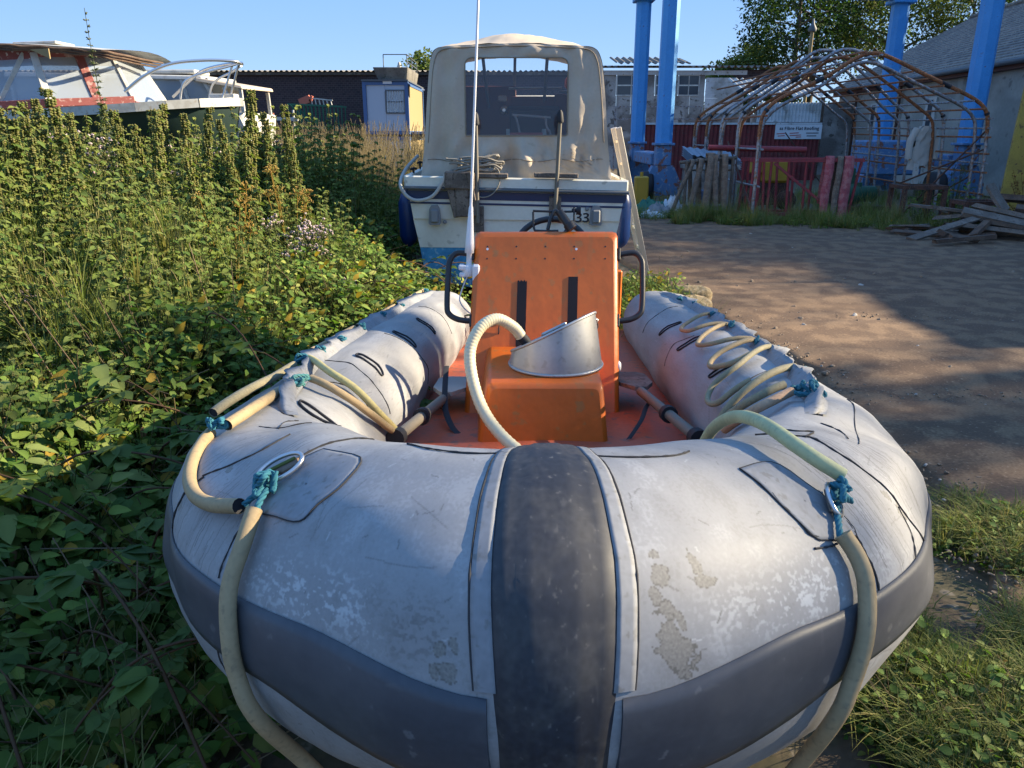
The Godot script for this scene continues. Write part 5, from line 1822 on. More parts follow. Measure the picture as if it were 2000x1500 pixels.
func make_tree(sd: int, h: float, rad: float, base: float, leaf: Color, light: Color) -> Array:
	var g := RandomNumberGenerator.new()
	g.seed = sd
	var m := MB.new()
	var tops := []
	m.tube(cr([V0, V(0.1, h * 0.25, 0.05), V(-0.05, h * 0.5, 0.1), V(0.1, h * 0.85, 0)], 5), [0.36, 0.33, 0.3, 0.28, 0.26, 0.24, 0.22, 0.2, 0.18, 0.16, 0.14, 0.12, 0.1, 0.08, 0.06, 0.05], 8)
	for k in 16:
		var y := lerpf(base * 0.9, h * 0.8, k / 15.0)
		var d := rdir(g, 0.15, 0.7)
		var l := rad * g.randf_range(0.55, 0.95) * sin(PI * clampf((y - base * 0.5) / (h - base * 0.4), 0.1, 0.95))
		var e := V(0, y, 0) + d * l
		m.tube(cr([V(0, y, 0), V(0, y, 0) + d * l * 0.5 + V(0, 0.2, 0), e], 4), [0.1, 0.09, 0.08, 0.07, 0.06, 0.05, 0.04, 0.03, 0.02], 5)
		tops.append(e)
	var lb := LB.new()
	var cs := tops.duplicate()
	for k in 46:
		var d := rdir(g, -0.5, 1.0)
		var f := g.randf_range(0.55, 1.0)
		cs.append(V(0, lerpf(base, h, 0.52), 0) + d * V(rad * f, (h - base) * 0.5 * f, rad * f))
	for c in cs:
		var rr := g.randf_range(0.55, 1.05) * rad / 3.6
		var tone := leaf.lerp(light, g.randf())
		for k in 150:
			var d := rdir(g)
			var p: Vector3 = c + d * rr * pow(g.randf(), 0.4) * V(1, 0.75, 1)
			lb.chip(p, (d + rdir(g) * 0.7 + V(0, -0.3, 0)).normalized(), (UP + rdir(g) * 0.8).normalized(), g.randf_range(0.13, 0.24), g.randf_range(0.05, 0.085), vary(g, tone, 0.25))
	return [m.done(), lb.done()]

func plant_tree(called: String, label: String, at: Vector3, kit: Array, size: float, turn: float, group: String) -> void:
	var t := thing(called, label, "tree", at, group)
	t.rotation.y = turn
	t.scale = Vector3.ONE * size
	part(t, "trunk", kit[0], M.bark)
	part(t, "crown", kit[1], M.leaf_soft)

func build_trees() -> void:
	var broad := make_tree(61, 12.5, 4.3, 3.0, Color(0.055, 0.10, 0.022), Color(0.10, 0.15, 0.035))
	var pale := make_tree(62, 11.5, 4.0, 2.5, Color(0.095, 0.14, 0.034), Color(0.15, 0.175, 0.052))  # leaf colours lightened to stand for sun on these crowns
	var dark := make_tree(63, 12.0, 4.0, 3.0, Color(0.025, 0.055, 0.016), Color(0.05, 0.085, 0.022))  # leaf colours darkened to stand for the shaded part of the trees
	var bush := make_tree(64, 5.0, 2.2, 0.8, Color(0.09, 0.14, 0.035), Color(0.19, 0.21, 0.065))
	var gr := "trees beyond the yard buildings"
	plant_tree("dark_tree", "dark dense tree rising behind the tube frame's peak", V(17.0, 0, -50), dark, 1.0, 0.3, gr)
	plant_tree("dark_tree", "dark tree crown beside the blue hoist leg, darker than its neighbour", V(19.6, 0, -54), dark, 1.12, 2.1, gr)
	plant_tree("pale_tree", "tree tinted yellow-green as if sunlit, between the two right hoist legs", V(23.2, 0, -51), pale, 1.05, 1.0, gr)
	plant_tree("pale_tree", "tree tinted pale as if sunlit, spreading above the slate roof's far end", V(26.8, 0, -49), pale, 0.92, 4.0, gr)
	plant_tree("leafy_tree", "mid-green tree showing over the ridge of the slate roof", V(31.5, 0, -47), broad, 1.05, 2.5, gr)
	plant_tree("pale_shrub", "small pale shrub peeping over the white shed's corrugated roof", V(14.0, 0, -49), bush, 1.25, 0.0, gr)
	plant_tree("dark_shrub", "dark green bush behind the stacked site offices and canvas canopy", V(-5.0, 0, -52), bush, 1.25, 1.4, gr)
	# more of the same belt, outside the picture on the right: it dapples the track
	for q in [[V(35.5, 0, -16.4), 1.33, 0.4], [V(36.5, 0, -20.7), 1.36, 1.9], [V(34.6, 0, -24.6), 1.33, 3.3], [V(35.2, 0, -28.8), 1.33, 5.0], [V(43.2, 0, -19.6), 1.50, 2.7], [V(34.7, 0, -14.6), 1.33, 1.2], [V(34.2, 0, -18.6), 1.36, 4.4], [V(33.3, 0, -22.5), 1.34, 0.1]]:
		plant_tree("leafy_tree", "leafy tree of the belt behind the slate-roofed building", q[0], broad, q[1], q[2], "tree belt behind the slate roof")
	var shade_poplar := make_tree(65, 14.3, 1.35, 0.8, Color(0.05, 0.09, 0.02), Color(0.09, 0.13, 0.03))  # unseen columnar tree, added and shaped to throw shade on the near track
	plant_tree("shade_poplar", "narrow dense tree added out of view to shade the near track", V(29.4, 0, -7.1), shade_poplar, 1.05, 0.5, "")
	# big open-crowned trees beside the track: the near bow and bank lie in their filtered light
	for q in [[V(31.8, 0, -3.2), 1.38, 0.8], [V(34.5, 0, 4.0), 1.4, 2.2]]:
		plant_tree("spreading_tree", "spreading broadleaf tree of the pair beside the track", q[0], broad, q[1], q[2], "spreading trees beside the track")

# ------------------------------------------------------------------ cream cabin cruiser with canvas canopy
func hull_row(d: float, n: int) -> Array:
	# section d metres forward of the transom; returns points from port gunwale round the keel to starboard gunwale
	var k := clampf(d / 6.2, 0.0, 1.0)
	var w := 1.0 - pow(k, 2.6)
	var rise := 0.42 * k * k
	var keel := 0.04 + 0.85 * pow(k, 4.0)
	var cx := 0.045
	var pts := []
	for q in [[-1.105, 1.20], [-1.055, 0.86], [-0.995, 0.53], [-0.945, 0.22], [-0.52, 0.13], [0.0, 0.0], [0.52, 0.11], [0.945, 0.19], [0.995, 0.51], [1.055, 0.83], [1.105, 1.15]]:
		pts.append(V(cx + q[0] * w, maxf(q[1] + rise * q[1], keel + q[1] * 0.55), -8.0 - d))
	return pts

func build_cabin_boat() -> void:
	var b := thing("cabin_cruiser", "cream cabin cruiser with navy stripes, blue underwater paint and beige canvas canopy", "boat", V(0.045, 0, -11.0))
	var top := []
	var low := []
	for i in 21:
		var p := hull_row(6.2 * i / 20.0, 0)
		top.append(p)
	for side in [[0, 1, 2], [8, 9, 10]]:
		var m := mb()
		var rows := []
		for p in top:
			rows.append(PackedVector3Array([p[side[0]], p[side[1]], p[side[2]]]))
		m.grid(rows)
		part(b, "topside", m, M.gelcoat)
	var m := mb()
	var rows := []
	for p in top:
		rows.append(PackedVector3Array(p.slice(2, 9)))
	m.grid(rows)
	part(b, "bottom", m, M.antifoul)
	var t: Array = top[0]
	# transom: upper moulding stands a little proud of the lower one
	m = mb()
	m.prism(V(0, 0, -7.985), PackedVector2Array([Vector2(t[0].x, t[0].y), Vector2(t[1].x + 0.005, 0.835), Vector2(t[9].x - 0.005, 0.805), Vector2(t[10].x, t[10].y)]), 0.03)
	part(b, "transom_upper", m, M.gelcoat)
	m = mb()
	m.prism(V(0, 0, -8.005), PackedVector2Array([Vector2(t[1].x, 0.834), Vector2(t[2].x, 0.541), Vector2(t[8].x, 0.52), Vector2(t[9].x, 0.804)]), 0.03)
	part(b, "transom_lower", m, M.gelcoat)
	m = mb()
	m.prism(V(0, 0, -8.01), PackedVector2Array([Vector2(t[2].x, 0.54), Vector2(t[3].x, t[3].y), Vector2(t[4].x, t[4].y), Vector2(t[5].x, t[5].y), Vector2(t[6].x, t[6].y), Vector2(t[7].x, t[7].y), Vector2(t[8].x, 0.519)]), 0.03)
	part(b, "transom_bottom", m, M.antifoul)
	m = mb()
	m.bar(V(-1.075, 1.205, -7.97), V(1.165, 1.155, -7.97), 0.11, 0.075, UP, 0.012)
	for sd in [0, 10]:
		for i in 20:
			m.bar(top[i][sd] + V(0, 0.005, 0), top[i + 1][sd] + V(0, 0.005, 0), 0.10, 0.06, UP)
	part(b, "gunwale", m, M.gelcoat)
	m = mb()
	m.rod(V(-1.08, 1.142, -7.925), V(1.17, 1.092, -7.925), 0.018, 8)
	part(b, "rub_rail", m, M.gutter)
	for st in [[1.117, 1.036], [1.006, 0.986]]:
		m = mb()
		m.prism(V(0, 0, -7.967), PackedVector2Array([Vector2(-1.073 + (1.117 - st[0]) * 0.15, st[0]), Vector2(-1.068 + (1.117 - st[1]) * 0.15, st[1]), Vector2(1.158 - (1.117 - st[1]) * 0.15, st[1] - 0.05), Vector2(1.163 - (1.117 - st[0]) * 0.15, st[0] - 0.05)]), 0.006)
		part(b, "stripe", m, M.navy)
	for p in [[-0.785, 0.875], [0.852, 0.87]]:
		m = mb()
		m.prism(V(p[0], p[1], -7.945), PackedVector2Array([Vector2(-0.05, -0.10), Vector2(0.05, -0.10), Vector2(0.062, -0.08), Vector2(0.052, 0.06), Vector2(0.03, 0.095), Vector2(-0.03, 0.095), Vector2(-0.052, 0.06), Vector2(-0.062, -0.08)]), 0.05)
		m.box(V(p[0], p[1] - 0.01, -7.91), V(0.08, 0.13, 0.03), Basis(), 0.012)
		part(b, "vent_cover", m, M.grey_plastic)
	for p in [[-0.685, 0.80], [0.76, 0.93]]:
		m = mb()
		m.lathe(V(p[0], p[1], -7.97), [Vector2(0.02, 0), Vector2(0.02, 0.012), Vector2(0.008, 0.014)], 12, Basis(V(1, 0, 0), V(0, 0, 1), V(0, -1, 0)))
		part(b, "drain", m, M.grey_plastic)
	var tx := TextMesh.new()
	tx.text = "33"
	tx.font = font("Droid Sans", 700)
	tx.font_size = 32
	tx.pixel_size = 0.0041
	tx.depth = 0.004
	var tn := part(b, "hull_number", tx, M.lettering)
	tn.position = V(0.715, 0.842, -7.966) - O
	# decks, cabin trunk, wheelhouse bulkhead
	m = mb()
	rows = []
	for i in 20:
		rows.append(PackedVector3Array([top[i][0] + V(0.04, 0.0, 0), (top[i][0] + top[i][10]) * 0.5 + V(0, 0.03, 0), top[i][10] + V(-0.04, 0, 0)]))
	m.grid(rows)
	part(b, "deck", m, M.weathered_white)
	m = mb()
	frustum(m, [V(-0.82, 1.22, -10.3), V(0.90, 1.22, -10.3), V(0.74, 2.12, -10.3), V(-0.66, 2.12, -10.3)], [V(-0.5, 1.4, -13.2), V(0.58, 1.4, -13.2), V(0.42, 1.8, -13.0), V(-0.34, 1.8, -13.0)], 0.05)
	part(b, "cabin_trunk", m, M.weathered_white)
	m = mb()
	m.box(V(-0.38, 1.72, -10.2), V(0.86, 1.0, 0.04), Basis(), 0.005)
	m.box(V(0.70, 1.66, -10.2), V(0.34, 0.94, 0.04), Basis(), 0.005)
	m.box(V(0.26, 2.03, -10.2), V(0.54, 0.14, 0.05), Basis(), 0.005)
	var bh := part(b, "bulkhead", m, M.mahogany)
	m = mb()
	m.box(V(-0.12, 2.075, -10.165), V(0.105, 0.065, 0.03), Basis(), 0.012)
	part(bh, "cabin_lamp", m, M.white_plastic)
	m = mb()
	m.lathe(V(-0.10, 1.94, -10.175), [Vector2(0.05, 0), Vector2(0.05, 0.02), Vector2(0.02, 0.03)], 16, Basis(V(1, 0, 0), V(0, 0, 1), V(0, -1, 0)))
	part(bh, "compass", m, M.steel)
	m = mb()
	m.box(V(0.27, 1.78, -10.05), V(0.60, 0.30, 0.25), Basis(), 0.02)
	m.box(V(0.27, 1.96, -10.12), V(0.62, 0.05, 0.12), Basis(), 0.01)
	part(b, "dashboard", m, M.dark_inside)
	m = mb()
	m.rod(V(-0.04, 2.19, -10.15), V(0.62, 2.195, -10.15), 0.014)
	m.rod(V(0.58, 2.16, -10.12), V(0.74, 2.15, -10.12), 0.010)
	part(b, "screen_rail", m, M.weathered_white)
	m = mb()
	for x in [-0.86, 0.02, 0.93]:
		m.bar(V(x * 0.95 + 0.01, 2.14, -10.25), V(x * 0.85 + 0.02, 2.56, -10.05), 0.035, 0.03)
	part(b, "screen_post", m, M.weathered_white)
	m = mb()
	for x in [[-0.30, -0.27], [0.36, 0.37]]:
		m.rod(V(x[0], 2.44, -8.4), V(x[1], 1.95 if x[0] < 0 else 2.02, -9.4), 0.017, 8)
	part(b, "canopy_hoop", m, M.grey_plastic)
	m = mb()
	m.tube(cr([V(0.03, 1.86, -9.6), V(0.06, 1.80, -9.58), V(0.10, 1.62, -9.5), V(0.13, 1.45, -9.45)], 6), 0.012, 8)
	m.tube(cr([V(0.40, 1.84, -9.6), V(0.41, 1.74, -9.58), V(0.45, 1.66, -9.5), V(0.46, 1.5, -9.45)], 6), 0.012, 8)
	m.rod(V(0.0, 1.87, -9.6), V(0.46, 1.84, -9.6), 0.012)
	part(b, "helm_seat_frame", m, M.white_plastic)
	# canvas canopy
	var wn := noise(410, 2.2, 3)
	var prof := [Vector2(-0.93, 1.215), Vector2(-0.885, 1.55), Vector2(-0.85, 1.95), Vector2(-0.82, 2.25), Vector2(-0.795, 2.37), Vector2(-0.75, 2.445), Vector2(-0.64, 2.475), Vector2(-0.30, 2.49), Vector2(0.02, 2.50), Vector2(0.36, 2.49), Vector2(0.71, 2.475), Vector2(0.82, 2.445), Vector2(0.87, 2.37), Vector2(0.90, 2.25), Vector2(0.935, 1.95), Vector2(0.97, 1.55), Vector2(1.02, 1.185)]
	var outline := []
	for q in prof:
		outline.append(V(q.x, q.y, 0))
	var fine := cr(outline, 8)
	m = mb()
	rows = []
	for i in 26:
		var z := lerpf(-8.10, -10.25, i / 25.0)
		var row := PackedVector3Array()
		for q in fine:
			var lift := (q.y - 1.2) / 1.45
			var zz := z - 0.10 * lift * (1.0 - i / 25.0)
			var sag := 0.018 * wn.get_noise_2d(q.y * 0.5 + q.x, zz * 0.9) + 0.012 * sin(zz * 5.0) * (1.0 if absf(q.x) > 0.6 else 0.4)
			var dir := V(q.x * 0.6, (q.y - 1.6) * 0.8, 0).normalized()
			var pull := 1.0 - 0.10 * (i / 25.0)
			var peak := 0.17 * smoothstep(0.0, 9.0, i) * smoothstep(2.2, 2.48, q.y) * maxf(0.0, 1.0 - pow((q.x - 0.045) / 0.86, 2.0)) * (1.0 - 0.5 * smoothstep(12.0, 25.0, i))
			row.append(V(0, peak, 0) + V(0.045 + (q.x - 0.045) * lerpf(1.0, 0.96, i / 25.0), q.y - (0.0 if i < 20 else 0.02 * (i - 20) / 5.0), zz) + dir * sag)
		rows.append(row)
	m.grid(rows)
	var can := part(b, "canopy", m, M.canvas)
	# back curtain round its clear window
	var win := []
	var nn := fine.size()
	m = mb()
	rows = []
	var ring_o := []
	for i in nn:
		ring_o.append(fine[i])
	var bottom := 40
	for k in range(1, bottom):
		ring_o.append(fine[nn - 1].lerp(fine[0], float(k) / bottom) + V(0, -0.035 * sin(PI * k / bottom) + 0.012 * sin(k * 0.9), 0))
	var wc := Vector2(0.045, 2.005)
	var hw := 0.51
	var hh := 0.365
	for q in ring_o:
		var d := Vector2(q.x, q.y) - wc
		var f := minf(hw / maxf(absf(d.x), 0.001), hh / maxf(absf(d.y), 0.001))
		var e := d * f
		var cd := Vector2(maxf(absf(e.x) - (hw - 0.07), 0.0), maxf(absf(e.y) - (hh - 0.07), 0.0))
		if cd.x > 0.0 and cd.y > 0.0 and cd.length() > 0.07 and d.y > 0:
			var c := Vector2(signf(e.x) * (hw - 0.07), signf(e.y) * (hh - 0.07))
			e = c + (e - c).normalized() * 0.07
		win.append(V(wc.x + e.x, wc.y + e.y, 0))
	var back := func(q: Vector3, f: float) -> Vector3:
		var lift := (q.y - 1.2) / 1.45
		var side := clampf((absf(q.x - 0.045) - 0.5) / 0.2, 0.0, 1.0)
		var fold := 0.085 * (pow(absf(sin(q.x * 13.0 + 0.9 * sin(q.y * 2.0))), 1.6) - 0.4) * (0.5 + 0.9 * wn.get_noise_2d(q.x * 0.9, q.y * 0.35 + 3.0)) * (0.25 + side)
		fold += 0.03 * wn.get_noise_2d(q.x * 1.3, q.y * 0.6) + 0.16 * wn.get_noise_2d(q.x * 1.6, q.y * 0.5 + 9.0) * clampf((1.7 - q.y) / 0.3, 0.2, 1.0)
		fold *= 1.0 - pow(absf(2.0 * f - 1.0), 3.0)
		return V(q.x, q.y, -8.10 - 0.10 * lift + fold)
	for k in 15:
		var f := k / 14.0
		var row := PackedVector3Array()
		for i in ring_o.size():
			var q: Vector3 = ring_o[i].lerp(win[i], f)
			row.append(back.call(q, f))
		rows.append(row)
	m.grid(rows, true)
	part(b, "back_curtain", m, M.canvas)
	m = mb()
	var hem := PackedVector3Array()
	for q in win:
		hem.append(back.call(q, 1.0) + V(0, 0, 0.004))
	hem.append(hem[0])
	m.tube(hem, 0.007, 5, false)
	var seamline := PackedVector3Array()
	for i in range(8, nn - 8):
		var q: Vector3 = fine[i].lerp(V(wc.x, wc.y, 0), 0.045)
		seamline.append(back.call(q, 0.05) + V(0, 0, 0.006))
	m.tube(seamline, 0.006, 5, false)
	var skirt := PackedVector3Array()
	for k in 41:
		var q := V(lerpf(-0.90, 0.99, k / 40.0), 1.40 + 0.012 * sin(k * 0.7), 0)
		skirt.append(back.call(q, 0.4) + V(0, 0, 0.006))
	m.tube(skirt, 0.004, 5, false)
	part(can, "piping", m, M.canvas_dark)
	m = mb()
	var wrow := []
	for q in win:
		wrow.append(back.call(q, 1.0) + V(0, 0, -0.004))
	m.fan(PackedVector3Array(wrow))
	part(b, "clear_window", m, M.vinyl)
	# upright poles lashed at the stern, wooden pads, outboard bracket
	for p in [[V(-0.353, 1.86, -7.88), V(-0.345, 0.80, -7.90)], [V(0.467, 1.88, -7.88), V(0.436, 0.90, -7.90)]]:
		m = mb()
		m.rod(p[1], p[0] - V(0, 0.1, 0), 0.020, 10)
		var po := part(b, "stern_pole", m, M.pole_brown)
		m = mb()
		m.lathe(p[0] - V(0, 0.12, 0), [Vector2(0.034, 0), Vector2(0.036, 0.02), Vector2(0.026, 0.09), Vector2(0.012, 0.115)], 12)
		part(po, "cap", m, M.black)
		m = mb()
		m.box(p[1] + V(0.0, 0.03, -0.045), V(0.12, 0.26, 0.02), Basis(), 0.004)
		part(po, "pad", m, M.old_wood)
	m = mb()
	m.box(V(-0.52, 1.215, -7.90), V(0.30, 0.17, 0.10), Basis(V(0, 0, 1), -0.03), 0.012)
	m.box(V(-0.50, 1.01, -7.90), V(0.13, 0.30, 0.07), Basis(V(0, 0, 1), 0.02), 0.008)
	m.box(V(-0.41, 1.02, -7.905), V(0.11, 0.30, 0.05), Basis(V(0, 0, 1), -0.03), 0.008)
	m.box(V(-0.585, 1.0, -7.90), V(0.07, 0.30, 0.05), Basis(V(0, 0, 1), 0.22), 0.008)
	m.bar(V(-0.43, 1.30, -7.84), V(-0.38, 1.02, -7.86), 0.04, 0.03, V(1, 0, 0), 0.004)
	part(b, "outboard_bracket", m, M.old_wood)
	for x in [[-0.26, 0.44], [0.44, 0.44]]:
		m = mb()
		m.box(V(x[0], 1.262, -7.93), V(x[1], 0.045, 0.08), Basis(V(0, 0, 1), -0.02), 0.008)
		part(b, "stern_board", m, M.old_wood)
	for c in [V(-1.06, 1.34, -9.2), V(-1.05, 1.30, -8.5)]:
		m = mb()
		m.rod(c - V(0, 0.08, 0), c, 0.012, 6)
		m.tube(PackedVector3Array([c + V(-0.02, 0, 0.07), c + V(0, 0.01, 0), c + V(0.02, 0, -0.07)]), 0.012, 6)
		part(b, "cleat", m, M.black)
	# trailer beam and blocks that carry the hull
	for q in [[-9.0, 0.14], [-11.5, 0.20]]:
		var s := thing("timber_block", "dark timber block carrying the cream cabin cruiser's keel", "block", V(0.045, 0, q[0]), "blocks under the cabin cruiser")
		m = mb()
		m.box(V(0.045, 0.01, q[0]), V(1.3, 0.16, 0.24), Basis(), 0.01)
		part(s, "beam", m, M.brown_wood)
	# coil of rope dropped on the stern, line and fenders over the side
	var g := RandomNumberGenerator.new()
	g.seed = 19
	var co := thing("rope_coil", "loose coil of grey rope heaped on the cabin cruiser's stern", "rope", V(-0.36, 1.30, -7.96))
	m = mb()
	for k in 9:
		var pts := []
		var cx := -0.38 + g.randf_range(-0.06, 0.06)
		for j in 15:
			var th := TAU * j / 14.0 + k
			pts.append(V(cx + cos(th) * g.randf_range(0.17, 0.26), 1.315 + 0.012 * k + 0.045 * sin(th * 1.0 + k) + g.randf_range(-0.01, 0.015), -7.985 + sin(th) * 0.055))
		m.tube(cr(pts, 5), 0.0095, 6)
	m.tube(cr([V(-0.2, 1.36, -7.95), V(-0.13, 1.30, -7.92), V(-0.13, 1.18, -7.91), V(-0.2, 1.08, -7.91), V(-0.3, 1.05, -7.9), V(-0.38, 1.09, -7.88)], 8), 0.006, 6)
	part(co, "rope", m, M.grey_rope)
	var ln := thing("mooring_line", "pale thick mooring line drooping in a loop over the cream stern corner", "rope", V(-1.0, 1.0, -7.95))
	m = mb()
	m.tube(cr([V(-1.06, 1.42, -9.0), V(-1.12, 1.30, -8.4), V(-1.12, 1.18, -7.95), V(-1.06, 1.07, -7.90), V(-0.95, 1.02, -7.90), V(-0.80, 1.06, -7.89), V(-0.70, 1.18, -7.88), V(-0.66, 1.27, -7.88)], 8), 0.018, 10)
	part(ln, "rope", m, M.cloth_pale)
	for f in [[V(-1.13, 0.80, -8.5), "dark blue fender hanging in shadow on the weedy side of the cream cruiser"], [V(1.155, 0.82, -8.25), "shiny blue fender hanging beside the ladder on the cream cruiser"]]:
		var fd := thing("boat_fender", f[1], "fender", f[0] - V(0, 0.3, 0), "fenders of the cabin cruiser")
		m = mb()
		m.lathe(f[0] - V(0, 0.32, 0), [Vector2(0.02, 0), Vector2(0.07, 0.04), Vector2(0.098, 0.12), Vector2(0.098, 0.46), Vector2(0.07, 0.56), Vector2(0.03, 0.60), Vector2(0.025, 0.64)], 18)
		part(fd, "body", m, M.fender_blue)
		m = mb()
		m.rod(f[0] + V(0, 0.30, 0), V(f[0].x * 0.97, 1.23, f[0].z), 0.007, 6)
		part(fd, "lanyard", m, M.grey_rope)
	# crate and jacket in the wheelhouse
	var cr8 := thing("plastic_crate", "pink and white slatted crate seen through the clear canopy window", "crate", V(0.16, 1.2, -9.2))
	for k in 7:
		m = mb()
		m.box(V(0.16, 1.28 + k * 0.062, -9.2), V(0.40, 0.036, 0.30), Basis(), 0.004)
		part(cr8, "slat", m, M.crate_red)
	m = mb()
	for x in [-0.205, 0.205]:
		for z in [-0.155, 0.155]:
			m.box(V(0.16 + x, 1.46, -9.2 + z), V(0.04, 0.50, 0.04), Basis(), 0.004)
	part(cr8, "post", m, M.weathered_white)
	var jk := thing("life_jacket", "orange life jacket behind the clear canopy window", "jacket", V(0.70, 2.14, -10.1))
	m = mb()
	m.lathe(V(0.70, 2.18, -10.1), [Vector2(0.03, 0), Vector2(0.055, 0.04), Vector2(0.05, 0.11), Vector2(0.02, 0.15)], 10)
	part(jk, "jacket", m, M.orange_vest)
	# ladder against the side
	var ld := thing("ladder", "long bare aluminium ladder leaning on the side of the cream cruiser", "ladder", V(1.6, 0, -9.1))
	for z in [0.0, -0.36]:
		m = mb()
		m.bar(V(1.60, 0.01, -8.95 + z), V(1.12, 1.72, -8.55 + z), 0.065, 0.026, V(1, 0, 0), 0.004)
		part(ld, "stile", m, M.ladder_metal)
	for k in 7:
		var f := (k + 0.6) / 7.2
		m = mb()
		var c := V(1.60, 0.01, -8.95).lerp(V(1.12, 1.72, -8.55), f)
		m.bar(c + V(0, 0, -0.014), c + V(0, 0, -0.346), 0.03, 0.03, V(1, 0, 0), 0.004)
		part(ld, "rung", m, M.ladder_metal)

func font(called: String, weight := 400) -> SystemFont:
	var f := SystemFont.new()
	f.font_names = PackedStringArray([called])
	f.font_weight = weight
	return f

# ------------------------------------------------------------------ laid-up boats beyond the weeds
func panel(parent: Node3D, called: String, q: Array, mat: Material, t := 0.012) -> MeshInstance3D:
	# flat plate through four corners, with thickness
	var m := mb()
	var n: Vector3 = (q[1] - q[0]).cross(q[3] - q[0]).normalized() * t * 0.5
	m.smooth(false)
	m.quad(q[0] + n, q[1] + n, q[2] + n, q[3] + n)
	m.quad(q[0] - n, q[3] - n, q[2] - n, q[1] - n)
	for i in 4:
		var j := (i + 1) % 4
		m.quad(q[i] + n, q[i] - n, q[j] - n, q[j] + n)
	return part(parent, called, m, mat)

func build_far_boats() -> void:
	var b := thing("red_wheelhouse_boat", "old boat with flaking red wheelhouse, milky windows and white pointed foredeck", "boat", V(-5.8, 0, -11.3))
	var m := mb()
	var rows := []
	# hull: stern off to the left, bow pointing right
	for i in 16:
		var k := i / 15.0
		var x := lerpf(-9.2, -3.80, k)
		var w := 1.25 * sqrt(maxf(1.0 - pow(k, 3.2), 0.0)) + 0.02
		var dk := 1.80 + 0.26 * k * k
		var zc := -11.95 + 0.55 * k
		rows.append(PackedVector3Array([V(x, dk, zc + w), V(x - 0.1, dk - 0.5, zc + w * 0.85), V(x - 0.5 * k, lerpf(0.5, 1.1, k * k), zc), V(x - 0.1, dk - 0.5, zc - w * 0.85), V(x, dk, zc - w)]))
	m.grid(rows)
	part(b, "hull", m, M.dark_hull)
	m = mb()
	for i in 15:
		m.bar(rows[i][0] + V(0, 0.02, 0.02), rows[i + 1][0] + V(0, 0.02, 0.02), 0.11, 0.07, UP)
		m.bar(rows[i][4] + V(0, 0.02, -0.02), rows[i + 1][4] + V(0, 0.02, -0.02), 0.11, 0.07, UP)
	part(b, "gunwale", m, M.weathered_white)
	m = mb()
	var drow := []
	for r in rows:
		drow.append(PackedVector3Array([r[0] + V(0, 0.055, 0), (r[0] + r[4]) * 0.5 + V(0, 0.09, 0), r[4] + V(0, 0.055, 0)]))
	m.grid(drow)
	part(b, "deck", m, M.weathered_white)
	m = mb()
	m.box(V(-4.0, 2.15, -11.4), V(0.34, 0.07, 0.2), Basis(), 0.01)
	part(b, "bow_chock", m, M.weathered_white)
	# wheelhouse
	var A := V(-6.02, 2.02, -10.65)
	var B := V(-5.19, 2.08, -11.25)
	var C := V(-6.24, 2.66, -10.85)
	var D := V(-5.52, 2.70, -11.45)
	var Lb := V(-7.3, 1.96, -10.65)
	var Lt := V(-7.2, 2.62, -10.85)
	var Rb := V(-5.35, 2.08, -12.7)
	var Rt := V(-5.68, 2.70, -12.6)
	panel(b, "coaming", [A + V(0, -0.28, 0.02), B + V(0.02, -0.18, 0.02), B, A], M.red_flaking, 0.03)
	panel(b, "coaming", [Lb + V(0, -0.28, 0.02), A + V(0, -0.28, 0.02), A, Lb], M.red_flaking, 0.03)
	panel(b, "coaming", [B + V(0.02, -0.18, 0), Rb + V(0.02, -0.18, 0), Rb, B], M.red_flaking, 0.03)
	var mid_b := A.lerp(B, 0.56)
	var mid_t := C.lerp(D, 0.56)
	for q in [[A, C, 0.085, "weathered_white"], [mid_b, mid_t, 0.11, "red_flaking"], [B, D, 0.05, "weathered_white"], [Lb.lerp(A, 0.45), C + V(-0.12, 0, 0), 0.06, "weathered_white"], [Rb, Rt, 0.05, "weathered_white"], [Lb, Lt, 0.06, "weathered_white"]]:
		m = mb()
		m.bar(q[0], q[1], q[2], 0.05, (B - A).normalized(), 0.006)
		part(b, "window_post", m, M[q[3]])
	for q in [[A, B], [Lb, A]]:
		m = mb()
		m.bar(q[0] + V(0, 0.02, 0.01), q[1] + V(0, 0.02, 0.01), 0.10, 0.06, UP, 0.006)
		part(b, "sill_rail", m, M.red_flaking)
	for q in [[C, D], [Lt, C], [D, Rt]]:
		m = mb()
		m.bar(q[0] + V(0, -0.05, 0), q[1] + V(0, -0.05, 0), 0.20, 0.05, UP, 0.006)
		part(b, "head_rail", m, M.red_flaking)
	for q in [[A, mid_b, mid_t, C], [mid_b, B, D, mid_t], [Lb, A, C, Lt], [B, Rb, Rt, D]]:
		panel(b, "window_pane", q, M.milky_pane, 0.006)
	# bowed roof with a ragged, delaminated edge
	m = mb()
	rows = []
	for i in 13:
		var k := i / 12.0
		var x := lerpf(-7.6, -5.30, k)
		var row := PackedVector3Array()
		for j in 9:
			var f := j / 8.0
			row.append(V(x + (0.12 * sin(f * PI) if i == 12 else 0.0), 2.74 + 0.07 * sin(PI * f) + 0.03 * sin(k * 3.0) - 0.05 * k * k, lerpf(-10.55, -12.8, f) - 0.25 * k))
		rows.append(row)
	m.grid(rows)
	part(b, "roof", m, M.weathered_white)
	for q in 3:
		m = mb()
		var pts := []
		for i in 14:
			var k := i / 13.0
			pts.append(V(lerpf(-6.9, -5.26, k) - 0.03 * q, 2.735 - q * 0.022 - 0.07 * k * k + 0.008 * sin(i * 2.1 + q), -10.56 - 0.27 * k - 0.006 * q))
		for i in 5:
			pts.append(V(-5.22 - 0.03 * q + 0.02 * sin(i * 2.0), 2.66 - q * 0.03, -10.95 - 0.35 * i))
		m.tube(cr(pts, 3), 0.016, 5)
		part(b, "plywood_edge", m, M.brown_wood)
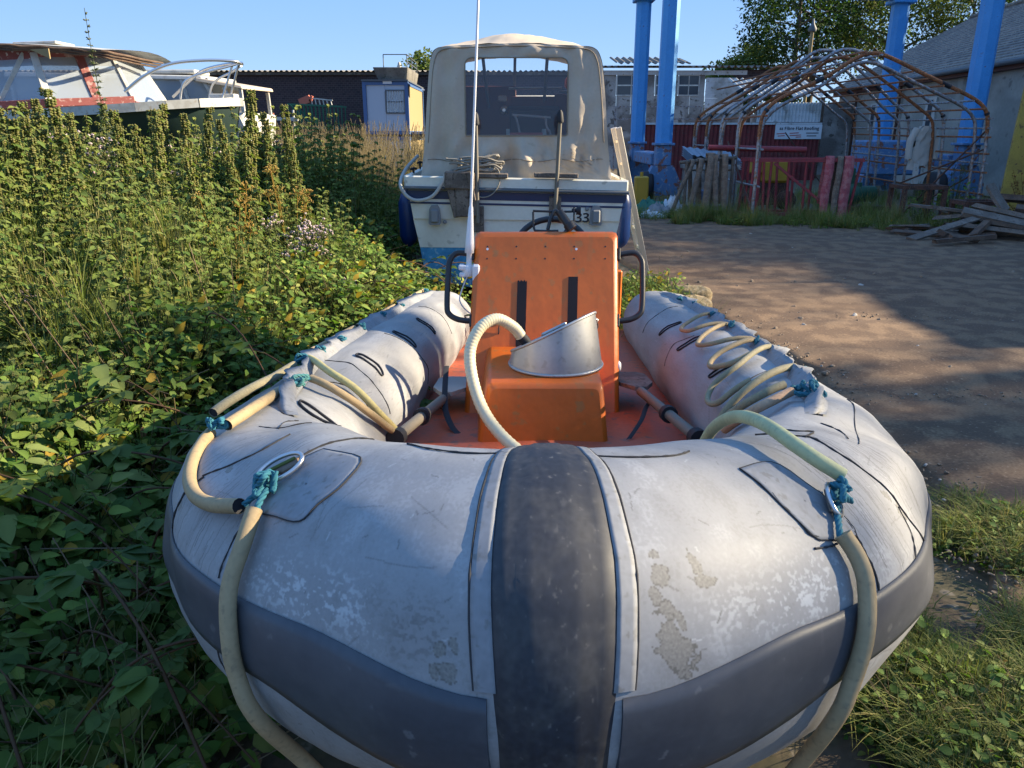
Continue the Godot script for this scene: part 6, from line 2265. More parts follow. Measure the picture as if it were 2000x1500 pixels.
	m = mb()
	m.box(V(-6.55, 2.845, -11.7), V(0.6, 0.04, 0.5), Basis(V(0, 0, 1), 0.03), 0.01)
	part(b, "roof_hatch", m, M.weathered_white)
	m = mb()
	m.prism(V(-6.02, 2.66, -10.62), PackedVector2Array([Vector2(-0.12, 0.02), Vector2(0.12, 0.03), Vector2(0.12, -0.09)]), 0.02)
	part(b, "ply_scrap", m, M.ochre)
	# pulpit rail
	m = mb()
	for s in [1.0, -1.0]:
		var zo: float = 0.50 * s
		m.tube(cr([V(-5.05, 2.18, -11.45 + zo * 1.5), V(-4.78, 2.38, -11.45 + zo * 1.4), V(-4.48, 2.53, -11.43 + zo * 1.1), V(-4.1, 2.59, -11.42 + zo * 0.7), V(-3.78, 2.595, -11.4 + zo * 0.28), V(-3.72, 2.57, -11.4 + zo * 0.05)], 8), 0.020, 10)
		m.tube(cr([V(-4.43, 2.10, -11.43 + zo), V(-4.36, 2.30, -11.43 + zo), V(-4.22, 2.40, -11.42 + zo * 0.8), V(-3.95, 2.49, -11.41 + zo * 0.5), V(-3.76, 2.56, -11.4 + zo * 0.2)], 8), 0.016, 8)
		m.rod(V(-3.98, 2.12, -11.4 + zo * 0.3), V(-3.80, 2.57, -11.4 + zo * 0.22), 0.016)
	part(b, "pulpit_rail", m, M.steel)
	for q in [-7.5, -5.5]:
		var s := thing("boat_trestle", "timber trestle hidden in weeds under the red boat's " + ("stern" if q < -6.0 else "wheelhouse"), "trestle", V(q, 0, -11.9), "trestles under the red wheelhouse boat")
		m = mb()
		m.box(V(q, 0.35, -11.9), V(0.25, 0.76, 1.4), Basis(), 0.01)
		part(s, "block", m, M.brown_wood)
	# white cabin boat further back
	b = thing("white_cabin_boat", "white cabin boat with long side windows and open framed stern, behind the red one", "boat", V(-5.9, 0, -14.6))
	m = mb()
	frustum(m, [V(-9.5, 0.3, -14.0), V(-4.75, 0.35, -14.0), V(-4.60, 2.02, -13.95), V(-9.6, 1.95, -13.95)], [V(-9.5, 0.3, -15.8), V(-4.75, 0.35, -15.8), V(-4.60, 2.02, -15.9), V(-9.6, 1.95, -15.9)], 0.05)
	part(b, "hull", m, M.weathered_white)
	m = mb()
	frustum(m, [V(-8.6, 2.58, -13.95), V(-5.25, 2.52, -13.95), V(-5.25, 2.60, -13.98), V(-8.6, 2.66, -13.98)], [V(-8.6, 2.60, -15.7), V(-5.25, 2.55, -15.7), V(-5.25, 2.64, -15.7), V(-8.6, 2.70, -15.7)], 0.02)
	part(b, "cabin_roof", m, M.weathered_white)
	m = mb()
	frustum(m, [V(-5.35, 2.50, -13.9), V(-4.56, 2.38, -13.9), V(-4.58, 2.44, -13.92), V(-5.35, 2.57, -13.92)], [V(-5.35, 2.52, -15.7), V(-4.56, 2.42, -15.7), V(-4.58, 2.48, -15.7), V(-5.35, 2.60, -15.7)], 0.015)
	part(b, "stern_awning", m, M.canvas)
	m = mb()
	m.box(V(-6.0, 2.69, -14.7), V(1.0, 0.07, 0.7), Basis(), 0.02)
	m.box(V(-7.0, 2.72, -14.7), V(0.5, 0.05, 0.6), Basis(), 0.02)
	part(b, "roof_hatch", m, M.weathered_white)
	panel(b, "cabin_wall", [V(-8.6, 1.95, -14.02), V(-5.1, 2.0, -14.02), V(-5.3, 2.14, -14.0), V(-8.6, 2.10, -14.0)], M.weathered_white, 0.03)
	var xs := [-8.5, -7.4, -6.35, -5.62, -5.18]
	for i in 4:
		panel(b, "window_pane", [V(xs[i] + 0.05, 2.11, -14.01), V(xs[i + 1] - 0.03 + 0.12, 2.13, -14.01), V(xs[i + 1] - 0.03, 2.53, -14.0), V(xs[i] + 0.05, 2.56, -14.0)], M.dusk_pane, 0.006)
	for i in 5:
		m = mb()
		m.bar(V(xs[i] + (0.12 if i > 0 else 0.0), 2.06, -13.985), V(xs[i], 2.56, -13.985), 0.05, 0.04, V(1, 0, 0))
		part(b, "window_post", m, M.weathered_white)
	panel(b, "far_wall", [V(-8.6, 2.0, -15.6), V(-5.1, 2.0, -15.6), V(-5.2, 2.55, -15.6), V(-8.6, 2.58, -15.6)], M.pale_blue, 0.03)
	for q in [[V(-4.98, 2.02, -13.97), V(-5.22, 2.5, -13.97)], [V(-4.50, 1.45, -13.97), V(-4.90, 2.42, -13.97)], [V(-4.60, 2.0, -13.97), V(-4.62, 2.40, -13.97)], [V(-4.60, 2.0, -15.5), V(-4.62, 2.40, -15.5)]]:
		m = mb()
		m.bar(q[0], q[1], 0.06, 0.05, V(1, 0, 0), 0.006)
		part(b, "stern_post", m, M.weathered_white)
	panel(b, "stern_curtain", [V(-5.05, 1.7, -14.3), V(-4.72, 1.6, -14.3), V(-4.75, 2.36, -14.3), V(-5.08, 2.45, -14.3)], M.cloth_pale, 0.02)
	# salmon and white lattice trestle just visible over the weeds
	b = thing("salmon_trestle", "salmon and white lattice trestle just showing above the weeds", "trestle", V(-6.8, 0, -22.5), "lattice trestles standing about the yard")
	for k in 7:
		m = mb()
		m.rod(V(-7.7 + k * 0.28, 0.0, -22.4), V(-7.7 + k * 0.28, 2.05 + 0.04 * k, -22.4), 0.03, 6)
		part(b, "bar", m, M.salmon_paint if k % 3 else M.weathered_white)
	m = mb()
	m.bar(V(-7.8, 2.10, -22.4), V(-5.9, 2.05, -22.4), 0.09, 0.07, UP)
	m.bar(V(-7.8, 1.55, -22.4), V(-5.9, 1.5, -22.4), 0.06, 0.05, UP)
	part(b, "top_rail", m, M.weathered_white)

# ------------------------------------------------------------------ weeds
func nettle(sd: int, h: float, spike := false) -> Array:
	var g := RandomNumberGenerator.new()
	g.seed = sd
	var st := LB.new()
	var lf := LB.new()
	var fl := LB.new()
	var p := V0
	var lean := rdir(g, 0, 0.1) * 0.06
	var nodes := int(h / (0.042 if spike else 0.085))
	for i in nodes:
		var f := float(i) / nodes
		var q := p + V(0, h / nodes, 0) + lean * h / nodes * (1.0 + f * 2.0)
		st.stem(p, q, 0.005 * (1.2 - f), 0.005 * (1.15 - f), Color(0.10, 0.13, 0.04))
		p = q
		if f < 0.12:
			continue
		var l := lerpf(0.135, 0.035, pow(f, 1.4)) * g.randf_range(0.8, 1.2)
		var a := i * PI / 2 + g.randf_range(-0.3, 0.3)
		var tone := Color(0.115, 0.175, 0.038).lerp(Color(0.185, 0.215, 0.058), g.randf())
		for s in [0.0, PI]:
			var d := V(cos(a + s), g.randf_range(-0.35, 0.15), sin(a + s))
			lf.leaf(p, d, (UP + d * 0.3 + V(0.5, 0, 0.2)).normalized(), l, l * 0.30, vary(g, tone), g.randf_range(0.3, 0.8))
			if f > 0.3:
				var d2 := V(cos(a + s + 0.8), g.randf_range(-0.3, 0.3), sin(a + s + 0.8))
				lf.leaf(p, d2, (UP + V(0.6, 0, 0.2)).normalized(), l * 0.6, l * 0.19, vary(g, tone), 0.5)
		if f > (0.4 if spike else 0.62):
			# drooping catkins of seed
			for k in (13 if spike else 3):
				var d := rdir(g, -0.2, 0.4)
				var tip := p + d * g.randf_range(0.015, 0.055) * ((1.55 - f * 1.05) if spike else (1.4 - f))
				for b in 3:
					fl.bead(tip - V(0, b * 0.012, 0), g.randf_range(0.005, 0.0085) * (1.25 if spike else 1.0), vary(g, Color(0.17, 0.20, 0.055).lerp(Color(0.24, 0.22, 0.085), g.randf())))
	return [st.done(), lf.done(), fl.done()]

func merge(kit: Array) -> ArrayMesh:
	var s := SurfaceTool.new()
	s.begin(Mesh.PRIMITIVE_TRIANGLES)
	for m in kit:
		s.append_from(m, 0, Transform3D())
	return s.commit()

func thistle(sd: int, h: float, seed_col: Color) -> Array:
	var g := RandomNumberGenerator.new()
	g.seed = sd
	var st := LB.new()
	var lf := LB.new()
	var hd := LB.new()
	for b in 7:
		var a := g.randf_range(0, TAU)
		var top := V(cos(a) * g.randf_range(0.04, 0.22), h * g.randf_range(0.75, 1.0), sin(a) * g.randf_range(0.04, 0.22))
		var mid := top * V(0.35, 0.5, 0.35)
		st.stem(V0, mid, 0.006, 0.005, Color(0.10, 0.13, 0.05))
		st.stem(mid, top, 0.005, 0.003, Color(0.12, 0.14, 0.06))
		for k in 22:
			var q := (V0.lerp(mid, (k + 1) / 11.0) if k < 11 else mid.lerp(top, (k - 10) / 11.0))
			var d := rdir(g, -0.1, 0.5)
			lf.leaf(q, d, UP, g.randf_range(0.05, 0.11), g.randf_range(0.008, 0.016), vary(g, Color(0.07, 0.115, 0.04)), 0.5, 0.4)
		for k in 16:
			var d := rdir(g, -0.3, 1.0) * g.randf_range(0.02, 0.10)
			st.stem(top - V(0, 0.05, 0), top + d, 0.002, 0.0015, Color(0.12, 0.13, 0.06))
			hd.bead(top + d, g.randf_range(0.008, 0.012), vary(g, Color(0.10, 0.10, 0.05)))
			for e in 3:
				hd.bead(top + d + V(g.randf_range(-0.008, 0.008), 0.012, g.randf_range(-0.008, 0.008)), g.randf_range(0.006, 0.011), vary(g, seed_col))
	return [st.done(), lf.done(), hd.done()]

func ground_clump(sd: int, count: int, rad: float, h: float, l0: float, l1: float, w: float, tones: Array, broad := 0.3) -> ArrayMesh:
	var g := RandomNumberGenerator.new()
	g.seed = sd
	var lb := LB.new()
	for i in count:
		var a := g.randf_range(0, TAU)
		var r := rad * sqrt(g.randf())
		var y := h * (1.0 - 0.6 * pow(r / rad, 2.0)) * g.randf_range(0.45, 1.0)
		var p := V(cos(a) * r, y, sin(a) * r)
		var root := V(p.x * 0.4, 0, p.z * 0.4)
		lb.stem(root, p, 0.0022, 0.0015, Color(0.09, 0.10, 0.035))
		var d := (V(cos(a), g.randf_range(-0.35, 0.25), sin(a)) + rdir(g) * 0.6).normalized()
		var l := g.randf_range(l0, l1)
		var tone: Color = tones[g.randi() % tones.size()]
		lb.leaf(p, d, (UP + V(0.55, 0, 0.25) + rdir(g) * 0.5).normalized(), l, l * w * g.randf_range(0.85, 1.15), vary(g, tone), g.randf_range(0.05, 0.6), g.randf_range(0.1, 0.35), broad)
	return lb.done()

func bramble(sd: int) -> ArrayMesh:
	var g := RandomNumberGenerator.new()
	g.seed = sd
	var lb := LB.new()
	var path := cr([V0, V(0.10, 0.32, 0.02), V(0.34, 0.50, 0.05), V(0.66, 0.44, 0.0), V(0.92, 0.22, -0.06)], 5)
	for i in path.size() - 1:
		lb.stem(path[i], path[i + 1], 0.0045, 0.004, Color(0.13, 0.075, 0.045))
		if i < 2 or i % 2:
			continue
		var t := (path[i + 1] - path[i]).normalized()
		for s in [-1.0 if i % 4 else 1.0]:
			var side: Vector3 = t.cross(UP).normalized() * s
			var q: Vector3 = path[i] + side * g.randf_range(0.04, 0.09) + rdir(g) * 0.03 + V(0, 0.03, 0)
			lb.stem(path[i], q, 0.002, 0.0015, Color(0.10, 0.11, 0.04))
			var l := g.randf_range(0.06, 0.095)
			var tone := vary(g, Color(0.055, 0.105, 0.024).lerp(Color(0.13, 0.18, 0.045), g.randf()))
			for k in [-0.9, 0.0, 0.9]:
				var d: Vector3 = (side + V(0, -0.15, 0)).rotated(UP, k)
				lb.leaf(q, d, (UP + rdir(g) * 0.25).normalized(), l * (1.0 if k == 0.0 else 0.85), l * 0.36, tone, g.randf_range(0.1, 0.4), 0.2, 0.42)
	return lb.done()

func tuft(sd: int, count: int, rad: float, l0: float, l1: float, w: float, a: Color, b: Color, heads := 0) -> ArrayMesh:
	var g := RandomNumberGenerator.new()
	g.seed = sd
	var lb := LB.new()
	for i in count:
		var th := g.randf_range(0, TAU)
		var r := rad * sqrt(g.randf())
		var lean := V(cos(th), 0, sin(th)) * g.randf_range(0.12, 0.75) + rdir(g, 0, 0.01) * 0.25
		var c := a.lerp(b, g.randf())
		lb.blade(V(cos(th) * r, 0, sin(th) * r), lean, g.randf_range(l0, l1), w * g.randf_range(0.7, 1.2), vary(g, c), vary(g, c))
	for i in heads:
		var th := g.randf_range(0, TAU)
		var lean := V(cos(th), 0, sin(th)) * g.randf_range(0.1, 0.3)
		var l := l1 * g.randf_range(0.95, 1.35)
		var tip := lean * l + UP * l * 0.93
		lb.stem(V0, tip * 0.6 - lean * l * 0.1, 0.0018, 0.0015, b)
		lb.stem(tip * 0.6 - lean * l * 0.1, tip, 0.0015, 0.001, b)
		for k in 14:
			lb.bead(tip - (UP + lean) * 0.011 * k + rdir(g) * 0.006, 0.0055, vary(g, Color(0.30, 0.24, 0.14)))
	return lb.done()

func scatter(called: String, label: String, category: String, mesh: Mesh, mat: Material, xf: Array, cols: Array = []) -> void:
	if xf.is_empty():
		return
	var mm := MultiMesh.new()
	mm.transform_format = MultiMesh.TRANSFORM_3D
	mm.use_colors = false
	mm.mesh = mesh
	mm.instance_count = xf.size()
	for i in xf.size():
		mm.set_instance_transform(i, xf[i])
	var o := MultiMeshInstance3D.new()
	o.name = numbered(called)
	o.multimesh = mm
	o.material_override = mat
	add_child(o)
	o.set_meta("label", label)
	o.set_meta("category", category)
	o.set_meta("kind", "stuff")

func spot(p: Vector3, g: RandomNumberGenerator, size: float, tilt := 0.2) -> Transform3D:
	var b := Basis(UP, g.randf_range(-1.0, 1.0)) * Basis(rdir(g, 0, 0.01), g.randf_range(-tilt, tilt))
	return Transform3D(b.scaled(Vector3.ONE * size), p)

var bank_noise := noise(600, 0.55, 3)
func bank(x: float, s: float) -> float:
	# height of the weeds on the bank beside the inflatable, s metres ahead
	var d := -1.02 + 0.047 * s - x
	var h := 0.20 + 0.12 * smoothstep(1.5, 3.0, s) + 0.80 * maxf(0.0, d - 0.15) * smoothstep(1.2, 5.4, s) + 0.10 * maxf(0.0, d)
	h += bank_noise.get_noise_2d(x * 1.6, s * 1.6) * 0.35 * clampf(h, 0.1, 0.8)
	h = minf(h, 1.48) * (0.95 + 0.42 * bank_noise.get_noise_2d(x * 0.7 + 20.0, s * 0.7)) + 0.10 * smoothstep(2.0, 4.0, d)
	return clampf(h, 0.10, 1.66)

func build_plants() -> void:
	var g := RandomNumberGenerator.new()
	g.seed = 4242
	var greens := [Color(0.100, 0.175, 0.031), Color(0.137, 0.215, 0.041), Color(0.179, 0.255, 0.050), Color(0.086, 0.148, 0.029), Color(0.230, 0.269, 0.066)]
	var mixed := greens + greens + [Color(0.288, 0.249, 0.060), Color(0.388, 0.255, 0.042)]
	var near_leaf := [ground_clump(701, 44, 0.24, 0.30, 0.035, 0.085, 0.33, greens, 0.26), ground_clump(702, 36, 0.22, 0.28, 0.04, 0.10, 0.27, mixed, 0.24), ground_clump(703, 80, 0.22, 0.26, 0.02, 0.045, 0.34, greens, 0.35)]
	var small_leaf := [ground_clump(711, 70, 0.24, 0.34, 0.025, 0.055, 0.40, greens, 0.4), ground_clump(712, 64, 0.24, 0.36, 0.035, 0.07, 0.26, mixed, 0.4)]
	var canes := [bramble(721), bramble(722), bramble(723)]
	var nets := [nettle(731, 1.45), nettle(732, 1.35), nettle(733, 1.55)]
	var tufts := [tuft(741, 34, 0.07, 0.18, 0.42, 0.0028, Color(0.11, 0.16, 0.035), Color(0.23, 0.24, 0.07)), tuft(742, 30, 0.06, 0.15, 0.34, 0.0026, Color(0.15, 0.18, 0.05), Color(0.40, 0.33, 0.16))]
	var hay := tuft(743, 40, 0.10, 0.5, 1.0, 0.003, Color(0.16, 0.17, 0.05), Color(0.36, 0.29, 0.14), 9)
	var litter := LB.new()
	for i in 16:
		var a := rdir(g, -0.1, 0.9)
		var p0 := rdir(g, 0, 0.01) * g.randf_range(0, 0.2)
		litter.stem(p0, p0 + a * g.randf_range(0.12, 0.45), 0.0025, 0.0015, vary(g, Color(0.26, 0.19, 0.11)))
		litter.leaf(p0 + a * 0.1, rdir(g), UP, g.randf_range(0.03, 0.07), 0.014, vary(g, Color(0.20, 0.12, 0.06)), 0.9, 0.5)
	var lit := litter.done()
	var ll := []
	var tl := [[], [], []]
	var sl := [[], []]
	var cl := [[], [], []]
	var nl := [[], [], []]
	var gl := [[], []]
	var hl := []
	# bank beside the boat
	var s := 0.55
	while s < 10.5:
		var step := 0.11 if s < 4.0 else 0.13
		var x := -1.0 + 0.047 * s
		while x > -0.80 * s - 1.6 and x > -8.2:
			var px := x + g.randf_range(-0.06, 0.06)
			var ps := s + g.randf_range(-0.06, 0.06)
			var h := bank(px, ps)
			var seen := absf(px) < 0.74 * ps + 0.9
			if seen and not (ps > 7.4 and px > -1.5):
				if h < 0.85:
					var lay := maxf(0.0, h - 0.28)
					if ps < 3.4:
						var k := g.randi() % 3
						tl[k].append(spot(V(px, lay - 0.05, -ps), g, g.randf_range(0.8, 1.25), 0.3))
					else:
						var k := g.randi() % 2
						sl[k].append(spot(V(px, lay - 0.05, -ps), g, g.randf_range(0.85, 1.3), 0.35))
						if g.randf() < 0.35:
							tl[g.randi() % 2].append(spot(V(px, lay - 0.03, -ps), g, g.randf_range(0.6, 0.95), 0.3))
					if h > 0.5 and g.randf() < 0.6:
						sl[g.randi() % 2].append(spot(V(px, lay * 0.45, -ps), g, 1.1, 0.3))
					if g.randf() < 0.14:
						ll.append(spot(V(px, maxf(0.0, h - 0.30), -ps), g, g.randf_range(0.8, 1.4), 0.5))
					if g.randf() < 0.10:
						cl[g.randi() % 3].append(spot(V(px, maxf(0.0, lay - 0.25), -ps), g, g.randf_range(0.7, 1.1), 0.25))
				if h <= 0.52 and g.randf() < 0.22:
					nl[g.randi() % 3].append(spot(V(px, 0, -ps), g, h / 1.45 * g.randf_range(1.1, 1.5), 0.25))
				if h > 0.52 and g.randf() < 0.8:
					var k := g.randi() % 3
					nl[k].append(spot(V(px, 0, -ps), g, h / 1.45 * g.randf_range(0.88, 1.12), 0.12))
				if g.randf() < (0.24 if ps < 5.0 else 0.08):
					gl[g.randi() % 2].append(spot(V(px, maxf(0.0, h - 0.35), -ps), g, g.randf_range(0.7, 1.3), 0.25))
			x -= step
		s += step
	# beyond: shaded weeds by the cruiser, then hay and thistles to the far boats
	for i in 1500:
		var z := g.randf_range(7.4, 13.0)
		var x := g.randf_range(-5.6, -1.15)
		if x > -1.5 and z > 7.9 and g.randf() < 0.8:
			continue
		var h := lerpf(0.35, 1.35, clampf((-1.1 - x) / 1.6, 0.0, 1.0)) * clampf((z - 6.0) / 3.0, 0.5, 1.0)
		if g.randf() < 0.62:
			nl[g.randi() % 3].append(spot(V(x, 0, -z), g, h / 1.45 * g.randf_range(0.8, 1.1), 0.15))
		else:
			sl[g.randi() % 2].append(spot(V(x, maxf(0.0, h - 0.4) * g.randf(), -z), g, 1.4, 0.3))
	for i in 620:
		var z := g.randf_range(11.0, 24.0)
		var x := g.randf_range(-0.36 * z, -1.4)
		var k := clampf((z - 11.0) / 6.0, 0.0, 1.0)
		hl.append(spot(V(x, 0, -z), g, g.randf_range(0.95, 1.35) * lerpf(0.95, 1.2, k), 0.12))
	for i in 260:
		var z := g.randf_range(10.0, 24.0)
		var x := g.randf_range(-0.66 * z, -0.30 * z)
		nl[g.randi() % 3].append(spot(V(x, 0, -z), g, g.randf_range(0.8, 1.1), 0.15))
	var thatch := LB.new()
	for i in 46:
		var a := g.randf_range(0, TAU)
		var c := Color(0.13, 0.185, 0.04).lerp(Color(0.30, 0.27, 0.11), pow(g.randf(), 2.0))
		thatch.blade(rdir(g, 0, 0.01) * g.randf_range(0, 0.12), V(cos(a), 0, sin(a)) * g.randf_range(0.8, 1.7), g.randf_range(0.05, 0.13), 0.0022, vary(g, c), vary(g, c))
	var th_l := []
	# right-hand margin: rough grass by the bow, weeds at the stern, verge across the track
	for i in 1500:
		var z := g.randf_range(0.5, 3.4)
		var x := 0.95 + 0.10 * z + absf(g.randfn(0.0, 0.55))
		var dens := bank_noise.get_noise_2d(x * 2.0 + 40.0, z * 2.0)
		if x > 2.5 - 0.1 * z + 0.5 * dens or dens < -0.12 or g.randf() < 0.25:
			continue
		if g.randf() < 0.5:
			gl[1 if g.randf() < 0.55 else 0].append(spot(V(x, 0, -z), g, g.randf_range(0.2, 0.48), 0.7))
		if g.randf() < 0.12:
			ll.append(spot(V(x, -0.02, -z), g, 0.5, 0.8))
		th_l.append(spot(V(x + g.randf_range(-0.1, 0.1), 0.0, -z), g, g.randf_range(0.7, 1.2), 0.2))
		if dens > 0.05 and g.randf() < 0.5:
			tl[2].append(spot(V(x, -0.12, -z), g, g.randf_range(0.6, 0.95), 0.3))
	for i in 170:
		var z := g.randf_range(5.7, 8.0)
		var x := g.randf_range(0.62, 1.55)
		gl[g.randi() % 2].append(spot(V(x, 0, -z), g, g.randf_range(0.7, 1.3), 0.25))
		if g.randf() < 0.45:
			sl[g.randi() % 2].append(spot(V(x, g.randf_range(-0.1, 0.12), -z), g, g.randf_range(0.6, 1.0), 0.3))
	for i in 2100:
		var x := g.randf_range(2.0, 12.5)
		var near := 15.6 - 0.42 * maxf(0.0, x - 2.4)
		if x > 9.0:
			near = 12.8 - 0.25 * (x - 9.0)
		near = maxf(near, 11.0) + 0.9 * bank_noise.get_noise_1d(x * 3.0) + 0.4 * bank_noise.get_noise_1d(x * 11.0)
		var z := near + absf(g.randfn(0.0, 1.0))
		var lush := bank_noise.get_noise_2d(x * 2.2 + 70.0, z * 2.2)
		if lush < -0.18:
			continue
		var k := g.randf_range(0.45, 0.8) + maxf(0.0, lush) * 1.3
		gl[1 if g.randf() < 0.6 else 0].append(spot(V(x, 0, -z), g, k, 0.3))
		if lush > 0.1 and g.randf() < 0.10:
			hl.append(spot(V(x, 0, -z), g, g.randf_range(0.4, 0.62), 0.2))
		if g.randf() < 0.2:
			sl[g.randi() % 2].append(spot(V(x, -0.1, -z), g, g.randf_range(0.5, 1.0), 0.3))
	for i in 260:
		gl[g.randi() % 2].append(spot(V(g.randf_range(2.2, 11.5), 0, g.randf_range(-24.0, -16.0)), g, g.randf_range(0.8, 1.5), 0.25))
	scatter("short_grass", "short trodden grass and thatch beside the bow", "grass", thatch.done(), M.grass, th_l)
	scatter("dead_stems", "dead brown stems and withered leaves among the weeds", "dead stems", lit, M.leaf_soft, ll)
	for k in 3:
		scatter("ground_cover", "mixed broad-leaved ground cover on the bank and by the bow", "weeds", near_leaf[k], M.leaf, tl[k])
		scatter("nettle_bed", "bed of nettles covering the bank", "nettles", merge(nets[k]), M.leaf_soft, nl[k])
		scatter("bramble_thicket", "bramble runners trailing through the bank", "brambles", canes[k], M.leaf, cl[k])
	for k in 2:
		scatter("small_weeds", "fine leafy weeds filling the bank", "weeds", small_leaf[k], M.leaf, sl[k])
		scatter("rough_grass", "rough grass along the track and round the boats", "grass", tufts[k], M.grass, gl[k])
	scatter("dry_grass", "tall pale seeding grass beyond the cruiser", "grass", hay, M.grass, hl)
	# nettles tall enough to stand against the boats and the sky, each a plant of its own
	var spikes := [nettle(734, 1.4, true), nettle(735, 1.4, true), nettle(736, 1.4, true)]
	var tall := [V(-3.95, 0, -5.9), V(-3.55, 0, -5.6), V(-3.25, 0, -5.4), V(-3.7, 0, -6.6), V(-3.05, 0, -6.3), V(-2.75, 0, -6.0), V(-2.55, 0, -6.6), V(-2.35, 0, -6.9), V(-2.9, 0, -7.2), V(-3.4, 0, -7.4), V(-4.2, 0, -6.9), V(-2.2, 0, -7.6), V(-2.05, 0, -6.4), V(-4.5, 0, -6.6), V(-3.15, 0, -6.9), V(-2.6, 0, -7.7), V(-1.95, 0, -7.2), V(-4.1, 0, -7.9), V(-3.6, 0, -8.2), V(-2.45, 0, -8.3), V(-4.6, 0, -7.5), V(-3.35, 0, -6.0), V(-3.8, 0, -7.2), V(-2.8, 0, -5.3), V(-2.3, 0, -5.9), V(-3.0, 0, -5.7), V(-4.9, 0, -7.0), V(-1.75, 0, -7.0)]
	var first: Array = []
	for i in tall.size():
		var k := i % 3
		var size := g.randf_range(1.12, 1.38) * (1.05 if i in [1, 4, 7] else 1.0)
		if first.size() <= k:
			var t := thing("tall_nettle", "tall seeding nettle spike standing above the bank", "nettle", tall[i], "tall nettles on the bank")
			t.set_meta("base", "tall_nettle")
			part(t, "stem", spikes[k][0], M.leaf_soft)
			part(t, "foliage", spikes[k][1], M.leaf_soft).set_meta("kind", "stuff")
			part(t, "seed_catkins", spikes[k][2], M.leaf_soft).set_meta("kind", "stuff")
			t.scale = Vector3.ONE * size
			first.append(t)
		else:
			again(first[k], tall[i], g.randf_range(0, TAU), "", size)
	var th := [thistle(751, 1.0, Color(0.36, 0.28, 0.29)), thistle(752, 1.0, Color(0.40, 0.32, 0.30)), thistle(753, 1.0, Color(0.16, 0.125, 0.12))]
	var tf := {}
	for q in [[V(-1.55, 0, -5.9), 0.98, 0, "bushy thistle with pale pink seed heads leaning from the bank"], [V(-1.28, 0, -5.55), 0.62, 1, "low thistle with pinkish seed heads near the inflatable's stern"], [V(-1.75, 0, -6.2), 1.0, 1, "thistle clump just behind the bushy pink one"], [V(-2.85, 0, -9.6), 1.55, 2, "tall dark dried thistle before the green gangway"], [V(-3.2, 0, -9.9), 1.45, 2, "second dark dried thistle beside the tall one"], [V(-4.0, 0, -7.6), 1.62, 0, "lilac-headed thistle among the nettles below the white foredeck"], [V(-3.5, 0, -8.6), 1.55, 1, "pale thistle under the white boat's stern"], [V(-2.55, 0, -3.9), 0.85, 2, "small dark seeding dock in the middle of the bank"]]:
		var t := thing("thistle", q[3], "thistle", q[0], "thistles on the bank")
		t.scale = Vector3.ONE * q[1]
		t.rotation.y = q[1] * 7.0
		part(t, "stem", th[q[2]][0], M.leaf_soft)
		part(t, "foliage", th[q[2]][1], M.leaf_soft).set_meta("kind", "stuff")
		part(t, "seed_heads", th[q[2]][2], M.speckled).set_meta("kind", "stuff")
	# single tall mugwort against the sky
	var mw := thing("mugwort", "single tall grey-green mugwort stem rising against the sky", "weed", V(-3.06, 0, -6.1))
	var lb := LB.new()
	var lf := LB.new()
	for i in 60:
		var y := i * 0.0385
		lb.stem(V(0.02 * sin(y * 2.0), y, 0), V(0.02 * sin((y + 0.04) * 2.0), y + 0.0385, 0), 0.0055 - 0.00006 * i, 0.0055 - 0.00006 * i, Color(0.09, 0.11, 0.05))
		if y > 0.9:
			for k in 5:
				var d := rdir(g, 0.1, 0.7)
				var l := lerpf(0.11, 0.02, (y - 0.9) / 1.4)
				lf.leaf(V(0.02 * sin(y * 2.0), y, 0), d, UP, l, l * 0.2, vary(g, Color(0.09, 0.125, 0.06)), 0.4)
				for e in 2:
					lf.bead(V(0.02 * sin(y * 2.0), y, 0) + d * l * g.randf_range(0.2, 0.7), 0.006, vary(g, Color(0.20, 0.22, 0.14)))
	mw.scale = Vector3.ONE * 1.09
	part(mw, "stem", lb.done(), M.leaf_soft)
	part(mw, "foliage", lf.done(), M.leaf_soft)
	# ochre dying umbels
	for q in [[V(-2.05, 0, -5.6), 1.30, "ochre dying umbel with spread rays before the nettles"], [V(-1.85, 0, -6.5), 1.38, "second ochre umbel further up the bank by the white foredeck"]]:
		var t := thing("dead_umbel", q[2], "weed", q[0], "dying umbels on the bank")
		lb = LB.new()
		lf = LB.new()
		for b in 9:
			var a := g.randf_range(0, TAU)
			var top := V(cos(a) * 0.16, q[1] * g.randf_range(0.72, 1.0), sin(a) * 0.16)
			lb.stem(V(0, q[1] * 0.25, 0), top, 0.004, 0.0025, Color(0.34, 0.22, 0.045))
			for k in 14:
				var d := rdir(g, 0.1, 1.0) * 0.06
				lb.stem(top, top + d, 0.0015, 0.001, Color(0.32, 0.20, 0.04))
				for e in 3:
					lf.bead(top + d + rdir(g) * 0.008, 0.005, vary(g, Color(0.33, 0.21, 0.05)))
		lb.stem(V0, V(0, q[1] * 0.25, 0), 0.006, 0.005, Color(0.30, 0.22, 0.06))
		part(t, "stem", lb.done(), M.leaf_soft)
		part(t, "seed_heads", lf.done(), M.speckled).set_meta("kind", "stuff")
	# white bindweed flowers low on the bank
	var bw := LB.new()
	for k in 10:
		var a := TAU * k / 10.0
		bw.leaf(V(0, 0, 0), V(cos(a), 0.85, sin(a)), V(-cos(a), 0.8, -sin(a)), 0.05, 0.02, Color(0.72, 0.72, 0.74), 0.5, 0.1, 0.6)
	var bf := bw.done()
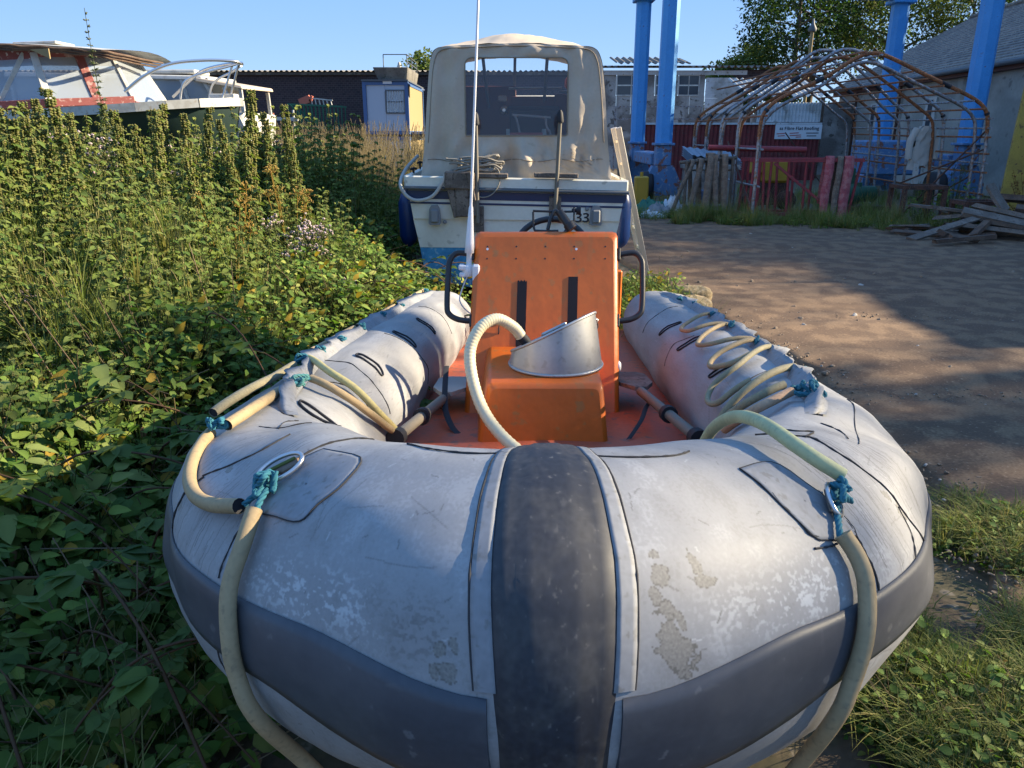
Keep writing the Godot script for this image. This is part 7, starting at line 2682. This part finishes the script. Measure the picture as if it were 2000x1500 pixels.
	for q in [V(-1.02, 0.26, -1.16), V(-1.00, 0.22, -1.04), V(-1.13, 0.26, -1.02), V(-1.06, 0.24, -1.32)]:
		var o := solo("bindweed_flower", "white bindweed trumpet among the shaded leaves", "flower", bf, M.leaf_soft, q, "white bindweed flowers on the bank")
		o.rotation = V(0.9, q.x * 9.0, 0.3)
	# rust-brown dead shrub by the hoarding
	var ds := thing("dead_shrub", "rust-brown dead shrub between the timber heap and yellow hoarding", "shrub", V(9.9, 0, -15.0))
	lb = LB.new()
	lf = LB.new()
	for b in 40:
		var d := rdir(g, 0.15, 0.95)
		var top := d * g.randf_range(0.6, 1.25) * V(1.0, 1.0, 0.8)
		lb.stem(V(d.x * 0.1, 0, d.z * 0.1), top, 0.006, 0.002, Color(0.12, 0.045, 0.025))
		for k in 36:
			var p := top * g.randf_range(0.35, 1.0)
			lf.leaf(p, rdir(g, -0.3, 0.9), UP, g.randf_range(0.04, 0.09), 0.009, vary(g, Color(0.18, 0.06, 0.028)), 0.3)
	part(ds, "branches", lb.done(), M.leaf_soft)
	part(ds, "dead_leaves", lf.done(), M.leaf_soft)
	for q in [[V(8.55, 0, -15.2), 0.85, "sapling growing up through the tube frame's side"], [V(8.0, 0, -15.4), 0.6, "low green sapling beside the smaller rusty stand"]]:
		var t := thing("sapling", q[2], "sapling", q[0], "saplings in the tube frame")
		t.scale = Vector3.ONE * q[1] * 1.3
		part(t, "stem", th[2][0], M.leaf_soft)
		part(t, "foliage", ground_clump(790, 90, 0.35, 0.9, 0.05, 0.10, 0.35, greens), M.leaf).set_meta("kind", "stuff")
	# stones and chips lying on the track
	var peb := MB.new()
	rock(peb, V0, 1.0, 7)
	var pm := peb.done()
	var px := [[], []]
	for i in 2600:
		var x := g.randf_range(1.5, 11.0)
		var z := -g.randf_range(1.2, 15.0)
		if x < 1.9 - 0.05 * z * 0.0 and z > -6.0:
			continue
		var sz := 0.004 + 0.022 * pow(g.randf(), 5.0)
		px[0 if g.randf() < 0.96 else 1].append(spot(V(x, 0.020, z), g, sz, 1.5))
	for i in 9000:
		var z := -g.randf_range(1.2, 8.5)
		var x := g.randf_range(1.7, 1.7 + 0.75 * -z)
		px[0 if g.randf() < 0.95 else 1].append(spot(V(x, 0.020, z), g, 0.0025 + 0.008 * pow(g.randf(), 3.0), 1.5))
	scatter("gravel", "loose brown stones and clods lying on the dirt track", "gravel", pm, M.clod, px[0])
	scatter("chippings", "pale chippings and litter scattered on the dirt track", "chippings", pm, M.chips, px[1])
